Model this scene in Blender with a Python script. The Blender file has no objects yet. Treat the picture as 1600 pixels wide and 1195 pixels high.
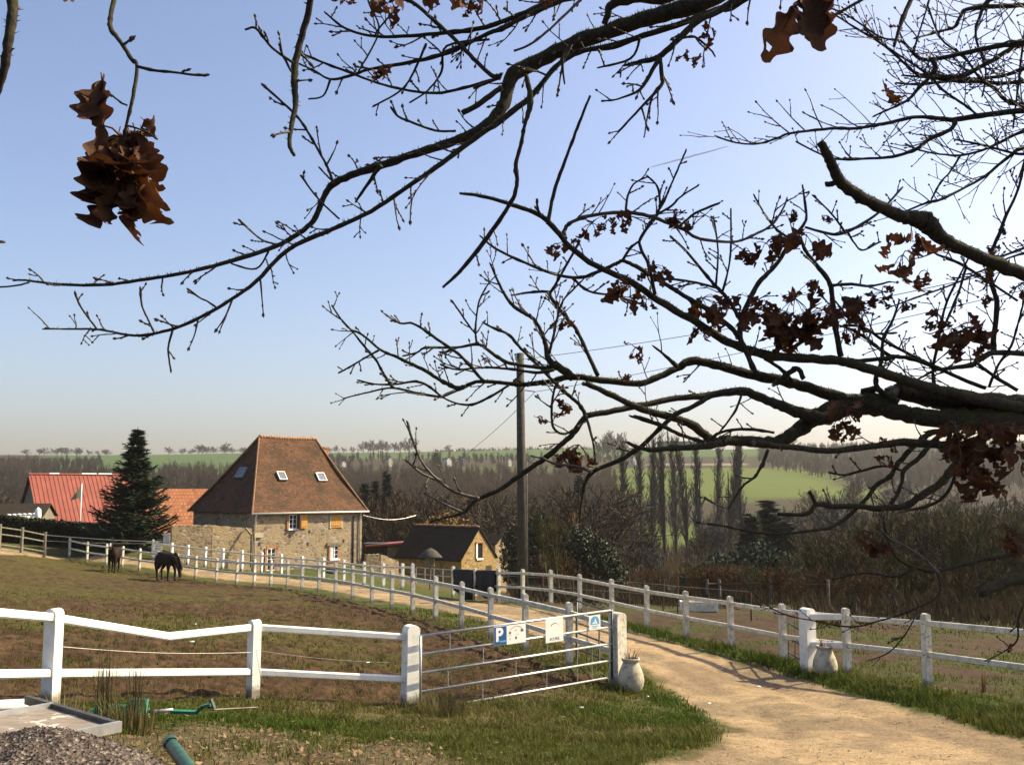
import bpy, math, random
import numpy as np
from mathutils import Vector, Matrix, Quaternion
R = math.radians
random.seed(11)
rng = np.random.default_rng(11)
sc = bpy.context.scene
COL = sc.collection
Z3 = Vector((0, 0, 1))

# ------------------------------------------------------------------ camera
F, HX, HY = 1500.0, 800.0, 597.5
PITCH = math.atan(162.5 / 1500)
CP, SP = math.cos(PITCH), math.sin(PITCH)
cam = bpy.data.cameras.new('camera')
cam.sensor_width = 36; cam.lens = 36 * F / 1600
cam.clip_start = 0.05; cam.clip_end = 20000
camo = bpy.data.objects.new('camera', cam); COL.objects.link(camo)
camo.rotation_euler = (math.pi / 2 + PITCH, 0, 0)
sc.camera = camo

def ray(px, py):
    cx = (px - HX) / F; cy = -(py - HY) / F
    return Vector((cx, CP - cy * SP, SP + cy * CP))
def at(px, py, Y):
    d = ray(px, py); return d * (Y / d.y)
def proj(p):
    f = p[1] * CP + p[2] * SP; u = -p[1] * SP + p[2] * CP
    return HX + F * p[0] / f, HY - F * u / f
def on_plane(px, py, p0, n):
    d = ray(px, py); return d * (Vector(p0).dot(n) / d.dot(n))
def bisect(fn, a, b, it=50):
    fa = fn(a)
    for _ in range(it):
        m = (a + b) / 2; fm = fn(m)
        if (fm > 0) == (fa > 0): a, fa = m, fm
        else: b = m
    return (a + b) / 2

# ------------------------------------------------------------------ object helpers
def tag(o, label=None, cat=None, group=None, kind=None):
    if label: o['label'] = label
    if cat: o['category'] = cat
    if group: o['group'] = group
    if kind: o['kind'] = kind
    return o
def empty(name, loc=(0, 0, 0), rz=0, label=None, cat=None, group=None):
    o = bpy.data.objects.new(name, None); COL.objects.link(o)
    o.empty_display_size = .2
    o.location = loc; o.rotation_euler = (0, 0, rz)
    return tag(o, label, cat, group)
def dup(o, parent=None):
    c = o.copy(); COL.objects.link(c); c.parent = parent
    for ch in list(o.children): dup(ch, c)
    return c

class MB:
    def __init__(s): s.v = []; s.f = []; s.m = []; s.cur = 0
    def add(s, vs, fs):
        b = len(s.v); s.v.extend([tuple(v) for v in vs])
        for f in fs: s.f.append(tuple(i + b for i in f)); s.m.append(s.cur)
    def box(s, c, size, M=None):
        x, y, z = [d / 2 for d in size]
        vs = [Vector(p) for p in ((-x,-y,-z),(x,-y,-z),(x,y,-z),(-x,y,-z),(-x,-y,z),(x,-y,z),(x,y,z),(-x,y,z))]
        c = Vector(c)
        if M is not None: vs = [M @ v for v in vs]
        s.add([v + c for v in vs], [(3,2,1,0),(4,5,6,7),(0,1,5,4),(1,2,6,5),(2,3,7,6),(3,0,4,7)])
    def bar(s, p0, p1, w, h, up=None, ch=0.0):
        p0 = Vector(p0); p1 = Vector(p1); d = (p1 - p0).normalized(); up = up or Z3
        sx = d.cross(up)
        if sx.length < 1e-4: sx = Vector((1, 0, 0))
        sx.normalize(); uz = sx.cross(d).normalized()
        if ch:
            a, b = w / 2, h / 2; c = ch
            pr = [(-a+c,-b),(a-c,-b),(a,-b+c),(a,b-c),(a-c,b),(-a+c,b),(-a,b-c),(-a,-b+c)]
        else: pr = [(-w/2,-h/2),(w/2,-h/2),(w/2,h/2),(-w/2,h/2)]
        n = len(pr); vs = [p0 + sx*x + uz*y for x, y in pr] + [p1 + sx*x + uz*y for x, y in pr]
        fs = [(i, (i+1) % n, n + (i+1) % n, n + i) for i in range(n)]
        fs += [tuple(range(n))[::-1], tuple(range(n, 2*n))]
        s.add(vs, [f[::-1] for f in fs])
    def tube(s, pts, rad, n=6, cap=True):
        pts = [Vector(p) for p in pts]; k = len(pts)
        if isinstance(rad, (int, float)): rad = [rad] * k
        vs = []; nrm = None
        for i, p in enumerate(pts):
            t = pts[min(i+1, k-1)] - pts[max(i-1, 0)]
            if t.length < 1e-9: t = Vector((0, 0, 1))
            t.normalize()
            if nrm is None:
                nrm = t.cross(Vector((0.3, 0.2, 1)))
                if nrm.length < 1e-3: nrm = t.cross(Vector((1, 0, 0)))
            nrm = nrm - t * nrm.dot(t)
            if nrm.length < 1e-6: nrm = t.cross(Vector((1, 0.3, 0)))
            nrm.normalize(); b = t.cross(nrm)
            for j in range(n):
                a = 2 * math.pi * j / n
                vs.append(p + (nrm * math.cos(a) + b * math.sin(a)) * rad[i])
        fs = [(i*n+j, i*n+(j+1) % n, (i+1)*n+(j+1) % n, (i+1)*n+j) for i in range(k-1) for j in range(n)]
        if cap: fs += [tuple(range(n))[::-1], tuple(range((k-1)*n, k*n))]
        s.add(vs, fs)
    def lathe(s, prof, c, n=20, jit=0):
        c = Vector(c); vs = []; k = len(prof)
        for r, z in prof:
            for j in range(n):
                a = 2 * math.pi * j / n; rr = r * (1 + jit * math.sin(a * 2 + z * 5))
                vs.append(c + Vector((rr * math.cos(a), rr * math.sin(a), z)))
        fs = [(i*n+j, i*n+(j+1) % n, (i+1)*n+(j+1) % n, (i+1)*n+j) for i in range(k-1) for j in range(n)]
        fs += [tuple(range(n))[::-1], tuple(range((k-1)*n, k*n))]
        s.add(vs, fs)
    def prism(s, poly, ext):      # poly: 3D points in a plane, ext: vector
        n = len(poly); poly = [Vector(p) for p in poly]; ext = Vector(ext)
        vs = poly + [p + ext for p in poly]
        s.add(vs, [tuple(range(n))[::-1], tuple(range(n, 2*n))] + [(i, (i+1) % n, n + (i+1) % n, n + i) for i in range(n)])
    def tri(s, a, b, c): s.add([a, b, c], [(0, 1, 2)])
    def blob(s, c, r, n=8, m=5, jit=.15):
        c = Vector(c); vs = [c + Vector((0, 0, -r[2]))]
        for i in range(1, m):
            ph = -math.pi/2 + math.pi * i / m
            for j in range(n):
                a = 2*math.pi*j/n; k = 1 + random.uniform(-jit, jit)
                vs.append(c + Vector((r[0]*math.cos(ph)*math.cos(a)*k, r[1]*math.cos(ph)*math.sin(a)*k, r[2]*math.sin(ph)*k)))
        vs.append(c + Vector((0, 0, r[2])))
        fs = [(0, 1 + (j+1) % n, 1 + j) for j in range(n)]
        for i in range(m-2):
            for j in range(n): fs.append((1+i*n+j, 1+i*n+(j+1) % n, 1+(i+1)*n+(j+1) % n, 1+(i+1)*n+j))
        t = len(vs) - 1; b = 1 + (m-2)*n
        fs += [(b+j, b+(j+1) % n, t) for j in range(n)]
        s.add(vs, fs)
    def mesh(s, name, mats, smooth=False, uv=False, fix=True):
        me = bpy.data.meshes.new(name)
        me.from_pydata(s.v, [], s.f)
        if not isinstance(mats, (list, tuple)): mats = [mats]
        for m in mats: me.materials.append(m)
        if len(mats) > 1: me.polygons.foreach_set('material_index', s.m)
        if smooth: me.polygons.foreach_set('use_smooth', [True] * len(me.polygons))
        if uv:
            l = me.uv_layers.new(name='UVMap')
            for p in me.polygons:
                n = p.normal
                u = Vector((-n.y, n.x, 0))
                if u.length < .05: u = Vector((1, 0, 0))
                u.normalize(); w = n.cross(u)
                for li in p.loop_indices:
                    co = me.vertices[me.loops[li].vertex_index].co
                    l.data[li].uv = (co.dot(u), co.dot(w))
        me.update()
        return me
    def build(s, name, mats, parent=None, smooth=False, uv=False, loc=None):
        o = bpy.data.objects.new(name, s.mesh(name, mats, smooth, uv)); COL.objects.link(o)
        if parent is not None: o.parent = parent
        if loc is not None: o.location = loc
        return o
    def shift(s, d):
        d = Vector(d); s.v = [tuple(Vector(v) - d) for v in s.v]; return s

def np_mesh(name, V, Fc, mat, cols=None, smooth=False):
    V = np.asarray(V, np.float32); Fc = np.asarray(Fc, np.int32); k = Fc.shape[1]
    me = bpy.data.meshes.new(name)
    me.vertices.add(len(V)); me.vertices.foreach_set('co', V.ravel())
    me.loops.add(Fc.size); me.loops.foreach_set('vertex_index', Fc.ravel())
    me.polygons.add(len(Fc)); me.polygons.foreach_set('loop_start', np.arange(0, Fc.size, k, dtype=np.int32))
    if smooth: me.polygons.foreach_set('use_smooth', np.ones(len(Fc), bool))
    me.update(calc_edges=True)
    if cols is not None:
        a = me.color_attributes.new('Col', 'FLOAT_COLOR', 'POINT')
        c4 = np.ones((len(V), 4), np.float32); c4[:, :3] = cols
        a.data.foreach_set('color', c4.ravel())
    me.materials.append(mat)
    o = bpy.data.objects.new(name, me); COL.objects.link(o)
    return o

# ------------------------------------------------------------------ noise
def vnoise(x, y, seed=0):
    r = np.random.default_rng(seed).random((256, 256))
    xi = np.floor(x).astype(int); yi = np.floor(y).astype(int)
    fx = x - xi; fy = y - yi
    fx = fx*fx*(3-2*fx); fy = fy*fy*(3-2*fy)
    a = r[xi & 255, yi & 255]; b = r[(xi+1) & 255, yi & 255]
    c = r[xi & 255, (yi+1) & 255]; d = r[(xi+1) & 255, (yi+1) & 255]
    return (a*(1-fx)+b*fx)*(1-fy) + (c*(1-fx)+d*fx)*fy
def fbm(x, y, s=1.0, o=4, seed=0):
    x = np.asarray(x, float); y = np.asarray(y, float)
    t = 0; a = .5; w = 0
    for i in range(o):
        t = t + a * vnoise(x*s + 17.3*i, y*s - 9.1*i, seed+i); w += a; a *= .5; s *= 2.03
    return t / w
def smooth01(x, a, b):
    t = np.clip((x - a) / (b - a), 0, 1); return t*t*(3-2*t)

# ------------------------------------------------------------------ materials
def newmat(name, rough=.8, spec=.3):
    m = bpy.data.materials.new(name); m.use_nodes = True
    nt = m.node_tree; b = nt.nodes['Principled BSDF']
    b.inputs['Roughness'].default_value = rough
    b.inputs['Specular IOR Level'].default_value = spec
    return m, nt, b
def nd(nt, t, **kw):
    n = nt.nodes.new(t)
    for k, v in kw.items():
        if k in n.inputs: n.inputs[k].default_value = v
        else: setattr(n, k, v)
    return n
def ramp(nt, fac, stops, interp='LINEAR'):
    r = nt.nodes.new('ShaderNodeValToRGB'); r.color_ramp.interpolation = interp
    e = r.color_ramp.elements
    while len(e) < len(stops): e.new(.5)
    for i, (p, c) in enumerate(stops):
        e[i].position = p; e[i].color = (*c, 1) if len(c) == 3 else c
    nt.links.new(fac, r.inputs[0]); return r.outputs[0]
def coord(nt, kind):
    if kind == 'pos': return nt.nodes.new('ShaderNodeNewGeometry').outputs['Position']
    tc = nt.nodes.new('ShaderNodeTexCoord'); return tc.outputs[kind]
def noise(nt, vec, scale, detail=4, rough=.55, dist=0):
    n = nd(nt, 'ShaderNodeTexNoise', Scale=scale, Detail=detail, Roughness=rough, Distortion=dist)
    nt.links.new(vec, n.inputs['Vector']); return n.outputs['Fac']
def mixc(nt, fac, a, b, mode='MIX'):
    n = nt.nodes.new('ShaderNodeMix'); n.data_type = 'RGBA'; n.blend_type = mode
    for i, v in ((0, fac), (6, a), (7, b)):
        if isinstance(v, (int, float)): n.inputs[i].default_value = v
        elif isinstance(v, tuple): n.inputs[i].default_value = (*v, 1)
        else: nt.links.new(v, n.inputs[i])
    return n.outputs[2]
def mth(nt, op, a, b=0.0):
    n = nt.nodes.new('ShaderNodeMath'); n.operation = op
    for i, v in ((0, a), (1, b)):
        if isinstance(v, (int, float)): n.inputs[i].default_value = v
        else: nt.links.new(v, n.inputs[i])
    return n.outputs[0]
def bump(nt, b, h, strength=.4, dist=.02):
    n = nd(nt, 'ShaderNodeBump', Strength=strength, Distance=dist)
    nt.links.new(h, n.inputs['Height']); nt.links.new(n.outputs[0], b.inputs['Normal']); return n
def simple(name, stops, scale=6, rough=.8, bs=.3, bd=.01, kind='pos', spec=.3, metallic=0, detail=5):
    m, nt, b = newmat(name, rough, spec)
    v = coord(nt, kind); n = noise(nt, v, scale, detail)
    nt.links.new(ramp(nt, n, stops), b.inputs['Base Color'])
    b.inputs['Metallic'].default_value = metallic
    if bs: bump(nt, b, noise(nt, v, scale*4, 4), bs, bd)
    return m
def flat(name, c, rough=.6, spec=.3, metallic=0, var=.15, scale=8):
    lo = tuple(x*(1-var) for x in c); hi = tuple(min(1, x*(1+var)) for x in c)
    return simple(name, [(.3, lo), (.7, hi)], scale, rough, .1, .003, 'pos', spec, metallic)

M = {}
def white_paint(name, clean, foot_=True):
    m, nt, b = newmat(name, .62, .35)
    v = coord(nt, 'pos')
    n1 = noise(nt, v, 2.3, 6, .65); n2 = noise(nt, v, 26, 4, .6); n3 = noise(nt, v, 9, 5, .7, .6)
    if clean:
        c = ramp(nt, n1, [(.3, (.64, .62, .56)), (.62, (.80, .78, .72))])
        c = mixc(nt, ramp(nt, n3, [(.56, (0, 0, 0)), (.68, (.55, .55, .55))]), c, (.46, .43, .34))
        c = mixc(nt, ramp(nt, n2, [(.66, (0, 0, 0)), (.72, (.6, .6, .6))]), c, (.25, .22, .16))
    else:
        c = ramp(nt, n1, [(.3, (.46, .42, .32)), (.6, (.70, .65, .53))])
        c = mixc(nt, ramp(nt, n3, [(.5, (0, 0, 0)), (.66, (.8, .8, .8))]), c, (.24, .22, .16))
        c = mixc(nt, ramp(nt, n2, [(.6, (0, 0, 0)), (.68, (.7, .7, .7))]), c, (.12, .11, .08))
    oz = nt.nodes.new('ShaderNodeSeparateXYZ'); nt.links.new(coord(nt, 'Object'), oz.inputs[0])
    foot = 0.0 if not foot_ else ramp(nt, mth(nt, 'ADD', oz.outputs[2], mth(nt, 'MULTIPLY', n3, -.22)), [(.0, (.85, .85, .85)), (.10, (0, 0, 0))])     # mud splashed up the foot
    c = mixc(nt, foot, c, (.15, .115, .07))
    nt.links.new(c, b.inputs['Base Color'])
    bump(nt, b, n2, .25, .006)
    return m
M['white'] = white_paint('white_painted_concrete', True)
M['worn'] = white_paint('worn_white_concrete', False)
M['white_rail'] = white_paint('white_painted_rail', True, False); M['worn_rail'] = white_paint('worn_white_rail', False, False)
M['galv'] = simple('galvanised_steel', [(.3, (.42, .42, .41)), (.7, (.62, .61, .58))], 9, .42, .1, .002, metallic=.75)
M['darksteel'] = simple('dark_steel', [(.3, (.05, .05, .05)), (.7, (.11, .105, .10))], 9, .5, .1, .002, metallic=.5)
M['oldwood'] = simple('grey_weathered_wood', [(.3, (.10, .085, .06)), (.7, (.24, .21, .16))], 7, .85, .5, .01)
M['polewood'] = simple('dark_pole_wood', [(.3, (.035, .03, .024)), (.7, (.075, .065, .05))], 5, .85, .5, .01)
M['glass'], _nt, _b = newmat('window_glass', .08, .6)
_b.inputs['Base Color'].default_value = (.025, .03, .035, 1)
M['skyglass'], _nt, _b = newmat('skylight_glass', .12, .8)
_b.inputs['Base Color'].default_value = (.10, .125, .14, 1); _b.inputs['Metallic'].default_value = .35
M['whitepaint'] = flat('white_gloss_paint', (.78, .77, .74), .4, .4, var=.05)
M['pvc'] = flat('pale_downpipe', (.66, .62, .56), .5, .3, var=.08)
M['wire'] = flat('wire_metal', (.35, .34, .32), .4, .5, .6)
M['cable'] = flat('black_cable', (.03, .03, .03), .6)
M['ochre'] = simple('ochre_wood', [(.3, (.42, .20, .035)), (.7, (.56, .29, .06))], 8, .6, .2, .004)
M['rug'] = simple('black_horse_rug', [(.3, (.010, .010, .012)), (.7, (.022, .021, .023))], 6, .8, .4, .01)
M['green'] = simple('green_machine_paint', [(.35, (.010, .10, .05)), (.7, (.022, .17, .09))], 7, .5, .2, .003)
M['rust'] = simple('rusty_iron', [(.3, (.06, .028, .016)), (.7, (.14, .07, .04))], 14, .8, .3, .004)

def stone(name, tint=(1, 1, 1), sc_=3.2):
    m, nt, b = newmat(name, .92, .15)
    tc = coord(nt, 'UV')
    mp = nt.nodes.new('ShaderNodeMapping'); nt.links.new(tc, mp.inputs[0]); mp.inputs['Scale'].default_value = (1, 1.7, 1)
    wob = nd(nt, 'ShaderNodeTexNoise', Scale=3.0, Detail=2.0); nt.links.new(tc, wob.inputs['Vector'])
    add = nt.nodes.new('ShaderNodeMix'); add.data_type = 'VECTOR'; add.inputs[0].default_value = .06
    nt.links.new(mp.outputs[0], add.inputs[4]); nt.links.new(wob.outputs['Color'], add.inputs[5])
    vo = nd(nt, 'ShaderNodeTexVoronoi', Scale=sc_); nt.links.new(add.outputs[1], vo.inputs['Vector'])
    ve = nd(nt, 'ShaderNodeTexVoronoi', Scale=sc_); ve.feature = 'DISTANCE_TO_EDGE'; nt.links.new(add.outputs[1], ve.inputs['Vector'])
    sep = nt.nodes.new('ShaderNodeSeparateColor'); nt.links.new(vo.outputs['Color'], sep.inputs[0])
    T = lambda c: tuple(x*y for x, y in zip(c, tint))
    c = ramp(nt, sep.outputs[0], [(0, T((.15, .115, .07))), (.25, T((.22, .16, .085))), (.5, T((.32, .24, .13))), (.75, T((.25, .19, .12))), (.92, T((.42, .35, .23))), (1, T((.16, .10, .06)))])
    mort = ramp(nt, ve.outputs['Distance'], [(.02, (1, 1, 1)), (.09, (0, 0, 0))])
    c = mixc(nt, mort, c, T((.36, .27, .14)))
    big = noise(nt, tc, .7, 4)
    rend = ramp(nt, big, [(.50, (0, 0, 0)), (.60, (.85, .85, .85))])       # rendered patches
    c = mixc(nt, rend, c, ramp(nt, noise(nt, tc, 5, 5), [(.3, T((.27, .19, .09))), (.7, T((.40, .30, .15)))]))
    nt.links.new(c, b.inputs['Base Color'])
    bump(nt, b, ve.outputs['Distance'], .6, .05)
    return m
M['stone'] = stone('field_stone_wall', (.90, .92, 1.12))
M['stone2'] = stone('garden_stone_wall', (1.0, 1.0, 1.1), 3.8)
M['goldstone'] = stone('golden_stone', (1.0, .91, .72), 4.5)
M['brick'] = simple('soft_brick', [(.3, (.25, .10, .045)), (.5, (.36, .16, .07)), (.7, (.42, .22, .11))], 9, .9, .4, .01)
M['lime'] = simple('pale_quoin_stone', [(.3, (.34, .28, .18)), (.7, (.50, .43, .30))], 6, .9, .3, .01)

def tiles(name, cols, w, h, mossc, moss_lo, bs=.6):
    m, nt, b = newmat(name, .88, .2)
    uv = coord(nt, 'UV')
    br = nd(nt, 'ShaderNodeTexBrick', Scale=1.0)
    br.inputs['Brick Width'].default_value = w; br.inputs['Row Height'].default_value = h
    br.inputs['Mortar Size'].default_value = .012 if h < .3 else .055; br.inputs['Bias'].default_value = 0
    br.inputs['Color1'].default_value = (0, 0, 0, 1); br.inputs['Color2'].default_value = (1, 1, 1, 1); br.inputs['Mortar'].default_value = (.1, .1, .1, 1)
    nt.links.new(uv, br.inputs['Vector'])
    c = ramp(nt, br.outputs['Color'], cols)
    mid = noise(nt, uv, 1.6, 6, .65); fine = noise(nt, uv, 14, 3)
    c = mixc(nt, ramp(nt, mid, [(.35, (.0, .0, .0)), (.62, (.75, .75, .75))]), c, mixc(nt, fine, cols[0][1], cols[-1][1]))
    c = mixc(nt, ramp(nt, noise(nt, uv, .55, 7, .7), [(moss_lo, (0, 0, 0)), (moss_lo+.16, (.9, .9, .9))]), c, mossc)
    c = mixc(nt, ramp(nt, noise(nt, uv, 7, 4, .7), [(.63, (0, 0, 0)), (.70, (.7, .7, .7))]), c, (.30, .24, .14))
    nt.links.new(c, b.inputs['Base Color'])
    mp = nt.nodes.new('ShaderNodeSeparateXYZ'); nt.links.new(uv, mp.inputs[0])
    saw = mth(nt, 'FRACT', mth(nt, 'DIVIDE', mp.outputs[1], h))
    hgt = mth(nt, 'ADD', mth(nt, 'MULTIPLY', saw, -.6), mth(nt, 'MULTIPLY', fine, .8))
    bump(nt, b, hgt, bs, .03)
    return m
M['oldtile'] = tiles('old_brown_tiles', [(0, (.040, .019, .011)), (.5, (.086, .039, .021)), (1, (.16, .076, .037))], .20, .13, (.040, .026, .014), .46)
M['darktile'] = tiles('dark_mossy_tiles', [(0, (.016, .012, .009)), (.5, (.028, .020, .014)), (1, (.045, .030, .019))], .22, .16, (.018, .017, .009), .52)
M['pantile'] = tiles('orange_pantiles', [(0, (.16, .055, .025)), (.22, (.42, .15, .065)), (1, (.56, .25, .13))], .30, .42, (.42, .17, .08), .6, .9)
M['redmetal'] = simple('red_roof_sheet', [(.3, (.20, .050, .034)), (.7, (.27, .072, .048))], 1.2, .55, .1, .002, spec=.3)
M['ridge'] = simple('ridge_tile_clay', [(.3, (.20, .10, .055)), (.7, (.34, .20, .12))], 5, .9, .3, .01)
# ------------------------------------------------------------------ terrain
B_POSTS = [(890,1041,20.3),(821,1018,22.9),(767,999,25.2),(721,982,27.8),(681,969,29.9),(645,959,31.8),(612,950.5,33.9),(581,943.5,36.1),(551,936,38.3),(524,930,40.4),(498,925,42.6),(472,921.5,44.8),(449,919,46.9),(423,916,48.8),(397,914.5,50),(370,912.5,51.2),(338,909,53.8),(306,904,56.2),(276,899.5,57.6),(246,896,58.8),(218,891,60),(191,886.5,61.5),(166,882,63),(136,877.5,65),(108,875,67)]
C_POSTS = [(1790,1140,13.4),(1648,1112,15.2),(1450,1076,17.7),(1325,1053,19.9),(1225,1035,22.1),(1143,1017,24.4),(1073,1000.5,26.8),(1011,985.5,29.2),(956,970.5,31.6),(906,957,34.1),(861,947.5,36.4),(817,942,38.4),(779,939.5,39.8),(743,936.5,41.3),(708,934,42.8)]
D_POSTS = [(645,922,47),(629,921,48.6),(599,919.5,50.6),(569,915,53),(537,910.5,55.4),(505,906,57),(472,902.5,58.2),(439,899,59.2),(408,896,60),(377.5,892,60.8),(347.6,888.6,61.4),(320,885,62),(293,882,62.6),(268,877,63.4),(239,872,64.6)]
W_POSTS = [(69,868.5,63.5),(33,863.5,61.5),(-2,860,60),(-45,857,58)]
A_POSTS = [(-190,1120,9.6),(78,1103,12.5),(395,1090,15.6),(640,1103,16.6)]
GR = (966,1072,19.3)
GC = (1264,1056,20.8)
ctl = []
for L in (B_POSTS, C_POSTS, D_POSTS, W_POSTS, A_POSTS, [GR, GC]):
    ctl += [tuple(at(*p)) for p in L]
ctl += [tuple(at(*p)) for p in [(800,1195,10.4),(1600,1195,11.2),(0,1195,8.6),(1200,1195,10.8),(400,1195,9.4),
    (0,960,25),(200,950,29),(300,1000,20.5),(450,960,29),(0,1010,17.5),(0,900,42),(250,920,42),
    (205,852,70),(60,853,69),(-60,850,68),(1090,955,36),(1300,945,40),(1600,1005,27),(1600,950,43),(1250,985,29)]]
ctl += [(0,0,-1.7),(-5,1,-1.55),(6,1,-1.75),(-12,5,-1.7),(12,6,-2.3),(0,-8,-1.0),(-14,-8,-1),(14,-8,-1.2),
    (-18.3,68.5,-5.95),(-11,75,-6.2),(-24,74,-5.7),(-22.5,66.5,-5.35),(-30,82,-4.5),(-45,85,-4.5),(-4,78,-8.0),(-9,73,-7.3),(0,60,-6.6),(10,56,-6.6),(20,60,-7.0),(32,56,-6.8),
    (0,92,-10.2),(14,88,-10),(22,116,-12.7),(14,112,-12.5),(30,118,-12.6),(24,128,-12.7),(22,104,-12.4),(40,90,-9.5),(45,120,-12),(-30,120,-10),(-60,120,-8),(-90,110,-6),
    (-100,200,-14),(0,160,-14),(60,160,-14),(0,210,-15),(100,200,-14),(45,200,-15),(-60,300,-13),(0,300,-13),(60,300,-13),(150,300,-12),(-160,300,-12)]
for px, yc in ((-500,714),(0,711),(400,708),(850,702),(1300,699),(1600,693),(2100,688)):
    k = (px - 800) / 1500
    ze = (760 - yc) / 1500
    for D, fr in ((420,-4.8),(500,0.0),(700,13/46*1200*ze),(900,26.7/46*1200*ze),(1050,37/46*1200*ze),(1200,1200*ze),(1500,1200*ze+1),(2600,1200*ze-10),(5200,1200*ze-40)):
        ctl.append((k * D, D, fr))
ctl = np.array(ctl, float)
def warp(x, y):
    yy = np.maximum(y, -8) + 16
    return np.stack([np.asarray(x) / yy * 60, 42 * np.log(yy)], -1)
_W = warp(ctl[:, 0], ctl[:, 1])
def _phi(r2): return np.sqrt(r2 + 9.0)
_d2 = ((_W[:, None] - _W[None]) ** 2).sum(-1)
_n = len(ctl)
_A = np.zeros((_n+3, _n+3)); _A[:_n, :_n] = _phi(_d2) - np.eye(_n) * .10
_Pm = np.c_[np.ones(_n), _W]; _A[:_n, _n:] = _Pm; _A[_n:, :_n] = _Pm.T
_sol = np.linalg.solve(_A, np.r_[ctl[:, 2], 0, 0, 0])
def ground_np(x, y):
    x = np.asarray(x, float).ravel(); y = np.asarray(y, float).ravel()
    out = np.empty(len(x))
    for i in range(0, len(x), 40000):
        w = warp(x[i:i+40000], y[i:i+40000])
        d2 = (w**2).sum(1)[:, None] + (_W**2).sum(1)[None] - 2 * w @ _W.T
        out[i:i+40000] = _phi(np.maximum(d2, 0)) @ _sol[:_n] + _sol[_n] + w @ _sol[_n+1:]
    return out
def gz(x, y): return float(ground_np([x], [y])[0])
def hit(px, py, y0=4.0, y1=1600.0):
    d = ray(px, py); Y = np.geomspace(y0, y1, 260); P = np.array([[d.x/d.y*t, t, d.z/d.y*t] for t in Y])
    g = ground_np(P[:, 0], P[:, 1]); below = np.where(P[:, 2] < g)[0]
    if len(below) == 0: return Vector(P[-1])
    i = below[0]
    if i == 0: return Vector(P[0])
    a, b = Y[i-1], Y[i]
    for _ in range(22):
        m = (a+b)/2
        if d.z/d.y*m < gz(d.x/d.y*m, m): b = m
        else: a = m
    return Vector((d.x/d.y*b, b, d.z/d.y*b))
def gp(px, Y, dz=0):       # ground point under column px at distance Y
    d = ray(px, 800); x = d.x/d.y*Y; return Vector((x, Y, gz(x, Y) + dz))

TRK_L = [(960,1230),(1010,1195),(1110,1165),(1135,1145),(1100,1112),(1055,1085),(1022,1066),(1004,1050),(985,1034),(940,1016),(890,1006),(821,988),(767,975),(721,961),(681,952),(645,945),(612,940),(551,929),(498,920),(449,914),(396,909.5),(338,904),(246,890),(166,878),(108,871),(0,865.5),(-80,862)]
TRK_R = [(-80,855),(0,856),(160,864),(239,875),(293,886),(377,896),(439,902),(505,909),(569,916),(640,926),(708,937.5),(779,944),(820,948),(861,955),(906,965),(956,978),(1011,993),(1073,1010),(1143,1029),(1200,1046),(1260,1064),(1330,1084),(1420,1106),(1520,1135),(1620,1165),(1750,1205)]
PAD = [(-150,1100),(78,1101),(395,1088),(640,1101),(700,1100),(830,1088),(960,1067)] + [(a,b) for a,b,c in B_POSTS] + [(69,868),(0,862),(-150,858)]
def poly_w(P): return np.array([[*hit(px, py)[:2]] for px, py in P])
trk = poly_w(TRK_L + TRK_R[:-1]); trk = np.vstack([trk, [[8.5, 7], [-1, 5]]])
pad = poly_w(PAD)
def pip(P, x, y):
    c = np.zeros(x.shape, bool); n = len(P)
    for i in range(n):
        x0, y0 = P[i]; x1, y1 = P[(i+1) % n]
        if y0 == y1: continue
        t = ((y0 > y) != (y1 > y)) & (x < (x1-x0)*(y-y0)/(y1-y0)+x0)
        c ^= t
    return c
def sdist(P, x, y, closed=True):          # >0 inside
    d = np.full(x.shape, 1e9); n = len(P)
    for i in range(n if closed else n-1):
        a = P[i]; b = P[(i+1) % n]; ab = b-a; L = max((ab**2).sum(), 1e-9)
        t = np.clip(((x-a[0])*ab[0]+(y-a[1])*ab[1])/L, 0, 1)
        d = np.minimum(d, np.hypot(x-a[0]-t*ab[0], y-a[1]-t*ab[1]))
    return np.where(pip(P, x, y), d, -d) if closed else d
C_line = np.array([[*at(*p)[:2]] for p in C_POSTS]); B_line = np.array([[*at(*p)[:2]] for p in B_POSTS])

def zones(x, y):
    """material masks of the ground at points (near part)"""
    near = y < 115
    st = np.full(x.shape, -50.0); sp = np.full(x.shape, -50.0); dC = np.full(x.shape, 50.0); dB = np.full(x.shape, 50.0)
    st[near] = sdist(trk, x[near], y[near]); sp[near] = sdist(pad, x[near], y[near])
    dC[near] = sdist(C_line, x[near], y[near], False); dB[near] = sdist(B_line, x[near], y[near], False)
    n1 = fbm(x, y, .9, 4, 3); n2 = fbm(x, y, .25, 4, 9)
    track = smooth01(st + (n1-.5)*1.1, -.12, .25)
    paddock = smooth01(sp + (n1-.5)*.5, -.1, .2)
    return st, sp, dC, dB, track, paddock, n1, n2

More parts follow.
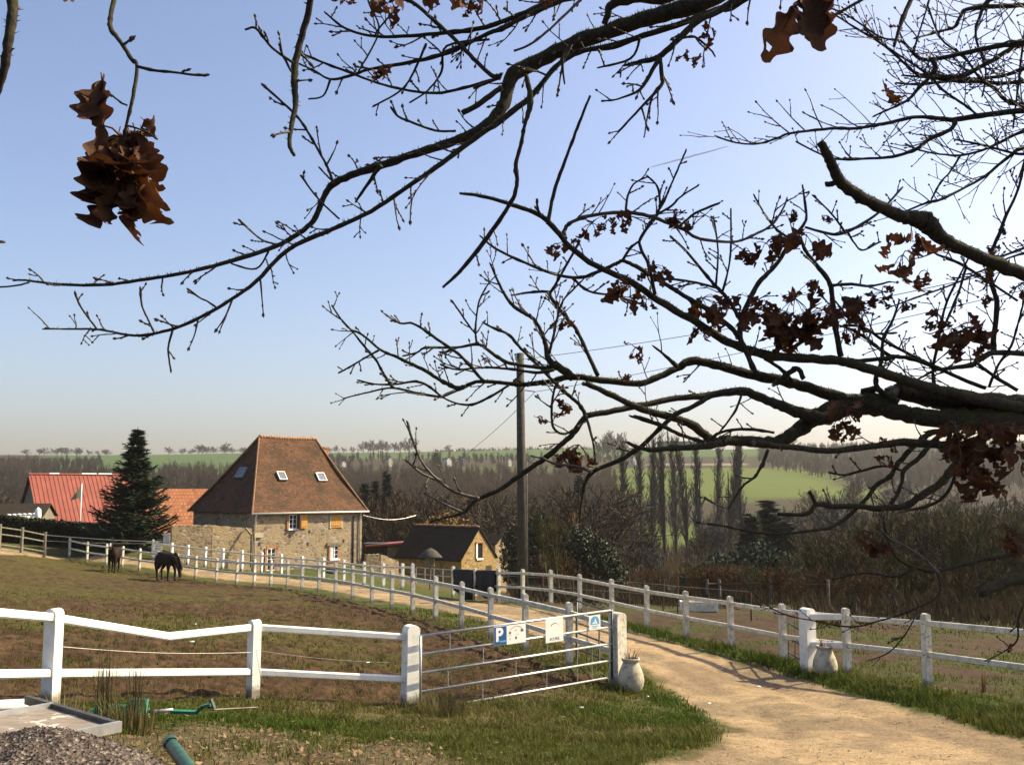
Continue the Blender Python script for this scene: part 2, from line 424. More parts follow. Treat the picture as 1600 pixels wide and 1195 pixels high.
def ground_cols(x, y):
    st, sp, dC, dB, track, paddock, n1, n2 = zones(x, y)
    n3 = fbm(x, y, 3.1, 3, 21); n4 = fbm(x, y, .06, 4, 33)
    C = lambda *c: np.array(c)[None, :]
    L = lambda a, b, t: a*(1-t[:, None]) + b*t[:, None]
    px = HX + F * x / np.maximum(y, 1) / 1.02
    # verge and front grass
    col = L(C(.135, .100, .042), C(.070, .092, .020), smooth01(n1*.55+n3*.45, .32, .52))
    col = L(col, C(.145, .105, .058), smooth01(n2, .54, .68)*.7)
    litter = smooth01(-y + 13.6 + (n1-.5)*4 - np.maximum(x+1.5, 0)*1.8 - 1.2, -.6, 1.4)
    col = L(col, L(C(.10, .070, .042), C(.17, .125, .075), n3), litter*.85)
    # right of the right-hand fence
    right = (sp < 0) & (st < 0) & (x > -1) & (y < 115)
    side = np.zeros(x.shape)
    for i in range(len(C_line)-1):
        pass
    cx_at = np.interp(y, C_line[:, 1], C_line[:, 0])
    side = smooth01(x - cx_at + (n1-.5)*.8, .0, .5) * (y < 115)
    mud = L(C(.060, .035, .021), C(.098, .066, .036), n3)
    mud = L(mud, C(.070, .076, .020), smooth01(n2*.5+n1*.5, .44, .56)*.85)
    col = L(col, mud, side)
    far_brown = L(C(.075, .058, .030), C(.085, .078, .030), smooth01(n1, .4, .6))
    col = L(col, far_brown, smooth01(y, 50, 66)*side)
    # paddock: churned brown earth, thin olive grass
    dry = L(C(.062, .034, .018), C(.104, .062, .033), smooth01(n3, .3, .7))
    gr = L(C(.078, .066, .018), C(.104, .088, .025), n3)
    gsel = fbm(x*.55+y*.2, y, .17, 4, 51)
    gmask = smooth01(gsel*.72 + n1*.28 + smooth01(-x/np.maximum(y,1), .25, .55)*.13 - smooth01(-y, -19.5, -14)*.10 - smooth01(1.2-np.abs(sp-1.4), 0, 1)*.05 + (fbm(x, y, 1.3, 4, 88)-.5)*.34, .47, .74)
    pcol = L(dry, gr, gmask*.9)
    wear = np.exp(-((sp-1.7)/.55)**2) * (x > -8) * (y < 40)
    pcol = L(pcol, C(.062, .034, .019), np.clip(wear, 0, 1)*.7)
    rim = smooth01(.55 - dB + (n1-.5)*.5, 0, .35)
    pcol = L(pcol, C(.062, .078, .020), rim*.9)
    col = L(col, pcol, paddock)
    # track: sandy gravel, two pale wheel ways
    cw = L(C(.37, .255, .140), C(.49, .35, .205), n3)
    cw = L(cw, C(.27, .19, .115), smooth01(fbm(x, y, .5, 4, 71), .50, .64)*.8)
    cw = L(cw, C(.24, .18, .11), smooth01(n1, .56, .7)*.7)
    col = L(col, cw, track)
    # far ground
    valley = L(C(.050, .036, .022), C(.062, .052, .026), smooth01(fbm(x, y, .03, 3, 5), .4, .6))
    f = smooth01(y, 75, 115)
    col = L(col, valley, f*(1-side)); col = L(col, valley, smooth01(y, 112, 135))
    fld = L(C(.105, .135, .026), C(.125, .155, .032), fbm(x, y, .02, 3, 8))
    wob = (n4-.5)*40
    mk = smooth01(y+wob, 395, 425)*(1-smooth01(y+wob, 690, 700))*smooth01(px, 940, 965)*(1-smooth01(px+wob*1.2, 1330, 1400))
    col = L(col, fld, mk)
    mk = smooth01(y, 232, 245)*(1-smooth01(y, 300, 330))*smooth01(px, 985, 1000)*(1-smooth01(px, 1075, 1090))
    col = L(col, fld*.9, mk)
    mk = smooth01(y, 640, 660)*(1-smooth01(y, 720, 735))*smooth01(px, 640, 680)*(1-smooth01(px, 880, 930))
    col = L(col, fld*.55, mk)
    up = L(C(.065, .115, .034), C(.08, .13, .04), fbm(x, y, .01, 3, 18))
    mk = smooth01(y + wob*.6, np.where(px < 480, 610, 885), np.where(px < 480, 650, 905))*(1-smooth01(px, 1180, 1230)*.9)*smooth01(px, 60, 110)
    col = L(col, up, mk)
    mk = smooth01(y, 735, 742)*(1-smooth01(y, 752, 760))*smooth01(px, 1000, 1010)*(1-smooth01(px, 1150, 1165))
    col = L(col, C(.38, .32, .24), mk)
    wood = C(.06, .05, .042)
    mk = smooth01(y, 470, 520)*smooth01(px, 1260, 1340)
    col = L(col, wood, mk)
    return np.clip(col, 0, 1), track, paddock

NA, NR = 760, 700
az = np.concatenate([np.linspace(-80, -36, 40, endpoint=False), np.linspace(-36, 36, NA-80), np.linspace(36, 80, 41)[1:]])
az = np.radians(az); NA = len(az)
rr = np.concatenate([np.geomspace(1.2, 7, 40, endpoint=False), np.geomspace(7, 75, NR-240, endpoint=False), np.geomspace(75, 2600, 200)])
NR = len(rr)
AA, RR = np.meshgrid(az, rr, indexing='ij')
gx = (np.tan(np.clip(AA, -1.4, 1.4)) * 0 + np.sin(AA) * RR).ravel(); gy = (np.cos(AA) * RR).ravel()
gzv = ground_np(gx, gy)
gcol, gtrk, gpad = ground_cols(gx, gy)
nearf = 1 - smooth01(gy, 60, 100)
micro = (fbm(gx, gy, 2.2, 4, 41)-.5)*.10 + (fbm(gx, gy, 9, 3, 44)-.5)*.07*(gpad*1.0+.25)
micro = micro*(1-gtrk*.75) + gtrk*(fbm(gx, gy, .7, 3, 46)-.5)*.06
pits = smooth01(fbm(gx, gy, 3.6, 2, 57), .57, .70)*.055*gpad
ruts = (np.exp(-((sdist(trk, np.where(gy < 60, gx, 1e4), gy)-.85)/.22)**2))*.035*gtrk
gzv = gzv + (micro - pits - ruts) * nearf
gzv = gzv - .0
V = np.stack([gx, gy, gzv], 1)
ii, jj = np.meshgrid(np.arange(NA-1), np.arange(NR-1), indexing='ij')
q = np.stack([ii*NR+jj, (ii+1)*NR+jj, (ii+1)*NR+jj+1, ii*NR+jj+1], -1).reshape(-1, 4)

m, nt, b = newmat('ground_soil', .95, .1)
ca = nt.nodes.new('ShaderNodeVertexColor'); ca.layer_name = 'Col'
pos = coord(nt, 'pos')
nf = noise(nt, pos, 16, 5, .7); nm = noise(nt, pos, 3.2, 5, .65); ng = noise(nt, pos, 60, 3, .7)
k = mth(nt, 'ADD', mth(nt, 'MULTIPLY', nf, 1.25), mth(nt, 'ADD', mth(nt, 'MULTIPLY', nm, .75), mth(nt, 'MULTIPLY', ng, .8)))
k = mth(nt, 'SUBTRACT', k, .40)
spk = ramp(nt, noise(nt, pos, 5.5, 6, .75), [(.33, (.35, .35, .35)), (.45, (1, 1, 1))])
k = mth(nt, 'MULTIPLY', mth(nt, 'MULTIPLY', k, spk), .72)
mul = nt.nodes.new('ShaderNodeVectorMath'); mul.operation = 'SCALE'
nt.links.new(ca.outputs[0], mul.inputs[0]); nt.links.new(k, mul.inputs['Scale'])
nt.links.new(mul.outputs[0], b.inputs['Base Color'])
bump(nt, b, mth(nt, 'ADD', mth(nt, 'MULTIPLY', nf, 1.0), mth(nt, 'MULTIPLY', ng, .4)), .55, .06)
M['ground'] = m
ft = gtrk[q].mean(1); fp = gpad[q].mean(1)
zone = np.where(ft > .5, 1, np.where(fp > .5, 2, 0))
for zi, nm_ in ((0, 'ground'), (1, 'track'), (2, 'paddock')):
    qq = q[zone == zi]; used, inv = np.unique(qq, return_inverse=True)
    o = np_mesh(nm_, V[used], inv.reshape(-1, 4), M['ground'], gcol[used], smooth=True)
    tag(o, kind='structure')

# pond
m, nt, b = newmat('pond_water', .06, .5)
b.inputs['Base Color'].default_value = (.03, .032, .025, 1)
bump(nt, b, noise(nt, coord(nt, 'pos'), 1.2, 3), .05, .02)
p = MB(); n = 40
p.add([(22+13*math.cos(a)*(1+.12*math.sin(3*a)), 115.5+9*math.sin(a)*(1+.1*math.cos(2*a)), -12.25) for a in [2*math.pi*i/n for i in range(n)]], [tuple(range(n))])
tag(p.build('pond', m), kind='structure')
# ------------------------------------------------------------------ fences
def arch_prof(w, h, r=None, n=8):
    r = r or w/2; pts = [(-w/2, -.25), (w/2, -.25), (w/2, h - r*.75)]
    for i in range(1, n): a = math.pi*i/n; pts.append((w/2*math.cos(a), h - r*.75 + r*.75*math.sin(a)))
    pts.append((-w/2, h - r*.75)); return pts
def post_mesh(name, w, t, h, mat, along=False):
    """along: the arch shows in the plane of the fence"""
    p = MB(); pr = arch_prof(w if along else t, h)
    if along: p.prism([(x, -t/2, z) for x, z in pr], (0, t, 0))
    else: p.prism([(-w/2, x, z) for x, z in pr], (w, 0, 0))
    # bolt holes of the rails
    return p.mesh(name, mat)
def heading(pts, i):
    a = pts[max(i-1, 0)]; b = pts[min(i+1, len(pts)-1)]
    return math.atan2(b.y-a.y, b.x-a.x)
def fence(name, label, group, pts, H, w, t, mat, rails, rh=.10, rt=.075, skip_last=False, along=False, rail_mat=None, tilt=.012):
    root = empty(name, pts[0], 0, label, 'fence', group)
    me = post_mesh('post', w, t, H, mat, along)
    for i, p in enumerate(pts):
        o = bpy.data.objects.new('post', me); COL.objects.link(o); o.parent = root
        o.location = p - pts[0]; o.rotation_euler = (random.uniform(-tilt, tilt), random.uniform(-tilt, tilt), heading(pts, i))
        o.scale = (1, 1, random.uniform(.985, 1.015))
        if p.y < 36:
            for z in rails:
                q = MB(); q.tube([(0, -t/2-.004, z), (0, t/2+.004, z)], .013, 6); bo = q.build('bolt', M['rust'], o)
    for i in range(len(pts)-1):
        for z in rails:
            q = MB(); dz = random.uniform(-.012, .012)
            a = pts[i] - pts[0] + Z3*(z+dz); b_ = pts[i+1] - pts[0] + Z3*(z+dz*.3)
            d = (b_-a).normalized()
            q.bar(a + d*(w*.30), b_ - d*(w*.30), rt, rh, ch=min(rt, rh)*.22)
            q.build('rail', rail_mat or M['worn_rail'], root)
    return root
W = lambda L: [at(*p) for p in L]
Bp = [Vector((p.x, p.y, gz(p.x, p.y))) for p in W(B_POSTS)]
Cp = [Vector((p.x, p.y, gz(p.x, p.y))) for p in W(C_POSTS)]
Dp = [Vector((p.x, p.y, gz(p.x, p.y))) for p in W(D_POSTS)]
Wp = [Vector((p.x, p.y, gz(p.x, p.y))) for p in W(W_POSTS)]
Ap = [Vector((p.x, p.y, gz(p.x, p.y))) for p in W(A_POSTS)]
Gr = at(*GR); Gc = at(*GC); Gr.z = gz(Gr.x, Gr.y); Gc.z = gz(Gc.x, Gc.y)
# front fence, cleanly painted, with the cracked sagging top rail
fa = empty('concrete_fence', Ap[1], 0, 'bright white concrete fence before the brown paddock, one top rail cracked and sagging', 'fence', 'white concrete fences')
pm = post_mesh('post', .142, .18, 1.21, M['white'])
for i, p in enumerate(Ap[:3]):
    o = bpy.data.objects.new('post', pm); COL.objects.link(o); o.parent = fa
    o.location = p - Ap[1]; o.rotation_euler = (0, .0, heading(Ap, i))
gpm = post_mesh('post', .235, .20, 1.33, M['white'], True)
o = bpy.data.objects.new('post', gpm); COL.objects.link(o); o.parent = fa
o.location = Ap[3] - Ap[1]; o.rotation_euler = (0, .012, math.atan2(Gr.y-Ap[3].y, Gr.x-Ap[3].x))
sag = at(262, 994, (Ap[1].y*.45+Ap[2].y*.55))
for i in range(3):
    for z in (1.09, .40):
        q = MB(); a = Ap[i] + Z3*z; b_ = Ap[i+1] + Z3*(z + (.03 if i == 2 else 0))
        if i == 1 and z > 1:
            q.bar(a - Ap[1], sag + Vector((.02, 0, 0)) - Ap[1], .09, .110, ch=.018); q.bar(sag - Ap[1], b_ - Ap[1], .09, .110, ch=.018)
        else: q.bar(a - Ap[1], b_ - Ap[1], .09, .108, ch=.018)
        q.build('rail', M['white_rail'], fa)
for i in range(2, 4):          # thin electric strand
    q = MB(); a = Ap[i-1] + Z3*.76; b_ = Ap[i] + Z3*.72
    pts = [a.lerp(b_, k/10) - Z3*(.05*math.sin(math.pi*k/10)) + Vector((0, -.10, 0)) - Ap[1] for k in range(11)]
    q.tube(pts, .0022, 4); q.build('wire_strand', M['wire'], fa)

fb = fence('concrete_fence', 'long weathered white two-rail concrete fence curving along the paddock side of the sandy track', 'white concrete fences', Bp, 1.32, .12, .125, M['worn'], (1.12, .60))
fc = fence('concrete_fence', 'weathered white two-rail concrete fence along the far right side of the sandy track', 'white concrete fences', Cp, 1.34, .12, .125, M['worn'], (1.15, .60))
fd = fence('concrete_fence', 'white two-rail concrete fence on the grass right in front of the stone house', 'white concrete fences', Dp, 1.30, .14, .14, M['white'], (1.10, .58), rail_mat=M['worn_rail'])
q = MB(); q.bar(Bp[0] + Z3*1.12 - Bp[0], Gr + Z3*1.10 - Bp[0], .075, .10, ch=.015); q.build('rail', M['worn_rail'], fb)
q = MB(); q.bar(Bp[0] + Z3*.60 - Bp[0], Gr + Z3*.62 - Bp[0], .075, .10, ch=.015); q.build('rail', M['worn_rail'], fb)
# wooden post and rail at far left
fw = empty('wooden_fence', Wp[0], 0, 'dark grey wooden post and rail fence at the far left below the hedge', 'fence')
for i, p in enumerate(Wp):
    q = MB(); q.tube([p - Wp[0] - Z3*.3, p - Wp[0] + Z3*1.62], [.11, .10], 10); q.build('post', M['oldwood'], fw)
ends = [Vector(Bp[-1])] + Wp
for i in range(len(Wp)-1):
    for z in (1.42, 1.0, .35):
        q = MB(); q.tube([Wp[i] - Wp[0] + Z3*z, Wp[i+1] - Wp[0] + Z3*z], .045, 7); q.build('rail', M['oldwood'], fw)
for z in (1.42, 1.05):
    a = Wp[0] + Z3*z; e = at(330, 846, 66)
    q = MB(); pts = [a.lerp(e, k/12) - Wp[0] - Z3*(.15*math.sin(math.pi*k/12)) for k in range(13)]
    q.tube(pts, .02, 5); q.build('wire_strand', M['wire'], fw)

# gate posts of the track
def gate_post(p, rz, w, t, h, mat, label):
    o = bpy.data.objects.new('gate_post', post_mesh('gate_post', w, t, h, mat, True)); COL.objects.link(o)
    o.location = p; o.rotation_euler = (0, 0, rz); tag(o, label, 'gate post', 'gate posts of the track'); return o
gdir = math.atan2(Gr.y-Ap[3].y, Gr.x-Ap[3].x)
gate_post(Gr, gdir + .1, .26, .24, 1.40, M['worn'], 'thick grey-white concrete gate post with rounded top behind the left urn')
gate_post(Gc, gdir - .15, .25, .24, 1.36, M['white'], 'thick white concrete gate post beside the right urn, joined to the fence by short rails')
q = MB(); cpv = Cp[3]
fs = empty('fence_section', Gc, 0, 'pair of short white rails linking the right gate post to the fence behind', 'fence rails')
for z in (1.17, .60):
    q = MB(); q.bar(Z3*z, Cp[3] - Gc + Z3*z, .09, .12, ch=.02); q.build('rail', M['white_rail'], fs)

# ------------------------------------------------------------------ metal field gate with signs
GA_t, GA_b = at(657, 993, 16.5), at(657, 1110, 16.5)
GB_t, GB_b = at(956, 953, 19.15), at(956, 1057.5, 19.15)
def gpt(s, t): return (GA_t.lerp(GB_t, s)).lerp(GA_b.lerp(GB_b, s), t)
def g_s(px): return bisect(lambda s: proj(gpt(s, .3))[0] - px, 0, 1)
gate = empty('field_gate', GA_b, 0, 'silver five-bar metal field gate closing the paddock, carrying white and blue signs', 'gate')
for k in range(5):
    q = MB(); q.tube([gpt(0, k/4) - GA_b, gpt(1, k/4) - GA_b], .021, 10); q.build('bar', M['galv'], gate, True)
q = MB(); q.tube([GA_t - GA_b, Vector((0, 0, 0))], .024, 8); q.build('end_frame', M['galv'], gate, True)
q = MB(); q.tube([GB_t - GA_b + Z3*.03, GB_b - GA_b - Z3*.03], .024, 8); q.build('end_frame', M['darksteel'], gate, True)
for px, k0, k1 in ((703,0,1),(755,1,2),(700,2,3),(754,3,4),(806,2,3),(855,1,2),(854,3,4),(875,0,1),(902,0,4),(937,1,3),(925,2,4)):
    s = g_s(px); q = MB(); q.tube([gpt(s, k0/4) - GA_b, gpt(s, k1/4) - GA_b], .009, 6); q.build('upright', M['galv'], gate)
gdirv = (GB_t - GA_t).normalized(); gn = gdirv.cross(Z3).normalized()
if gn.y > 0: gn = -gn
def sgn(name, px0, py0, px1, py1, mat, label, frame=None):
    off = gn * .033
    p00 = on_plane(px0, py1, GA_t + off, gn); p10 = on_plane(px1, py1, GA_t + off, gn)
    w = (p10 - p00).length; top = on_plane((px0+px1)/2, (py0), GA_t + off, gn); 
    ctr = on_plane((px0+px1)/2, (py0+py1)/2, GA_t + off, gn)
    h = (top - ctr).length * 2
    u = Vector((gdirv.x, gdirv.y, gdirv.z)).normalized(); v = gn.cross(u).normalized()
    if v.z < 0: v = -v
    root = empty(name, ctr, 0, label, 'sign', 'signs on the metal gate')
    Mx = Matrix((u, gn, v)).transposed()
    def plate(nm, cx, cz, ww, hh, mt, lift, th=.006):
        q = MB(); q.box(u*cx + v*cz + gn*lift, (ww, th, hh), Mx); return q.build(nm, mt, root)
    if frame: plate('frame', 0, 0, w + .012, h + .012, frame, -.004, .008)
    plate('panel', 0, 0, w, h, mat, 0)
    return root, u, v, w, h, plate, Mx
def text(root, s, size, cx, cz, u, v, mat, lift=.0045, squash=1.0, bold=0):
    cu = bpy.data.curves.new('lettering', 'FONT'); cu.body = s; cu.size = size; cu.extrude = .0008; cu.align_x = 'CENTER'; cu.align_y = 'CENTER'; cu.offset = bold
    tmp = bpy.data.objects.new('lettering', cu); COL.objects.link(tmp)
    dg = bpy.context.evaluated_depsgraph_get(); me = bpy.data.meshes.new_from_object(tmp.evaluated_get(dg))
    bpy.data.objects.remove(tmp)
    for vt in me.vertices:
        c = vt.co; vt.co = u*(c.x*squash + cx) + v*(c.y + cz) + gn*(c.z + lift)
    me.materials.clear(); me.materials.append(mat)
    o = bpy.data.objects.new('lettering', me); COL.objects.link(o); o.parent = root; return o
M['blue'] = flat('sign_blue', (.018, .085, .26), .45, .4, var=.08)
M['skyblue'] = flat('sign_sky_blue', (.10, .34, .60), .45, .4, var=.08)
M['cream'] = flat('sign_white', (.80, .79, .73), .45, .4, var=.03)
M['ink'] = flat('sign_ink', (.13, .13, .15), .6)
M['tan_ink'] = flat('sign_tan_ink', (.55, .38, .28), .6)
r, u, v, w, h, plate, Mx = sgn('parking_sign', 772.5, 978.5, 791, 1006.5, M['blue'], 'small blue parking sign with a white letter P at the left of the gate signs', M['cream'])
text(r, 'P', h*1.02, -w*.10, h*.02, u, v, M['whitepaint'], bold=.012)
plate('strip', w*.20, -h*.34, w*.55, h*.10, M['skyblue'], .0042, .002)
r, u, v, w, h, plate, Mx = sgn('information_sign', 791.8, 975, 821.5, 1004.5, M['cream'], 'white landscape sign with small dark emblems right beside the blue parking sign', None)
def disc(root, cx, cz, rad, mat, u, v, lift=.0042, sx=1.0, n=12, a0=0, a1=2*math.pi, inner=0):
    q = MB(); P = []
    for k in range(n+1):
        a = a0 + (a1-a0)*k/n; P.append(u*(cx + rad*sx*math.cos(a)) + v*(cz + rad*math.sin(a)) + gn*lift)
    if inner:
        Q = []
        for k in range(n+1):
            a = a0 + (a1-a0)*k/n; Q.append(u*(cx + inner*sx*math.cos(a)) + v*(cz + inner*math.sin(a)) + gn*lift)
        q.add(P+Q, [(k, k+1, n+2+k, n+1+k) for k in range(n)])
    else: q.add(P[:-1] if abs(a1-a0-2*math.pi) < .01 else P, [tuple(range(n if abs(a1-a0-2*math.pi) < .01 else n+1))])
    return q.build('emblem', mat, root)
disc(r, -w*.33, h*.10, h*.075, M['ink'], u, v); disc(r, w*.30, h*.16, h*.085, M['ink'], u, v, sx=1.3); disc(r, -w*.02, -h*.20, h*.075, M['ink'], u, v)
disc(r, -w*.02, h*.19, h*.045, M['tan_ink'], u, v, sx=1.4); disc(r, -w*.33, -h*.22, h*.05, M['tan_ink'], u, v); 
disc(r, 0, -h*.12, h*.56, M['tan_ink'], u, v, n=16, a0=.75, a1=2.4, inner=h*.51)
plate('line', -w*.33, -h*.04, w*.22, h*.02, M['tan_ink'], .0042, .002); plate('line', w*.05, -h*.03, w*.2, h*.02, M['tan_ink'], .0042, .002)
r, u, v, w, h, plate, Mx = sgn('stable_sign', 852.5, 966, 880, 1002.5, M['cream'], 'plain white sign with a thin arc and a row of grey capitals on the gate', None)
disc(r, w*.02, h*.02, h*.30, M['ink'], u, v, n=14, a0=1.35, a1=2.45, inner=h*.265)
disc(r, w*.02, h*.06, h*.27, M['galv'], u, v, n=14, a0=.3, a1=1.35, inner=h*.258)
text(r, 'ECURIE', h*.17, 0, -h*.36, u, v, M['ink'], squash=1.0)
r, u, v, w, h, plate, Mx = sgn('association_sign', 920.5, 960.5, 938, 983.5, M['cream'], 'small white sign with a pale blue arched emblem near the gate hinge', None)
q = MB(); P = []
for k in range(13):
    a = math.pi*k/12; P.append(u*(w*.37*math.cos(a)) + v*(h*.10 + h*.33*math.sin(a)) + gn*.0042)
P += [u*(-w*.40) + v*(-h*.14) + gn*.0042, u*(w*.40) + v*(-h*.14) + gn*.0042]
q.add(P, [tuple(range(len(P)))]); q.build('emblem', M['skyblue'], r)
q = MB(); q.add([u*a*w + v*b_*h + gn*.0056 for a, b_ in ((-.26,-.06),(-.16,.02),(-.04,.02),(-.02,.16),(.05,.30),(.12,.10),(.24,-.08),(.10,-.10),(.06,.0),(-.02,-.09))], [tuple(range(10))]); q.build('emblem', M['cream'], r)
plate('line', 0, -h*.25, w*.6, h*.05, M['skyblue'], .0042, .002); plate('line', 0, -h*.36, w*.4, h*.04, M['skyblue'], .0042, .002)

# two leaves of the track gate, swung back
def leaf(hinge_t, hinge_b, free_t, free_b, label):
    root = empty('track_gate', hinge_b, 0, label, 'gate', 'open leaves of the track gate')
    P = lambda s, t: (hinge_t.lerp(free_t, s)).lerp(hinge_b.lerp(free_b, s), t) - hinge_b
    for k in range(5):
        q = MB(); q.tube([P(0, k/4), P(1, k/4)], .02, 8); q.build('bar', M['darksteel'], root, True)
    for s, rr_ in ((0, .024), (1, .026)):
        q = MB(); q.tube([P(s, -.02), P(s, 1.02)], rr_, 8); q.build('end_frame', M['darksteel'], root, True)
    for s in (.35, .68):
        q = MB(); q.tube([P(s, 0), P(s, 1)], .009, 6); q.build('upright', M['darksteel'], root, True)
leaf(at(958, 957, 19.5), at(954, 1060, 19.5), at(901, 938, 21.6), at(901, 1037, 21.6), 'dark metal gate leaf folded back along the track behind the signed gate')
leaf(at(1253, 963, 20.95), at(1254, 1055, 20.95), at(1223, 944, 23.0), at(1223, 1036, 23.0), 'dark metal gate leaf standing edge-on beside the right gate post')
# chain wires round the gate posts
# ------------------------------------------------------------------ urns
def urn(px, py, Y, h, label):
    p = at(px, py, Y); p.z = gz(p.x, p.y) - .03
    root = empty('clay_urn', p, random.random(), label, 'urn', 'pale clay urns at the track entrance')
    q = MB(); k = h
    q.lathe([(.20*k,0),(.27*k,.06*k),(.345*k,.20*k),(.365*k,.33*k),(.34*k,.48*k),(.285*k,.63*k),(.235*k,.745*k),(.215*k,.79*k),(.215*k,.83*k),(.245*k,.85*k),(.25*k,.895*k),(.24*k,.92*k),(.205*k,.92*k),(.19*k,.85*k),(.18*k,.80*k)], (0,0,0), 26, .01)
    q.build('pot', M['urn'], root, True)
    q = MB()
    for i in range(26):
        a = random.uniform(0, 6.28); L = random.uniform(.14, .30)*k/.7; tl = random.uniform(.1, .7)
        d = Vector((math.cos(a)*tl, math.sin(a)*tl, 1)).normalized(); b0 = Vector((math.cos(a)*.06, math.sin(a)*.06, .80*k))
        m1 = b0 + d*L*.6; q.tube([b0, m1, m1 + (d + Vector((random.uniform(-.3,.3), random.uniform(-.3,.3), .2)))*L*.35], [.006, .004, .002], 4)
    q.build('dead_plant', M['twigred'], root)
m, nt, b = newmat('pale_clay', .9, .2)
v_ = coord(nt, 'Object')
c = ramp(nt, noise(nt, v_, 4, 6, .7), [(.3, (.27, .23, .155)), (.55, (.47, .42, .32)), (.72, (.56, .51, .41))])
c = mixc(nt, ramp(nt, noise(nt, v_, 11, 6, .7), [(.52, (0, 0, 0)), (.66, (.8, .8, .8))]), c, (.16, .135, .085))
nt.links.new(c, b.inputs['Base Color']); bump(nt, b, noise(nt, v_, 30, 4), .4, .01); M['urn'] = m
M['twigred'] = flat('dead_stems', (.12, .06, .04), .9)
urn(986, 1072, 18.9, .70, 'pale clay urn with reddish dead stems, left side of the track entrance')
urn(1290, 1062, 20.3, .69, 'stained clay urn on the grass by the right gate post')

# ------------------------------------------------------------------ rugs over the fence
def rug(i, f0, f1, hf, hb, label, skew):
    a, b_ = Cp[i], Cp[i+1]; d = (b_-a); L = d.length; dn = d.normalized(); nrm = Vector((dn.y, -dn.x, 0)).normalized()
    if nrm.y > 0: nrm = -nrm
    root_loc = a.lerp(b_, (f0+f1)/2) + Z3*1.21
    prof = [(-.13, -hb), (-.12, -hb*.5), (-.085, -.06), (-.04, .012), (.0, .022), (.04, .012), (.085, -.06), (.12, -hf*.5), (.14, -hf)]
    nx = 16; q = MB(); vs = []
    for s in range(nx+1):
        t = s/nx; p = a.lerp(b_, f0+(f1-f0)*t) + Z3*1.21
        for k, (y, z) in enumerate(prof):
            wv = .03*math.sin(t*11+k)*min(1, abs(z)*3); ex = 1.0 if z > -.2 else 1 + .22*math.sin(t*4.0+skew)
            vs.append(p + nrm*(y + wv) + Z3*(z*ex) + dn*(skew*.25*min(0, z)) - root_loc)
    n = len(prof)
    q.add(vs, [(s*n+k, s*n+k+1, (s+1)*n+k+1, (s+1)*n+k) for s in range(nx) for k in range(n-1)])
    o = q.build('horse_rug', M['rug'], None, True, loc=root_loc)
    md = o.modifiers.new('thick', 'SOLIDIFY'); md.thickness = .015
    tag(o, label, 'horse rug', 'rugs hung over the fence')
rug(13, .05, .95, 1.12, .7, 'ragged black horse rug hanging low on the fence, left of the square one', .6)
rug(12, .08, .93, .92, .7, 'neat square black horse rug over the fence rail, below the barn gable', .25)

# ------------------------------------------------------------------ utility pole and wires
pb = at(817, 935, 39.0); pb.z = gz(pb.x, pb.y)
pole = empty('utility_pole', pb, 0, 'tall dark wooden utility pole rising beside the track', 'utility pole')
ptop = at(812.5, 552, 39.0)
q = MB(); q.tube([Vector((0, 0, -.3)), (ptop - pb)*.5, ptop - pb], [.205, .18, .155], 14); q.build('shaft', M['polewood'], pole, True)
q = MB(); q.tube([Vector((.20, -.05, 0)), Vector((.18, -.05, 3.2)), Vector((.165, -.05, 5.6))], .018, 8); q.build('conduit', M['oldwood'], pole, True)
ins = at(836, 612, 39.0)
q = MB(); q.tube([at(808, 608, 39) - pb, ins - pb], .02, 6); q.build('bracket', M['darksteel'], pole)
def wire(pts, sagv, r_, mat, name, label, cat='cable', grp=None):
    P = []
    for a, b_ in zip(pts[:-1], pts[1:]):
        for k in range(17):
            P.append(a.lerp(b_, k/16) - Z3*(sagv*math.sin(math.pi*k/16)))
    q = MB(); q.tube([p - P[0] for p in P], r_, 5); o = q.build(name, mat, None, loc=P[0]); tag(o, label, cat, grp); return o
wire([at(813, 562, 38.9), at(1120, 517, 31), at(1680, 400, 21)], .04, .011, M['cable'], 'overhead_cable', 'black overhead cable running up to the right from the pole top', 'cable', 'overhead cables')
wire([ins, at(1105, 562, 32), at(1700, 430, 22)], .05, .010, M['cable'], 'overhead_cable', 'thinner black cable below the other, running right from the pole bracket', 'cable', 'overhead cables')
wire([ins, at(738, 702, 58), at(676, 750, 80)], .1, .012, M['cable'], 'overhead_cable', 'thin cable slanting down to the left from the pole towards the valley', 'cable', 'overhead cables')
# ------------------------------------------------------------------ stone house
TH = R(47)
HD = 68.0
c0 = at(394, 801.5, HD); EZ = c0.z
uF = Vector((math.cos(TH), math.sin(TH), 0)); uL = Vector((-math.sin(TH), math.cos(TH), 0))
LF = bisect(lambda L: proj(c0 + uF*L)[0] - 575, 2, 25)
LL = bisect(lambda L: -(proj(c0 + uL*L)[0] - 293), 2, 25)
ins1 = bisect(lambda i: proj(c0 + uL*LL/2 + uF*i)[0] - 401.5, 0, 9)
rp = c0 + uL*LL/2 + uF*ins1
RZ = bisect(lambda z: -(proj((rp.x, rp.y, z))[1] - 682), -4, 14)
ridge0 = Vector((rp.x, rp.y, RZ))
tR = bisect(lambda t: proj(ridge0 + uF*t)[0] - 493, 0, 12)
ridge1 = ridge0 + uF*tR
OV = .32
hb = c0 + uF*OV + uL*OV; GZ0 = -6.9
WF, WL = LF - 2*OV, LL - 2*OV
house = empty('stone_house', (hb.x, hb.y, GZ0), 0, 'old two-storey stone house under a very steep hipped brown tile roof', 'house')
O = Vector((hb.x, hb.y, GZ0))
fn_ = Vector((math.sin(TH), -math.cos(TH), 0)); ln_ = Vector((-math.cos(TH), -math.sin(TH), 0))
def L2(p): return Vector(p) - O
WT = EZ + .02
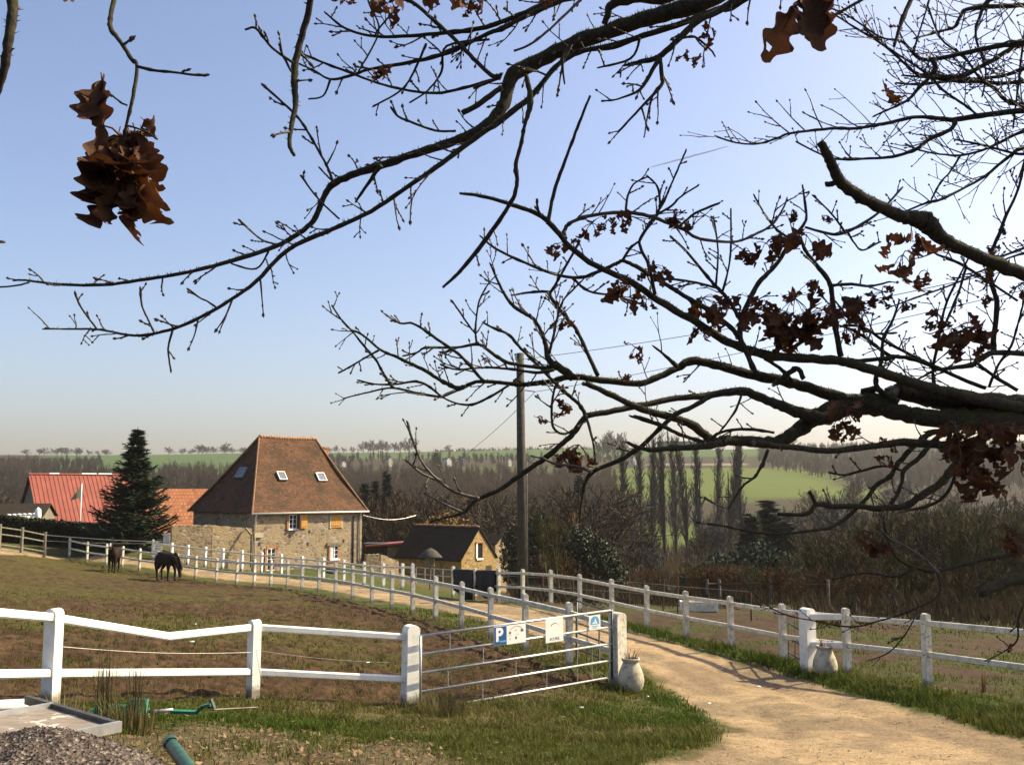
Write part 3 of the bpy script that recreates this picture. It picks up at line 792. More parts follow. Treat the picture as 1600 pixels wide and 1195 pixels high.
# walls
q = MB()
corners = [hb, hb + uF*WF, hb + uF*WF + uL*WL, hb + uL*WL]
q.prism([L2((c.x, c.y, GZ0)) for c in corners], (0, 0, WT - GZ0)); q.build('wall', M['stone'], house, uv=True)
# roof: gently flared hips, subdivided so the old ridge and planes sag a little
q = MB(); e = [c0, c0 + uF*LF, c0 + uF*LF + uL*LL, c0 + uL*LL]
EZ2 = EZ - .02
def roofplane(a, b_, c, d, sagn):
    n = 14; vs = []
    a, b_, c, d = [Vector(x) for x in (a, b_, c, d)]
    nr = (b_-a).cross(d-a).normalized()
    for i in range(n+1):
        for j in range(n+1):
            s, t = i/n, j/n
            p = a.lerp(b_, s).lerp(d.lerp(c, s), t)
            fl = -.16*math.sin(math.pi*t) - .05*math.sin(math.pi*s)*math.sin(math.pi*t) + .025*math.sin(s*9+t*5+sagn)*math.sin(math.pi*t)
            vs.append(L2(p + nr*fl*(1 if 0 < t < 1 else 0)))
    q.add(vs, [(i*(n+1)+j, (i+1)*(n+1)+j, (i+1)*(n+1)+j+1, i*(n+1)+j+1) for i in range(n) for j in range(n)])
E = [Vector((p.x, p.y, EZ2)) for p in e]
roofplane(E[0], E[1], ridge1, ridge0, 0); roofplane(E[1], E[2], ridge1, ridge1, 1); roofplane(E[2], E[3], ridge0, ridge1, 2); roofplane(E[3], E[0], ridge0, ridge0, 3)
q.add([L2(p - Z3*.03) for p in E], [(0, 1, 2, 3)])
roof = q.build('roof', M['oldtile'], house, uv=True)
q = MB(); n = 22                    # ridge tiles
for k in range(n):
    a = ridge0.lerp(ridge1, k/n); b_ = ridge0.lerp(ridge1, (k+1)/n + .01); up = Z3*(.02 + .03*random.random() - .05*math.sin(math.pi*k/n))
    q.tube([L2(a + up), L2(b_ + up)], [.12, .135], 8)
q.build('ridge_tile', M['ridge'], roof, True)
nh = 40
for a0, b0 in ((E[0], ridge0), (E[1], ridge1), (E[3], ridge0)):
    q = MB()
    for k in range(nh):
        a = a0.lerp(b0, k/nh); b_ = a0.lerp(b0, (k+1)/nh + .008); fl = -Z3*.07*math.sin(math.pi*k/nh)
        q.tube([L2(a+fl), L2(b_+fl)], [.085, .075], 6)
    q.build('hip_tile', M['ridge'], roof, True)
cb = on_plane(507, 709, ridge1 + uL*.9 + uF*.4, fn_)
q = MB(); Mz = Matrix.Rotation(TH, 3, 'Z'); q.box(L2(cb - Z3*.1), (.42, .5, 1.15), Mz); q.box(L2(cb + Z3*.5), (.52, .6, .12), Mz)
q.build('chimney', M['brick'], roof)
# skylights
def skylight(px0, py0, px1, py1, pl, nrm, along):
    ctr = on_plane((px0+px1)/2, (py0+py1)/2, pl, nrm); up = nrm.cross(along).normalized()
    if up.z < 0: up = -up
    w = (on_plane(px1, (py0+py1)/2, pl, nrm) - on_plane(px0, (py0+py1)/2, pl, nrm)).dot(along)
    w = abs(w)*.62; h = (on_plane((px0+px1)/2, py0, pl, nrm) - on_plane((px0+px1)/2, py1, pl, nrm)).length*.62
    Mx = Matrix((along, up, nrm)).transposed()
    q = MB()
    for sx, sy, ww, hh in ((0, .5, w, .06), (0, -.5, w, .06), (.5, 0, .06, h), (-.5, 0, .06, h)):
        q.box(L2(ctr + along*(sx*w) + up*(sy*h) + nrm*.03), (ww + .07 if sx == 0 else ww, hh if sx == 0 else hh - .07, .16), Mx)
    f = q.build('skylight', M['wire'], roof)
    q = MB(); q.box(L2(ctr + nrm*.05), (w-.06, h-.06, .04), Mx); q.build('pane', M['skyglass'], house).parent = roof
nF = (E[1]-E[0]).cross(ridge0-E[0]).normalized(); nL = (ridge0-E[3]).cross(E[0]-E[3]).normalized()
if nF.z < 0: nF = -nF
if nL.z < 0: nL = -nL
pF = E[0].lerp(ridge0, .5) - nF*.13
skylight(431, 735, 449, 752.5, pF, nF, uF); skylight(492, 737, 511, 754, pF, nF, uF)
skylight(369, 730, 386, 747, E[0].lerp(ridge0, .5) - nL*.13, nL, -uL)
# gutter and downpipes
q = MB(); q.tube([L2(E[0] + fn_*.05 - Z3*.03 - uF*.05), L2(E[1] + fn_*.05 - Z3*.05 + uF*.05)], .062, 8); q.build('gutter', M['pvc'], house, True)
for s in (.12, WF - .25):
    p = hb + uF*s + fn_*.09
    q = MB(); q.tube([L2((p.x, p.y, EZ - .05)) + fn_*.22, L2((p.x, p.y, EZ - .3)), L2((p.x, p.y, GZ0 + .1))], .052, 8); q.build('downpipe', M['pvc'], house, True)
p = hb + uF*(WF - .85) + fn_*.06
q = MB(); q.tube([L2((p.x, p.y, EZ - .4)), L2((p.x, p.y, GZ0 + .2))], .05, 8); q.build('downpipe', M['cable'], house, True)
def fpt(px, py, off=0.0): return on_plane(px, py, hb + fn_*off, fn_)
def fs_(px): return (fpt(px, 850) - hb).dot(uF)
Mf = Matrix((uF, fn_, Z3)).transposed()
def fbox(q, s0, s1, z0, z1, o0, o1):
    q.box(L2(hb + uF*((s0+s1)/2) + fn_*((o0+o1)/2)).xy.to_3d() + Z3*((z0+z1)/2 - GZ0), (abs(s1-s0), abs(o1-o0), abs(z1-z0)), Mf)
def zat(px, py): return fpt(px, py).z
def window(px0, px1, py0, py1, nx, ny, surround=True, sill=True, lit=False, arch=False):
    s0, s1 = fs_(px0), fs_(px1); pm = (px0+px1)/2; z1, z0 = zat(pm, py0), zat(pm, py1)
    w = empty('window', L2(hb + uF*s0 + Z3*(z0-hb.z)), 0); w.parent = house
    w.location = (0, 0, 0)
    q = MB(); fbox(q, s0, s1, z0, z1, -.02, .004); q.build('pane', M['glass'], w)
    q = MB(); t = .055
    fbox(q, s0, s0+t, z0, z1, .005, .05); fbox(q, s1-t, s1, z0, z1, .005, .05)
    fbox(q, s0+t, s1-t, z1-t, z1, .005, .05); fbox(q, s0+t, s1-t, z0, z0+t, .005, .05)
    for k in range(1, nx):
        x = s0 + (s1-s0)*k/nx; fbox(q, x-.03, x+.03, z0+t, z1-t, .006, .045)
    for k in range(1, ny):
        z = z0 + (z1-z0)*k/ny; fbox(q, s0+t, s1-t, z-.014, z+.014, .007, .03)
    q.build('frame', M['whitepaint'], w)
    if surround:
        q = MB(); b0 = .17
        fbox(q, s0-b0, s0, z0-.05, z1+.02, -.03, .075); fbox(q, s1, s1+b0, z0-.05, z1+.02, -.03, .075)
        if arch:
            n = 9; cx = (s0+s1)/2; rx = (s1-s0)/2
            for k in range(n):
                a0, a1 = math.pi*k/n, math.pi*(k+1)/n
                P = []
                for a, rr_ in ((a0, 1), (a1, 1), (a1, 1+b0/rx), (a0, 1+b0/rx)):
                    P.append(L2(hb + uF*(cx + rx*rr_*math.cos(a)) + fn_*-.03).xy.to_3d() + Z3*(z1 - .12 + (.16+ (b0 if rr_ > 1 else 0))*math.sin(a) - GZ0))
                q.prism(P, fn_*.105)
        else: fbox(q, s0-b0, s1+b0, z1+.02, z1+.16, -.03, .075)
        q.build('surround', M['brick'], w)
    if sill:
        q = MB(); fbox(q, s0-.08, s1+.08, z0-.09, z0-.003, -.02, .16); q.build('sill', M['whitepaint'], w)
    return s0, s1, z0, z1, w
s0, s1, z0, z1, w1 = window(450, 462.5, 803.5, 826, 2, 3)
q = MB()
for k in range(4): fbox(q, s1+.20+k*.17, s1+.365+k*.17, z0+.02, z1-.02, .08, .115)
fbox(q, s1+.2, s1+.88, z0+.15, z0+.25, .116, .135); fbox(q, s1+.2, s1+.88, z1-.25, z1-.15, .116, .135)
q.build('shutter', M['ochre'], w1)
q = MB(); fbox(q, s1+.02, s1+.16, z0+.02, z1-.02, .076, .40); q.build('shutter', M['rust'], w1)
sa, sb = fs_(517), fs_(532); za, zb = zat(524, 824), zat(524, 804.5)
q = MB()
for k in range(5): fbox(q, sa+(sb-sa)*k/5+.006, sa+(sb-sa)*(k+1)/5-.006, za, zb, .0, .05)
fbox(q, sa+.02, sb-.02, za+.15, za+.25, .051, .075); fbox(q, sa+.02, sb-.02, zb-.25, zb-.15, .051, .075)
q.build('shutter', M['ochre'], house)
q = MB(); fbox(q, sb+.01, sb+.16, za-.05, zb, -.03, .05); fbox(q, sa-.17, sa-.01, za-.05, zb, -.03, .05); q.build('quoin', M['lime'], house)
window(417, 430.5, 856, 891, 2, 4, True, False, arch=True)
s0, s1, z0, z1, w2 = window(516, 528.5, 852.5, 873, 2, 3)
q = MB(); fbox(q, s0-.35, s1+.3, z1+.02, z1+.22, -.02, .12); q.build('lintel', M['oldwood'], w2)
q = MB(); fbox(q, s0+.08, (s0+s1)/2-.04, z0+.07, z1-.07, .0045, .0052); q.build('curtain', M['whitepaint'], w2)
q = MB(); fbox(q, fs_(512), fs_(533), zat(522, 886), z0-.1, -.02, .02); q.build('brick_panel', M['brick'], house)
for px, py in ((483, 830.5), (480.5, 849), (536.5, 845), (405, 850)):
    s = fs_(px); z = zat(px, py); q = MB(); fbox(q, s-.09, s+.09, z-.12, z+.12, -.03, .012); q.build('wall_hole', M['cable'], house)
q = MB(); fbox(q, .05, .75, zat(400, 839.5), zat(400, 833), -.02, .14); q.build('ledge', M['lime'], house)
wire([L2(hb + uF*WF + fn_*.1) + O + Z3*(EZ-.35-GZ0) - Z3*(hb.z-GZ0), at(650, 805, 80)], .35, .010, M['wire'], 'service_cable', 'pale sagging cable leaving the right corner of the stone house')

# garden wall left of the house
def wall_run(pts, t, mat, label, coping=True, name='stone_wall', grp='low stone walls'):
    root = empty(name, pts[0][0], 0, label, 'wall', grp)
    q = MB(); o = pts[0][0]
    for (a, ha), (b_, hb_) in zip(pts[:-1], pts[1:]):
        d = (b_-a).normalized(); s = Vector((d.y, -d.x, 0))*t/2; n = 10
        P = []
        for k in range(n+1):
            p = a.lerp(b_, k/n) - o; h = ha + (hb_-ha)*k/n + random.uniform(-.04, .04)
            P.append((p, h))
        for (p, h), (p2, h2) in zip(P[:-1], P[1:]):
            q.add([p+s-Z3*.6, p2+s-Z3*.6, p2+s+Z3*h2, p+s+Z3*h, p-s-Z3*.6, p2-s-Z3*.6, p2-s+Z3*h2, p-s+Z3*h],
                  [(0,1,2,3),(5,4,7,6),(3,2,6,7),(1,5,6,2),(4,0,3,7)])
    q.build('wall', mat, root, uv=True)
    return root
def topw(px, py, Y, base):
    p = at(px, py, Y); g = at(px, base, Y); return Vector((p.x, p.y, g.z)), p.z - g.z
wall_run([topw(268, 820, 64.9, 880), topw(330, 820.5, 66.3, 886), topw(392, 826, 68.2, 891)], .45, M['stone2'], 'rough stone garden wall between the dark spruce and the stone house')
q = MB(); a = at(384, 825, 67.6); b_ = at(393, 836, 67.3); c = at(392, 886, 67.3)
q.bar(a, b_, .10, .12); q.bar(b_, c, .12, .12); o = q.shift(c).build('wooden_brace', M['oldwood'], None, loc=c); tag(o, 'grey timber brace post against the end of the garden wall', 'post')
wall_run([topw(571, 866, 75.5, 893), topw(592, 865, 76, 893), topw(606, 871, 76.6, 894), topw(620, 876, 77.2, 894)], .5, M['stone2'], 'low crumbling stone wall to the right of the stone house')
q = MB(); bt = at(517, 892, 70); bt.z = gz(bt.x, bt.y); q.lathe([(.28, 0), (.36, .42), (.38, .44), (.35, .44), (.27, .05)], (0, 0, 0), 18); o = q.build('tub', M['blue'], None, True, loc=bt); tag(o, 'small dark blue tub on the grass in front of the house', 'tub')

# ------------------------------------------------------------------ generic gabled building
def gable(name, label, cat, grp, P, g, L, w, zb, ze, za, wallm, roofm, ov=.25, roof_name='roof', gov=.2):
    """P near gable corner; ridge runs from P along g for L; gable width w along p"""
    p = Vector((-g.y, g.x, 0))
    if p.y < 0: p = -p
    o = Vector((P.x, P.y, zb)); root = empty(name, o, 0, label, cat, grp)
    A = [Vector((0,0,0)), p*w, g*L + p*w, g*L]
    he, ha = ze-zb, za-zb
    q = MB()
    q.prism([A[0], A[1], A[1]+Z3*he, p*w/2 + Z3*(ha-.06), A[0]+Z3*he], g*L)
    q.build('wall', wallm, root, uv=True)
    q = MB(); sl = (ha-he)/(w/2); t = .09
    for sgn_, e0 in ((-1, A[0]), (1, p*w)):
        ed = e0 + p*(sgn_*ov) + Z3*(he - sl*ov + .05); rd = p*w/2 + Z3*(ha + .05)
        a = ed - g*gov; b_ = ed + g*(L+gov); c = rd + g*(L+gov); d = rd - g*gov
        q.add([a, b_, c, d, a+Z3*t, b_+Z3*t, c+Z3*t, d+Z3*t], [(4,5,6,7),(0,3,2,1),(0,1,5,4),(1,2,6,5),(2,3,7,6),(3,0,4,7)])
    rf = q.build(roof_name, roofm, root, uv=True)
    return root, o, p, rf, he, ha
# small barn with golden gable
Yb = 78.0; Pb = at(721, 873.5, Yb); g = Vector((-.80, .60, 0)).normalized(); pp = Vector((.6, .8, 0))
wB = bisect(lambda w: proj(Pb + pp*w)[0] - 774, 1, 12); LB = bisect(lambda L: -(proj(Pb + g*L)[0] - 620), 1, 20)
apx = Pb + pp*wB/2; zaB = bisect(lambda z: -(proj((apx.x, apx.y, z))[1] - 826), -8, 6)
barn, ob, pb_, rfB, heB, haB = gable('small_barn', 'small golden stone barn with a black mossy roof and a lit gable', 'barn', None, Pb, g, LB, wB, -8.6, Pb.z, zaB, M['goldstone'], M['darktile'], .22, gov=.12)
gn2 = -g
Mg = Matrix((pb_, gn2, Z3)).transposed()
def gpl(px, py): return on_plane(px, py, Pb, gn2)
def gbox(q, px0, px1, py0, py1, o0, o1):
    a = gpl(px0, py1); b_ = gpl(px1, py0); pm = (px0+px1)/2; zt = gpl(pm, py0).z; zb_ = gpl(pm, py1).z
    s0 = (a-Pb).dot(pb_); s1 = (b_-Pb).dot(pb_)
    c = Pb + pb_*((s0+s1)/2) + gn2*((o0+o1)/2); q.box(Vector((c.x-ob.x, c.y-ob.y, (zt+zb_)/2-ob.z)), (abs(s1-s0), abs(o1-o0), zt-zb_), Mg)
wn = empty('window', (0,0,0)); wn.parent = barn
q = MB(); gbox(q, 745.5, 753, 849, 871, -.02, .01); q.build('pane', M['glass'], wn)
q = MB(); gbox(q, 743, 745.4, 848, 872, -.02, .08); gbox(q, 744, 754, 872, 874.5, -.02, .1); q.build('frame', M['whitepaint'], wn)
q = MB(); gbox(q, 743, 755, 846, 848, -.02, .12); gbox(q, 753.1, 754.6, 849, 871, -.02, .06); q.build('lintel', M['brick'], wn)
q = MB(); gbox(q, 759, 768, 883, 893, -.02, .012); q.build('hatch', M['darksteel'], barn)
q = MB(); a = pb_*wB/2 + Z3*(haB+.16)
for k in range(18):
    q.tube([a + g*(LB*k/18) + Z3*random.uniform(0, .04), a + g*(LB*(k+1.05)/18) + Z3*random.uniform(0, .04)], .09, 7)
q.build('ridge_tile', M['ridge'], rfB, True)
# another sliver of building behind the barn
q0 = at(772, 890, 90)
bh, *_ = gable('stone_outbuilding', 'narrow sunlit stone outbuilding half hidden behind the golden barn and the pole', 'building', None, at(774, 872, 92), Vector((-.8,.6,0)), 4.0, 1.9, -10, at(774, 850, 92).z, at(774, 838, 92).z, M['stone2'], M['darktile'], .15)

# red corrugated barn
Yr = 84.0; g = Vector((math.cos(R(40)), math.sin(R(40)), 0))
Pr = at(63, 816, Yr); pR = Vector((-g.y, g.x, 0))
wR = 2*bisect(lambda h: -(proj(Pr + pR*h)[0] - 45.5), .3, 9); ridge_l = Pr + pR*wR/2
ridge_l.z = bisect(lambda z: -(proj((ridge_l.x, ridge_l.y, z))[1] - 744), -6, 6); LR = bisect(lambda L: proj(Pr + g*L)[0] - 232, 2, 40)
rb, orr, pr_, rfR, heR, haR = gable('red_barn', 'large dark timber barn under a red ribbed metal roof left of the spruce', 'barn', None, Pr, g, LR, wR, -5.2, Pr.z, ridge_l.z, M['oldwood'], M['redmetal'], .3, gov=.25)
q = MB(); sl = (haR-heR)/(wR/2); n = int(LR/.36)
for k in range(n+1):
    x = g*(LR*k/n); a = x - pr_*.30 + Z3*(heR - sl*.30 + .145); b_ = x + pr_*wR/2 + Z3*(haR + .145)
    q.bar(a, b_, .12, .07)
q.build('roof_rib', M['redmetal'], rfR)
q = MB(); a = pr_*wR/2 + Z3*(haR + .20); q.tube([a - g*.25, a + g*(LR+.25)], .10, 8); q.build('ridge_cap', M['redmetal'], rfR)
for f0, f1 in ((.16, .25), (.46, .6), (.62, .75)):
    q = MB(); q.tube([a + g*(LR*f0) + Z3*.05, a + g*(LR*f1) + Z3*.05], .09, 6); q.build('ridge_patch', M['whitepaint'], rfR)
# orange annex behind the house
Ya = 83.0; Pa = at(236, 836, Ya); ra = at(240, 766, 86.5); g = Vector((math.cos(R(12)), math.sin(R(12)), 0)); pA = Vector((-g.y, g.x, 0))
wA = 2*((ra-Pa).dot(pA))
gable('tiled_annex', 'low building with a bright orange pantile roof between the spruce and the stone house', 'building', None, Pa, g, 6.2, wA, -5.3, Pa.z, ra.z, M['stone2'], M['pantile'], .2)
# dark shed at far left
g = Vector((1, .12, 0)).normalized(); Ps = at(-40, 806, 80)
gable('low_shed', 'low dark-roofed shed at the far left edge behind the hedge', 'shed', None, Ps, g, 5.3, 3.0, -5, Ps.z, at(-40, 789, 81.5).z, M['oldwood'], M['darktile'], .3)
q = MB()
for k in range(6):
    p = at(14 + k*8, 804.5 - .3*k, 78.5) - at(14, 804.5, 78.5); q.blob(p, (.2, .2, .10), 8, 5)
lo = at(14, 804.5, 78.5)
q.box(Vector((1.0, .1, -.62)), (2.2, .3, 1.1)); o = q.build('wrapped_bale_stack', M['whitepaint'], None, True, loc=lo); tag(o, 'row of white wrapped bundles under the eaves of the dark shed', 'bales')
p = at(58.5, 812, 77); q = MB(); q.lathe([(.02, 0), (.2, .1), (.25, .6), (.22, 1.1), (.06, 1.28), (.01, 1.3)], (0, 0, 0), 14); q.tube([(0,0,-3.2),(0,0,.1)], .04, 6); o = q.build('white_float', M['whitepaint'], None, True, loc=at(58.5, 818, 77)); tag(o, 'upright white oval object at the corner of the red barn', 'marker')
# red stable shed right of the house
g = Vector((1, .25, 0)).normalized(); Pq = at(570, 872, 84)
shed = empty('stable_shed', Pq, 0, 'dark stable shed with a thin red roof edge between house and small barn', 'shed')
q = MB(); q.box((.8, 1.2, .15), (2.0, 2.4, 2.2)); q.build('wall', M['cable'], shed)
q = MB(); q.box((2.75, 1.0, .1), (1.7, 2.2, 1.9)); q.build('side_panel', M['oldwood'], shed)
q = MB(); q.box((2.1, .9, 1.2), (4.0, 3.0, .16), Matrix.Rotation(R(-4), 3, 'Y')); q.build('roof', M['redmetal'], shed)

# flag
fpb = at(124, 838, 74); ft_ = at(128, 755, 74)
fp = empty('flagpole', fpb, 0, 'thin white flagpole with a limp yellow and grey flag before the red roof', 'flagpole')
q = MB(); q.tube([Vector((0, 0, -1)), ft_ - fpb], [.05, .035], 8); q.build('pole', M['whitepaint'], fp, True)
m, nt, b = newmat('flag_cloth', .8, .2); sp = nt.nodes.new('ShaderNodeSeparateXYZ'); nt.links.new(coord(nt, 'Generated'), sp.inputs[0])
nt.links.new(ramp(nt, sp.outputs[0], [(0, (.22, .19, .20)), (.45, (.34, .29, .27)), (.55, (.80, .64, .16)), (.85, (.80, .70, .45))], 'LINEAR'), b.inputs['Base Color'])
q = MB(); tp = ft_ - fpb; nx, nz = 10, 10; vs = []
for i in range(nx+1):
    for j in range(nz+1):
        s, t = i/nx, j/nz
        vs.append(tp + Vector((-s*(.25+.55*t), .10*math.sin(s*9+t*3)*s, -.05 - t*(1.0) - s*.42*(1-t*.4))))
q.add(vs, [(i*(nz+1)+j, (i+1)*(nz+1)+j, (i+1)*(nz+1)+j+1, i*(nz+1)+j+1) for i in range(nx) for j in range(nz)])
q.build('flag', m, fp, True)

# bird house post, pens, trough, crates
bp = at(672, 916, 52); bp.z = gz(bp.x, bp.y)
bhs = empty('bird_table', bp, 0, 'thatched bird table on a pole in front of the small barn roof', 'bird table')
hh = at(672, 860, 52).z - bp.z
q = MB(); q.tube([(0,0,-.2),(0,0,hh-.8)], .05, 8); q.build('pole', M['oldwood'], bhs)
q = MB(); q.box((0,0,hh-.55), (.42,.42,.55)); q.build('box', M['oldwood'], bhs)
q = MB(); q.lathe([(.62, hh-.36), (.58, hh-.28), (.34, hh-.02), (.1, hh+.12), (.01, hh+.14)], (0,0,0), 14, .06); q.build('roof', M['polewood'], bhs, True)
pen = empty('metal_pen', at(646, 918, 58), 0, 'grey tubular metal pen railings in front of the small barn', 'railing')
o0 = at(646, 918, 58)
segs = [(650, 888, 906, 60), (705, 892, 914, 55)]
for t in (0, .5, 1):
    a = at(650, 886 + 20*t, 62); b_ = at(706, 890 + 22*t, 56); q = MB(); q.tube([a - o0, b_ - o0], .025, 6); q.build('bar', M['galv'], pen)
for k in range(5):
    f = k/4; q = MB(); a = at(650+56*f, 886+4*f, 62-6*f); b_ = at(650+56*f, 912+6*f, 62-6*f); q.tube([a-o0, b_-o0], .03, 6); q.build('upright', M['galv'], pen)
tr = at(1092, 957, 36); tr.z = gz(tr.x, tr.y)
tg = empty('feed_trough', tr, R(-6), 'long pale concrete trough on the grass beyond the right fence', 'trough')
q = MB()
for c_, s_ in (((0,-.2,.2),(1.25,.06,.34)),((0,.2,.2),(1.25,.06,.34)),((0,0,.06),(1.25,.34,.06))): q.box(c_, s_)
q.build('basin', M['worn_rail'], tg)
q = MB(); q.box((.65,0,.2),(.06,.47,.36)); q.box((-.65,0,.2),(.06,.47,.36)); q.build('end_wall', M['white_rail'], tg)
# slatted white crate and grey box by the garden wall
cp_ = at(246, 873, 65.3); cp_.z = gz(cp_.x, cp_.y)
cr = empty('slatted_crate', cp_, R(15), 'white slatted crate stack at the end of the fence by the spruce', 'crate')
for k in range(6):
    q = MB(); q.box((0, 0, .12+.17*k), (.5, .45, .10)); q.build('slat', M['whitepaint'], cr)
for sx in (-.24, .24):
    q = MB(); q.box((sx, -.24, .5), (.06, .05, 1.06)); q.build('upright', M['worn_rail'], cr)
p = at(261, 852, 67); q = MB(); q.box((0,0,.35),(.42,.4,.7)); q.box((0,0,.76),(.5,.48,.10)); o = q.build('letter_box', M['galv'], None, loc=p); tag(o, 'grey box with a white lid at the end of the garden wall', 'box')
q = MB(); q.bar(at(268, 820, 65.9)-at(268, 880, 65.9), Vector((0,0,-.3)), .14, .12); o = q.build('gate_timber', M['polewood'], None, loc=at(268, 880, 65.9)); tag(o, 'dark upright timber at the left end of the garden wall', 'post')

# wire fence beyond the right-hand fence
st = [(720,907,54),(792,920,50),(848,934,46),(895,944,42),(925,952,39),(981,958,38),(1005,960,37),(1033,966,36),(1056,970,35),(1170,985,32)]
o0 = at(*st[0]); wf = empty('wire_fence', o0, 0, 'old wire fence on thin rusty stakes beyond the right-hand concrete fence', 'fence')
tops = []
for px, py, Y in st:
    p = gp(px, Y); q = MB(); hgt = random.uniform(1.0, 1.35); q.tube([p-o0-Z3*.3, p-o0+Vector((random.uniform(-.06,.06),0,hgt))], .032, 6); q.build('stake', M['rust'], wf); tops.append(p-o0)
for z in (.95, .55):
    q = MB(); q.tube([t_ + Z3*z for t_ in tops], .006, 4); q.build('wire_strand', M['wire'], wf)
st = [(1103,957,44),(1122,955,44),(1200,966,41),(1290,972,38.5)]
o0 = gp(1103, 44); wf = empty('pole_rail', o0, 0, 'low reddish pole rail on grey posts at the edge of the wood', 'fence')
for px, py, Y in st:
    p = gp(px, Y) - o0; q = MB(); q.tube([p-Z3*.3, p+Z3*1.05], .06, 7); q.build('post', M['oldwood'], wf)
for i in range(3):
    a = gp(st[i][0], st[i][2]) - o0; b_ = gp(st[i+1][0], st[i+1][2]) - o0; q = MB(); q.tube([a+Z3*.85, b_+Z3*.85], .05, 7); q.build('rail', M['rust'], wf)

# ------------------------------------------------------------------ trailer deck, heap, pipe, green implement
DZ = -2.33
def on_z(px, py, z): d = ray(px, py); return d*(z/d.z)
fr = on_z(181, 1134, DZ); br = on_z(84, 1105, DZ)
inn = Vector((-(fr-br).y, (fr-br).x, 0)).normalized(); inn = inn if inn.x < 0 else -inn
m, nt, b = newmat('deck_boards', .9, .2)
v_ = coord(nt, 'pos'); mp = nt.nodes.new('ShaderNodeMapping'); mp.inputs['Rotation'].default_value = (0, 0, R(40)); mp.inputs['Scale'].default_value = (2, 9, 1); nt.links.new(v_, mp.inputs[0])
c = ramp(nt, noise(nt, mp.outputs[0], 2, 6, .7), [(.3, (.13, .105, .085)), (.6, (.25, .21, .175)), (.75, (.33, .29, .24))])
c = mixc(nt, ramp(nt, noise(nt, v_, 5, 3), [(.63, (0, 0, 0)), (.66, (.8, .8, .8))]), c, (.5, .47, .41))
nt.links.new(c, b.inputs['Base Color']); bump(nt, b, noise(nt, mp.outputs[0], 6, 4), .4, .01); M['deck'] = m
deck = empty('trailer_deck', fr, 0, 'weathered flat trailer deck with a metal rim lying at bottom left', 'trailer')
q = MB(); q.prism([Vector((0,0,-.05)), br-fr-Z3*.05, br-fr+inn*2.6-Z3*.05, inn*2.6-Z3*.05], (0,0,.05)); q.build('boards', M['deck'], deck)
ext = (br-fr).normalized()
q = MB(); q.bar(-ext*.02+Z3*.0, (br-fr)+ext*.62+Z3*.0, .055, .09); q.build('rim', M['darksteel'], deck)
q = MB(); q.bar(-ext*.035-inn*.03, inn*2.6-ext*.035, .05, .10); q.build('rim', M['galv'], deck)
q = MB(); q.bar((br-fr)+ext*.03, (br-fr)+ext*.03+inn*2.6, .05, .10); q.build('rim', M['galv'], deck)
q = MB(); q.bar(inn*.5-Z3*.13, (br-fr)+inn*.5-Z3*.13, .08, .16); q.bar(inn*1.8-Z3*.13, (br-fr)+inn*1.8-Z3*.13, .08, .16); q.build('bearer', M['oldwood'], deck)
p = at(8, 1103, 11.0); q = MB(); q.tube([at(-60, 1106, 10.6)-p, at(30, 1101, 11.2)-p, at(47, 1099, 11.3)-p], [.07, .065, .06], 10); q.build('white_pole', M['white_rail'], None, True, loc=p); tag(bpy.data.objects['white_pole'], 'white broken rail end lying behind the trailer deck', 'rail')
# heap of stone chips
hc = at(88, 1168, 7.6); hc.z = gz(hc.x, hc.y)
m, nt, b = newmat('stone_chips', .9, .25)
v_ = coord(nt, 'pos'); vo = nd(nt, 'ShaderNodeTexVoronoi', Scale=42.0); nt.links.new(v_, vo.inputs['Vector'])
sep = nt.nodes.new('ShaderNodeSeparateColor'); nt.links.new(vo.outputs['Color'], sep.inputs[0])
c = ramp(nt, sep.outputs[0], [(0, (.032, .024, .021)), (.5, (.072, .054, .044)), (.85, (.12, .092, .074)), (1, (.24, .20, .17))])
nt.links.new(c, b.inputs['Base Color']); bump(nt, b, vo.outputs['Distance'], .8, .02); M['chips'] = m
q = MB(); n = 60; hx, hy, hz = 1.25, 1.05, .62
zt = at(95, 1149, 7.6).z - hc.z
P = []
for i in range(n+1):
    for j in range(n+1):
        x, y = (i/n*2-1)*hx, (j/n*2-1)*hy; r2 = (x/hx)**2 + (y/hy)**2
        z = zt*max(0, 1-r2)**.9*(1+.25*(vnoise(np.array([x*2.2]), np.array([y*2.2]), 4)[0]-.5)) - .12*min(1, r2) + .05*(vnoise(np.array([x*9+5]), np.array([y*9]), 6)[0]-.5)
        P.append(Vector((x, y, z + gz(hc.x+x, hc.y+y) - hc.z)))
q.add(P, [(i*(n+1)+j, (i+1)*(n+1)+j, (i+1)*(n+1)+j+1, i*(n+1)+j+1) for i in range(n) for j in range(n)])
def hz_at(x, y):
    i = min(n, max(0, int((x/hx+1)/2*n+.5))); j = min(n, max(0, int((y/hy+1)/2*n+.5))); return P[i*(n+1)+j].z
for k in range(9000):
    a = random.uniform(0, 6.28); rr_ = math.sqrt(random.random())*1.12; x, y = hx*rr_*math.cos(a), hy*rr_*math.sin(a)
    s = random.uniform(.003, .009); z = hz_at(x, y) if abs(x) < hx and abs(y) < hy else gz(hc.x+x, hc.y+y)-hc.z
    ax = Vector((random.uniform(-1,1), random.uniform(-1,1), random.uniform(-1,1))).normalized(); bx = ax.orthogonal().normalized(); cx = ax.cross(bx)
    c_ = Vector((x, y, z + s*.3)); vs = [c_+ax*s*1.4, c_+bx*s, c_-bx*s*.8+cx*s*.7, c_-bx*s*.6-cx*s, c_-ax*s]
    q.add(vs, [(0,1,2),(0,2,3),(0,3,1),(4,2,1),(4,3,2),(4,1,3)])
o = q.build('gravel_heap', M['chips'], None, loc=hc); tag(o, 'heap of brown stone chips in the bottom left corner', 'gravel heap')
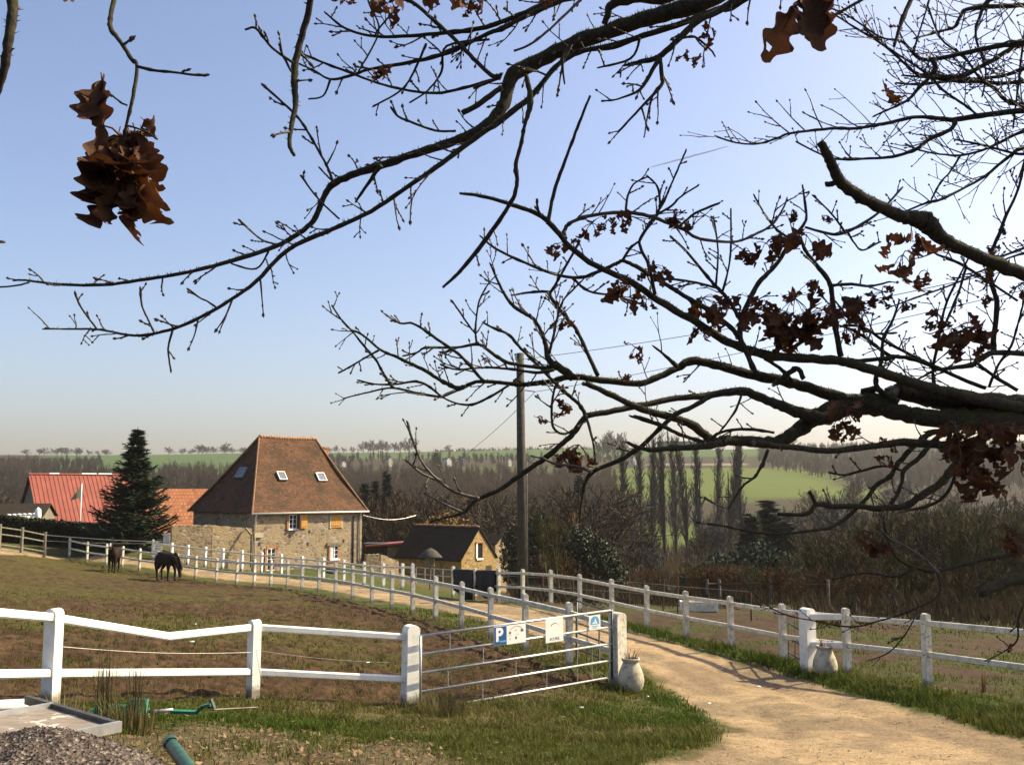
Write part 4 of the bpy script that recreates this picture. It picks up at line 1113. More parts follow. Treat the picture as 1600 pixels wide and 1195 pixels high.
# green pipe
a = at(266, 1160, 8.9); b_ = at(312, 1225, 7.6)
M['pipegreen'] = simple('green_drainpipe', [(.3, (.014, .045, .028)), (.62, (.028, .085, .052)), (.75, (.12, .16, .13))], 9, .45, .15, .003)
pg = empty('drainpipe', a, 0, 'dark green pipe lying with its open end up among dead leaves', 'pipe')
d = (b_-a).normalized(); q = MB(); q.tube([Vector((0,0,0)), d*.06, b_-a], [.062, .058, .058], 18, cap=False); q.build('tube', M['pipegreen'], pg, True)
q = MB(); q.tube([d*-.01, d*.10], [.068, .068], 18, cap=False); q.build('collar', M['pipegreen'], pg, True)
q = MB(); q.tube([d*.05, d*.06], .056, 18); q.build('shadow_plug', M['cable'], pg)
# green implement
o0 = at(262, 1112, 11.8); o0.z = gz(o0.x, o0.y)
imp = empty('farm_implement', o0, 0, 'green painted farm implement with a steel rod lying in the grass before the white fence', 'farm implement')
def I(px, py, Y=11.8): return at(px, py, Y) - o0
q = MB(); q.prism([I(201,1092,12.0), I(228,1092,11.9), I(229,1118,11.7), I(206,1118,11.7), I(198,1118,11.8)], (.02, .05, 0)); q.build('blade_plate', M['green'], imp)
q = MB(); q.prism([I(140,1108,12.1), I(172,1102,12.1), I(200,1104,12.0), I(202,1117,11.9), I(150,1119,12.0)], (.02, .08, .01)); q.build('side_plate', M['green'], imp)
q = MB(); q.tube([I(228,1112.5), I(270,1108.5)], .022, 10); q.build('rod', M['galv'], imp, True)
q = MB(); q.tube([I(228,1113.5), I(246,1111.5)], .034, 10); q.build('cylinder', M['darksteel'], imp, True)
q = MB(); q.bar(I(268,1111), I(310,1112.5), .09, .035); q.bar(I(308,1112), I(318,1103), .09, .035); q.bar(I(316,1103.5), I(330,1100), .09, .035); q.build('arm', M['green'], imp)
q = MB(); q.prism([I(324,1107), I(329,1092), I(334.5,1106)], (.01, .05, 0)); q.build('fin', M['darksteel'], imp)
q = MB(); q.tube([I(334,1108), I(402,1104.5, 12.4)], .010, 6); q.build('thin_rod', M['oldwood'], imp)
# ------------------------------------------------------------------ bare trees
def bark(name, cols, rough=.95):
    m, nt, b = newmat(name, rough, .1)
    oi = nt.nodes.new('ShaderNodeObjectInfo')
    c = ramp(nt, oi.outputs['Random'], cols)
    nt.links.new(c, b.inputs['Base Color']); return m
M['bare'] = bark('bare_twig_brown', [(0, (.052, .041, .024)), (.3, (.070, .053, .032)), (.55, (.062, .048, .034)), (.75, (.082, .048, .028)), (1, (.056, .045, .036))])
M['olive'] = bark('olive_twigs', [(0, (.062, .054, .022)), (.5, (.078, .066, .026)), (1, (.058, .045, .026))])
M['greytwig'] = bark('grey_twigs', [(0, (.085, .078, .072)), (.5, (.10, .085, .07)), (1, (.075, .075, .07))])
M['russet'] = bark('russet_twigs', [(0, (.085, .045, .024)), (1, (.10, .06, .028))])
def rot_from(d, ang, az):
    d = d.normalized(); a = d.orthogonal().normalized(); a.rotate(Quaternion(d, az))
    v = d*math.cos(ang) + a*math.sin(ang); return v.normalized()
def bare_tree_mesh(name, h, seed, mat, trunk_f=.55, spread=.42, n1=13, n2=8, n3=8, ang=(35, 65), w=.05, base=.18, multi=1, up=.35):
    rs = random.Random(seed); q = MB(); U = rs.uniform
    def limb(p, d, L, r, lvl):
        pts = [p]; rad = [r]; n = 4 if lvl < 2 else 3; dd = d
        for k in range(n):
            dd = (dd + Vector((U(-1,1), U(-1,1), U(-.6,1)*1))*(.13 if lvl else .05) + Z3*up*.10*lvl).normalized()
            pts.append(pts[-1] + dd*(L/n)); rad.append(max(r*(1-.75*(k+1)/n), .004))
        if lvl < 2: q.tube(pts, rad, 5 if lvl == 0 else 3, cap=False)
        else:
            s = dd.cross(Vector((U(-1,1), U(-1,1), U(-1,1)))).normalized()*w*(.55 if lvl == 2 else .38)
            q.add([pts[0]-s, pts[0]+s, pts[2]+s*.6, pts[-1], pts[2]-s*.6], [(0,1,2,4),(4,2,3)])
        return pts
    def along(pts, f):
        x = f*(len(pts)-1); i = min(int(x), len(pts)-2); return pts[i].lerp(pts[i+1], x-i), (pts[i+1]-pts[i]).normalized()
    for mm in range(multi):
        d0 = Vector((U(-.05,.05), U(-.05,.05), 1)) if multi == 1 else Vector((U(-.45,.45), U(-.45,.45), 1)).normalized()
        T = limb(Vector((U(-.1,.1)*multi*2, U(-.1,.1)*multi*2, -.2)), d0, h*trunk_f*(1 if multi == 1 else U(.8, 1.1)), h*.020, 0)
        for i in range(n1):
            f = base + (1-base)*(i+U(0,.8))/n1; p, d = along(T, min(f, .999))
            L = h*spread*(1.15-.55*f)*U(.75, 1.15); d1 = rot_from(d, R(U(*ang))*(1.1-.5*f), U(0, 6.28))
            B1 = limb(p, d1, L, h*.008*(1.2-.5*f), 1)
            for j in range(n2):
                p, d = along(B1, .2+.8*(j+U(0,1))/n2*.999); d2 = rot_from(d, R(U(25,55)), U(0,6.28)); L2_ = L*.42*U(.6,1.2)
                B2 = limb(p, d2, L2_, .01, 2)
                for k in range(n3):
                    p, d = along(B2, .15+.85*U(0,.999)); limb(p, rot_from(d, R(U(20,55)), U(0,6.28)), L2_*.5*U(.6,1.3), .01, 3)
    return q.mesh(name, mat)
trees = {}
for i in range(5): trees['wood%d' % i] = bare_tree_mesh('bare_tree', 14, 100+i, M['bare'], w=.13, n1=13, n2=8, n3=8)
for i in range(3): trees['ol%d' % i] = bare_tree_mesh('thicket_tree', 10, 200+i, M['olive'], trunk_f=.6, spread=.45, multi=4, n1=8, n2=7, n3=7, w=.075, ang=(18, 45), up=.6)
for i in range(3): trees['gr%d' % i] = bare_tree_mesh('bare_tree', 14, 300+i, M['greytwig'], w=.20, spread=.46, trunk_f=.5, base=.35)
for i in range(2): trees['ru%d' % i] = bare_tree_mesh('bare_shrub', 6, 400+i, M['russet'], multi=4, n1=7, n2=7, n3=7, w=.06, ang=(18, 45), up=.6, trunk_f=.5)
for i in range(4): trees['fa%d' % i] = bare_tree_mesh('bare_tree', 14, 600+i, M['greytwig'], w=.42, spread=.46, trunk_f=.55, base=.10, n1=15, n2=7, n3=7)
for i in range(3): trees['po%d' % i] = bare_tree_mesh('poplar', 24, 500+i, M['greytwig'], trunk_f=.93, spread=.22, n1=46, n2=8, n3=6, ang=(15, 30), w=.12, base=.12, up=1.2)
def plant(key, px, Y, h, h0, label, cat, group=None, name=None, rz=None, wid=1.0, sink=0):
    p = gp(px, Y); me = trees[key]; o = bpy.data.objects.new(name or me.name, me); COL.objects.link(o)
    o.location = p - Z3*sink; s = h/h0; o.scale = (s*wid, s*wid, s); o.rotation_euler = (0, 0, random.uniform(0, 6.28) if rz is None else rz)
    return tag(o, label, cat, group)
U = random.uniform
# poplars in the valley (crown and trunk as parts for the row one can count)
for i, (px, top, Y) in enumerate([(972,690,192),(1001,703,205),(1019,689,196),(1038,684,200),(1056,690,190),(1073,690,198),(1094,697,194),(1121,701,208),(1139,690,202),(1158,695,199)]):
    g0 = gp(px, Y); h = at(px, top, Y).z - g0.z
    root = empty('poplar', g0, U(0, 6.28), 'tall slim bare poplar in the row before the bright green valley field', 'tree', 'row of poplars in the valley')
    me = trees['po%d' % (i % 3)]; o = bpy.data.objects.new('crown', me); COL.objects.link(o); o.parent = root
    s = h/24; o.scale = (s*U(.7, 1.0), s*U(.7, 1.0), s)
    q = MB(); q.tube([(0,0,-.5),(0,0,h*.4),(0,0,h*.75)], [.34,.22,.08], 7, cap=False); q.build('trunk', M['polewood'], root)
def scatter(n, keys, pxr, Yr, hr, h0, label, cat, group, top=None, wid=(.9, 1.2), jit=6):
    for i in range(n):
        for _ in range(30):
            px = U(*pxr); Y = math.exp(U(math.log(Yr[0]), math.log(Yr[1]))); h = U(*hr)
            if top:
                g0 = gp(px, Y); tp = top(px) + U(-2, jit)
                hm = at(px, tp, Y).z - g0.z
                if hm < hr[0]*.55: continue
                h = min(h, hm)
            break
        else: continue
        plant(random.choice(keys), px, Y, h, h0, label, cat, group, wid=U(*wid))
WK = ['wood%d' % i for i in range(5)]; OK_ = ['ol%d' % i for i in range(3)]; GK = ['gr%d' % i for i in range(3)]; FK = ['fa%d' % i for i in range(4)]; RK = ['ru0', 'ru1']
interp = lambda xs, ys: (lambda x: float(np.interp(x, xs, ys)))
tl = interp([-60,0,60,150,230,300,330],[708,706,712,722,730,727,722])
scatter(36, WK, (-70, 330), (150, 420), (11, 17), 14, 'bare brown tree in the wood behind the red barn and the spruce', 'tree', 'bare wood on the left', tl)
tm = interp([540,600,700,800,900,960,1000],[735,733,742,738,718,722,800])
scatter(80, WK, (530, 985), (105, 330), (11, 18), 14, 'bare brown tree in the valley wood behind the small barn', 'tree', 'bare wood in the middle', tm)
tr_ = interp([985,1010,1080,1170,1240,1300,1400,1600],[800,815,812,800,758,735,725,700])
scatter(30, WK + GK, (985, 1240), (118, 185), (8, 13), 14, 'bare greyish tree among the poplars in the valley', 'tree', 'bare trees among the poplars', interp([985,1010,1030,1060,1100,1240],[790,815,880,880,800,770]))
scatter(34, WK + GK, (1215, 1660), (150, 420), (11, 17), 14, 'bare grey tree on the wooded slope at right', 'tree', 'bare wood on the right slope', interp([1215,1250,1300,1400,1600],[775,755,740,722,702]))
scatter(48, OK_, (1210, 1680), (58, 135), (6, 11), 10, 'olive brown leafless thicket tree below the oak branches at right', 'tree', 'thicket at right', interp([1210,1260,1330,1450,1600],[820,800,775,765,740]), jit=25)
scatter(18, RK, (830, 1010), (62, 105), (2.5, 5), 6, 'low leafless russet shrub on the bank below the fence', 'shrub', 'shrubs on the bank')
scatter(54, RK + OK_[:1], (1060, 1680), (35, 72), (1.1, 2.7), 6, 'low leafless brown shrub beyond the right-hand fence', 'shrub', 'shrubs beyond the right fence')
# crest lines
crest = interp([0,400,850,1300,1600],[711,708,702,699,693])
for px, h in ((38,9),(52,8),(66,11),(80,10),(95,13),(103,12),(112,11),(122,10),(136,10),(147,8),(157,9),(162,8)):
    plant(random.choice(FK), px+U(-5,5), 1180+U(-25, 25), h*U(.7,1.25), 14, 'small hazy tree in the line on the far left skyline', 'tree', 'trees on the left skyline', wid=U(1.5,2.6))
for px, h in ((264,9),(285,11),(293,8),(303,11),(312,12),(322,11),(333,12),(343,11),(352,13),(362,10),(372,9),(383,8)):
    plant(random.choice(FK), px+U(-5,5), 1180+U(-25, 25), h*U(.75,1.25), 14, 'hazy grey tree on the skyline between the spruce and the house', 'tree', 'trees on the skyline behind the house', wid=U(1.4,2.4))
for px, h in ((515,8),(524,10),(535,9),(546,10),(564,15),(573,16),(581,17),(590,15),(598,18),(606,15),(614,14),(622,16),(631,17),(641,22)):
    plant(random.choice(FK), px+U(-3,3), 1180+U(-15, 15), h*U(.85,1.1), 14, 'grey leafless tree in the tall hilltop row right of the house roof', 'tree', 'hilltop row of trees', wid=U(1.2,1.7))
for px, h, w in ((700,9,1.7),(723,5,1.5),(1183,9,2),(1243,14,2.2)):
    plant('fa0', px, 1185, h, 14, 'lone low tree on the hill crest at column %s' % {700:'above the white gable', 723:'just right of another lone tree', 1183:'behind the thick oak limb', 1243:'behind the low oak limb at right'}[px], 'tree', wid=w)
for o in [o for o in COL.objects if o.get('label', '').startswith('lone low tree on the hill crest at column ')]:
    o['label'] = o['label'].replace('at column ', '')
for px, h in ((950,24),(958,27),(966,25),(943,20),(936,16)):
    plant(random.choice(FK), px, 900+U(-10, 10), h, 14, 'tall rounded hazy tree in the clump left of the poplars', 'tree', 'hazy clump left of the poplars', wid=1.1)
scatter(24, FK, (520, 960), (752, 880), (6, 11), 14, 'hazy tree among the far village houses', 'tree', 'village trees', interp([520,1000],[712,712]), wid=(1.2, 1.8))
scatter(16, FK, (1180, 1660), (640, 1050), (9, 14), 14, 'grey tree of the far hillside wood at right', 'tree', 'far hillside wood', interp([1180,1240,1400,1660],[708,703,700,692]), wid=(1.3, 1.9))
# undergrowth that reads as one mass on the valley floor
def bramble_mass(name, n, pxr, Yr, hr, cols, label=None, side=None, wd=.05, hf=None, patch=0):
    px = rng.uniform(*pxr, n); Y = np.exp(rng.uniform(np.log(Yr[0]), np.log(Yr[1]), n)); x = (px-800)/1500*Y*1.01
    if side is not None:
        k = side(x, Y); x, Y = x[k], Y[k]; n = len(x)
    z = ground_np(x, Y); h = rng.uniform(*hr, n)*(.4+fbm(x, Y, .25, 3, 77)*1.2); a = rng.uniform(0, 6.28, n); ln = rng.uniform(.0, .8, n)
    if hf is not None: h = h*hf(x, Y)
    wv = wd*rng.uniform(.5, 1.4, n)*np.sqrt(Y/50); a2 = rng.uniform(0, 6.28, n)
    b0 = np.stack([x, Y, z-.05], 1); s = np.stack([np.cos(a2)*wv, np.sin(a2)*wv, 0*wv], 1)
    tp = b0 + np.stack([np.cos(a)*ln*h, np.sin(a)*ln*h, h], 1)
    V = np.stack([b0-s, b0+s, tp], 1).reshape(-1, 3); Fc = np.arange(3*n).reshape(-1, 3)
    t = rng.random(n)[:, None]
    if patch: t = np.clip(t*.45 + (fbm(x, Y, patch, 4, 91)[:, None]-.35)*1.9, 0, 1)
    c = np.array(cols[0])*(1-t)+np.array(cols[1])*t
    o = np_mesh(name, V, Fc, M['blade'], np.repeat(c, 3, 0)); tag(o, label, None, None, 'stuff'); return o
m, nt, b = newmat('grass_blade', .75, .2); ca = nt.nodes.new('ShaderNodeVertexColor'); ca.layer_name = 'Col'
tr2 = nt.nodes.new('ShaderNodeBsdfTranslucent'); ms = nt.nodes.new('ShaderNodeMixShader'); ms.inputs[0].default_value = .35
nt.links.new(ca.outputs[0], b.inputs['Base Color']); nt.links.new(ca.outputs[0], tr2.inputs[0])
nt.links.new(b.outputs[0], ms.inputs[1]); nt.links.new(tr2.outputs[0], ms.inputs[2]); nt.links.new(ms.outputs[0], nt.nodes['Material Output'].inputs[0])
M['blade'] = m
Cy, Cx = C_line[:, 1], C_line[:, 0]
oC = np.argsort(Cy)
rightof = lambda x, y: x > np.interp(y, Cy[oC], Cx[oC]) + 1.2
bramble_mass('dry_undergrowth', 60000, (800, 1750), (29, 125), (.25, .85), ((.022, .018, .010), (.058, .041, .023)), 'tangle of dry brown undergrowth on the bank beyond the fences', lambda x, y: rightof(x, y) & (y > np.where(HX+1500*x/y > 1240, 29, 37)), hf=lambda x, y: .15+.85*smooth01(y-np.where(HX+1500*x/y > 1240, 29, 37), 0, 9)*(.5+fbm(x, y, .5, 3, 66)), patch=.3)
bramble_mass('valley_undergrowth', 60000, (-60, 1680), (110, 330), (1.0, 3.5), ((.055, .04, .024), (.085, .065, .035)), 'brown undergrowth on the floor of the valley wood', lambda x, y: ((x-22)**2/190+(y-115)**2/95 > 1) & ~((y > 225) & (y < 320) & (HX+1500*x/y > 985) & (HX+1500*x/y < 1090)), wd=.10)

def crown_mass(name, n, k, pxr, Yr, hr, cols, label, sel, patch=.012, wd=.16, rad=.26):
    """a far wood that reads as one mass: many small leafless crowns, each a fan of fine limbs"""
    px = rng.uniform(*pxr, n); Y = np.exp(rng.uniform(np.log(Yr[0]), np.log(Yr[1]), n)); x = (px-800)/1500*Y*1.01
    m_ = sel(x, Y); x, Y = x[m_], Y[m_]; n = len(x); z = ground_np(x, Y)
    pt = fbm(x, Y, patch, 4, 91); H = rng.uniform(*hr, n)*(.6+.8*pt); R_ = H*rad*rng.uniform(.7, 1.4, n)
    t = np.clip(rng.random(n)*.6 + (pt-.4)*1.6, 0, 1)[:, None]; c = np.array(cols[0])*(1-t)+np.array(cols[1])*t
    c = c*np.where(rng.random(n) < .12, .62, 1)[:, None]
    d = rng.normal(size=(n, k, 3)); d /= np.linalg.norm(d, axis=2)[..., None]; r_ = rng.random((n, k))**.4
    tip = np.stack([d[..., 0]*r_*R_[:, None], d[..., 1]*r_*R_[:, None], H[:, None]*(.58+d[..., 2]*r_*.42)], 2)
    h0 = tip[..., 2]*rng.uniform(.35, .85, (n, k)); f0 = rng.uniform(.0, .55, (n, k))
    bs = np.stack([tip[..., 0]*f0, tip[..., 1]*f0, h0], 2)
    bs[:, 0] = 0; tip[:, 0] = np.stack([0*H, 0*H, H*.8], 1)
    o3 = np.stack([x, Y, z-.3], 1)[:, None]; bs = bs+o3; tip = tip+o3
    s = np.zeros((n, k, 3)); a2 = rng.uniform(-.5, .5, (n, k)); w_ = wd*rng.uniform(.5, 1.3, (n, k))*(np.sqrt(Y/400))[:, None]; w_[:, 0] *= 1.8
    s[..., 0] = np.cos(a2)*w_; s[..., 1] = np.sin(a2)*w_; s[..., 2] = rng.uniform(-.5, .5, (n, k))*w_
    V = np.stack([bs-s, bs+s, tip], 2).reshape(-1, 3)
    o = np_mesh(name, V, np.arange(len(V)).reshape(-1, 3), M['blade'], np.repeat(c, 3*k, 0)); tag(o, label, None, None, 'stuff'); return o
crown_mass('far_wood', 4200, 42, (-80, 960), (300, 890), (6, 12), ((.045, .034, .025), (.098, .068, .046)), 'distant brown wood filling the far side of the valley', lambda x, y: (((HX+1500*x/y < 480) & (y < np.where(HX+1500*x/y < 165, 880, 600)+30*np.sin(x*.02))) | ((HX+1500*x/y > 480) & ((y < 600) | ((y > 775) & (y < 885) & (rng.random(len(x)) < .5))))))
crown_mass('hillside_wood', 2200, 42, (1170, 1720), (470, 1120), (7, 13), ((.040, .035, .029), (.092, .073, .056)), 'grey wood covering the far hillside at right', lambda x, y: (HX+1500*x/y > 1185 + np.clip(700-y, 0, 230)*.75))
bramble_mass('skyline_hedge', 3000, (-60, 1700), (1150, 1210), (1.5, 4.5), ((.055, .048, .04), (.075, .064, .052)), 'broken line of hedge on the skyline', lambda x, y: fbm(x, y*0, .004, 3, 15) > .52, wd=.2)
# ------------------------------------------------------------------ evergreens
M['spruce'] = simple('spruce_needles', [(.3, (.016, .028, .014)), (.7, (.042, .060, .026))], 1.2, .8, 0)
M['conifer'] = simple('dark_conifer', [(.3, (.014, .024, .015)), (.7, (.026, .040, .022))], .6, .85, 0)
M['laurel'] = simple('dark_evergreen_leaves', [(.3, (.020, .026, .010)), (.7, (.040, .046, .016))], .9, .6, 0)
M['thuja'] = simple('hedge_leaves', [(.3, (.016, .020, .008)), (.6, (.034, .032, .012)), (.8, (.085, .055, .018))], 1.6, .8, 0)
def spruce_mesh(h, rad, seed, levels, per, seg, mat, nl=.20, droop=.25, wd=.05):
    rs = random.Random(seed); u = rs.uniform; q = MB()
    for l in range(levels):
        f = l/levels; z0 = h*(.06+.92*f**.92); Rr = rad*((1-f)**1.0*.97+.03)*u(.72, 1.15)
        for k in range(max(4, int(per*(1-f*.7)))):
            a = u(0, 6.28); L = Rr*u(.6, 1.15); d = Vector((math.cos(a), math.sin(a), 0)); side = Vector((-d.y, d.x, 0))
            pts = []; z = z0 + u(-.9, .9)*h/levels
            for s in range(seg+1):
                t = s/seg; pts.append(Vector((0, 0, z+u(-.1, .1))) + d*L*t + Z3*(-droop*L*math.sin(t*2.6)*.8 + .16*L*t*t))
            for s in range(seg):
                p, p2 = pts[s], pts[s+1]; t = s/seg
                for _ in range(4):
                    c = p.lerp(p2, u(0, 1)); dl = nl*u(.7, 1.4)
                    for sg in (-1, 1):
                        tip = c + side*sg*dl*u(.4, 1.0) + d*dl*u(.4, 1.0) + Z3*u(-.10, .06)
                        w2 = d*wd*u(.7, 1.3) + Z3*u(-.5, .5)*wd
                        q.add([c-w2, c+w2, tip], [(0, 1, 2)])
                q.add([p-side*wd*.5, p+side*wd*.5, p2+side*wd*.3, p2-side*wd*.3], [(0,1,2,3)])
                dz = Z3*wd*.8; q.add([p-dz, p+dz, p2+dz*.5, p2-dz*.5], [(0,1,2,3)])
    return q.mesh('crown', mat)
sb = at(207, 855, 69.5); sb.z = gz(sb.x, sb.y); sh = at(206, 663, 69.5).z - sb.z
sp_ = empty('spruce_tree', sb, 0, 'dense dark green spruce with a bushy tip beside the red barn and stone house', 'tree')
o = bpy.data.objects.new('crown', spruce_mesh(sh*.995, 3.45, 5, 50, 17, 7, M['spruce'], .33, .20, .07)); COL.objects.link(o); o.parent = sp_
q = MB(); q.tube([(0,0,-.3),(0,0,sh*.5),(.03,0,sh*.98)], [.24,.12,.02], 8); q.build('trunk', M['polewood'], sp_)
cme = [spruce_mesh(10, 2.4, 20+i, 34, 15, 4, M['conifer'], .75, .2, .17) for i in range(2)]
def conifer(px, top, Y, wid, label, i=0, base=None):
    g0 = gp(px, Y); h = at(px, top, Y).z - g0.z
    root = empty('conifer', g0, U(0, 6.28), label, 'tree')
    o = bpy.data.objects.new('crown', cme[i]); COL.objects.link(o); o.parent = root; o.scale = (wid, wid, h/10)
    q = MB(); q.tube([(0,0,-.3),(0,0,h*.5),(0,0,h*.95)], [.2,.14,.03], 6); q.build('trunk', M['polewood'], root)
conifer(1200, 778, 118, 1.35, 'dark pointed conifer in the valley, right of the poplars')
conifer(1172, 800, 112, 1.2, 'dark conifer just left of the pointed one beyond the right fence', 1)
conifer(1228, 812, 116, 1.3, 'shorter dark conifer right of the pointed one', 1)
conifer(604, 733, 150, .75, 'narrow dark spruce standing tallest in the wood above the small barn', 1)
conifer(585, 748, 150, .7, 'narrow dark spruce left of the tallest one in the middle wood')
conifer(570, 752, 155, .9, 'broad dark spruce nearest the house roof in the middle wood', 1)
conifer(681, 706, 700, 2.2, 'dark bluish conifer by the white gabled house in the far village')
conifer(905, 740, 210, 1.2, 'dark green conifer in the wood left of the poplars', 1)
def leafball(name, c, parts, n, size, mat, label, cat, seed=1, stem=True, parent_loc=None):
    """evergreen shrub: leaf-sized faces spread through several lobes"""
    rr2 = np.random.default_rng(seed); V = []; 
    for (x, y, z, rx, ry, rz_), k in zip(parts, np.array([p[3]*p[4]*p[5] for p in parts])**.66/sum(np.array([p[3]*p[4]*p[5] for p in parts])**.66)):
        m_ = int(n*k); d = rr2.normal(size=(m_, 3)); d /= np.linalg.norm(d, axis=1)[:, None]
        r_ = rr2.uniform(.35, 1.08, m_)**.5; V.append(np.array([x, y, z]) + d*r_[:, None]*np.array([rx, ry, rz_]))
    P = np.concatenate(V); m_ = len(P); a = rr2.normal(size=(m_, 3)); a /= np.linalg.norm(a, axis=1)[:, None]; b_ = np.cross(a, rr2.normal(size=(m_, 3))); b_ /= np.linalg.norm(b_, axis=1)[:, None]
    s = size*rr2.uniform(.6, 1.4, m_)[:, None]
    Q = np.stack([P-a*s, P+b_*s*.55, P+a*s, P-b_*s*.55], 1).reshape(-1, 3)
    root = empty(name, c, 0, label, cat)
    o = np_mesh('foliage', Q, np.arange(4*m_).reshape(-1, 4), mat); o.parent = root
    if stem:
        q = MB()
        for k in range(4): q.tube([(U(-.2,.2), U(-.2,.2), -.3), (U(-.6,.6), U(-.6,.6), max(p[2] for p in parts))], [.09, .03], 6)
        q.build('stem', M['polewood'], root)
    return root
c = gp(917, 66)
zt = at(912, 822, 66).z - c.z
leafball('evergreen_bush', c, [(0,0,zt*.42,1.9,1.6,zt*.46),(-.9,.2,zt*.62,1.1,1.1,zt*.38),(.9,-.1,zt*.45,1.3,1.2,zt*.42),(1.7,0,zt*.25,1.1,1.1,zt*.30),(-.2,.3,zt*.78,.8,.8,zt*.25)], 9000, .10, M['laurel'], 'rounded dark evergreen bush on the bank right of the utility pole', 'bush', 3)
c = gp(1140, 82); zt = at(1140, 850, 82).z - c.z
leafball('evergreen_bush', c, [(0,0,zt*.4,3,2,zt*.48),(2.6,.5,zt*.55,2.4,2,zt*.50),(-2.6,0,zt*.3,1.8,1.6,zt*.34),(4.8,0,zt*.42,2.0,1.8,zt*.44)], 9000, .14, M['conifer'], 'broad black-green evergreen mass at the edge of the pond', 'bush', 8)
c = gp(838, 74); zt = at(838, 800, 74).z - c.z
leafball('ivy_tree', c, [(0,0,zt*.5,1.1,1.0,zt*.48),(.4,0,zt*.75,.7,.7,zt*.26),(-1.6,.5,zt*.45,1.2,1,zt*.42)], 6000, .12, M['laurel'], 'ivy-covered stem with green leaves just right of the utility pole', 'tree', 9)
c = gp(695, 92); zt = at(695, 800, 92).z - c.z
M['willow'] = simple('yellow_willow_twigs', [(.3, (.15, .085, .02)), (.7, (.21, .125, .03))], 2, .9, 0)
leafball('golden_shrub', c, [(0,0,zt*.6,2.4,1.8,zt*.42),(2,0,zt*.5,1.6,1.4,zt*.40),(-2,0,zt*.5,1.5,1.3,zt*.36)], 3500, .15, M['willow'], 'golden brown willow shrub behind the small barn roof', 'bush', 12)
# sapling at the bank
plant('ol1', 867, 58, 6.2, 10, 'thin pale sapling on the bank right of the utility pole', 'tree', wid=.6)
# hedge
h0 = gp(-60, 70.5); h1 = gp(190, 71.0); hd = (h1-h0); Lh = Vector((hd.x, hd.y, 0)).length
m_ = 26000; s = rng.uniform(0, 1, m_); X = h0.x + hd.x*s; Y = h0.y + hd.y*s + rng.uniform(-.55, .55, m_)
base = ground_np(X, Y); pxs = HX + 1500*X/Y*.985; topy = np.interp(pxs, [-60, 0, 60, 200], [802, 804, 811, 823])
topz = np.interp(pxs, [-60, 0, 60, 200], [at(a, b_, 70.5).z for a, b_ in ((-60,802),(0,804),(60,811),(200,823))])
hgt = topz - base; z = base + hgt*np.maximum(rng.uniform(0, 1, m_), rng.uniform(0, 1, m_)) + rng.normal(0, .05, m_)
edge = rng.random(m_) < .6; Y = np.where(edge, h0.y + hd.y*s + np.where(rng.random(m_) < .7, -.55, .55) + rng.normal(0, .06, m_), Y)
P = np.stack([X, Y, z], 1) - np.array(h0); a = rng.normal(size=(m_, 3)); a /= np.linalg.norm(a, axis=1)[:, None]; b_ = np.cross(a, rng.normal(size=(m_, 3))); b_ /= np.linalg.norm(b_, axis=1)[:, None]
sz = .13*rng.uniform(.6, 1.4, m_)[:, None]; Q = np.stack([P-a*sz, P+b_*sz*.6, P+a*sz, P-b_*sz*.6], 1).reshape(-1, 3)
hedge = empty('clipped_hedge', h0, 0, 'long clipped dark hedge behind the wooden fence at left', 'hedge')
o = np_mesh('foliage', Q, np.arange(4*m_).reshape(-1, 4), M['thuja']); o.parent = hedge
q = MB()
for k in range(20):
    p = Vector((hd.x*k/19, hd.y*k/19, 0)); p.z = gz(h0.x+p.x, h0.y+p.y)-h0.z; q.tube([p-Z3*.2, p+Z3*1.5], [.06, .04], 5)
q.box((hd.x/2, hd.y/2+.05, float(np.mean(base))-h0.z+.75), (Lh, .5, 1.5), Matrix.Rotation(math.atan2(hd.y, hd.x), 3, 'Z')); q.build('stem', M['polewood'], hedge)

# ------------------------------------------------------------------ far village
M['render'] = flat('white_house_render', (.48, .46, .42), .8, var=.05); M['rendercream'] = flat('cream_house_render', (.40, .36, .28), .8, var=.06)
M['slate'] = flat('slate_roof', (.06, .062, .07), .7); M['redroof'] = flat('faded_red_roof', (.26, .10, .07), .8)
def villa(px, py, wpx, hpx, Y, wm, rm, label, turn=0, flatroof=False):
    c = at(px, py, Y); w = wpx*.95/1500*Y; H = hpx*.68/1500*Y; g = Vector((math.sin(turn), math.cos(turn), 0))
    p = Vector((-g.y, g.x, 0)); p = p if p.y > 0 else -p
    P = Vector((c.x, c.y, 0)) - p*w/2
    zb = min(gz(P.x, P.y)-1, c.z-H)
    root, *_ = gable('village_house', label, 'house', 'houses of the far village', P, g, w*1.3, w, zb, c.z - H*.45, c.z, wm, rm, .3)
    q = MB(); pv = p if p.x > 0 else -p
    q.box(p*w*.5 - g*.03 + Z3*(c.z-H*.45-zb - .4), (w*.11, .08, w*.13), Matrix((p, g, Z3)).transposed()); q.build('window', M['glass'], root)
villa(702, 714.5, 9, 11, 735, M['render'], M['slate'], 'small bright white gabled house in the far village', -.66)
villa(610.5, 714, 8, 13, 735, M['rendercream'], M['slate'], 'cream gabled house in the far village below the hilltop row', -.66)
villa(538, 720, 7, 9, 735, M['render'], M['redroof'], 'pale house with red roof just right of the big stone house', -.66)
villa(536, 729, 8, 6, 730, M['render'], M['redroof'], 'low pale cottage below the other one right of the stone house', -.66)
villa(797, 716, 6.5, 9, 735, M['rendercream'], M['redroof'], 'square pale house left of the utility pole', -.66)
villa(727, 716, 9, 6, 740, M['slate'], M['slate'], 'grey slate house right of the bright white gable', -.66)
villa(992, 711, 7, 14, 720, M['render'], M['redroof'], 'white gable with faded red roof among the poplars', -.66)
villa(1190, 710.5, 7, 5, 900, M['render'], M['slate'], 'small white house in the dark hillside wood', -.66)
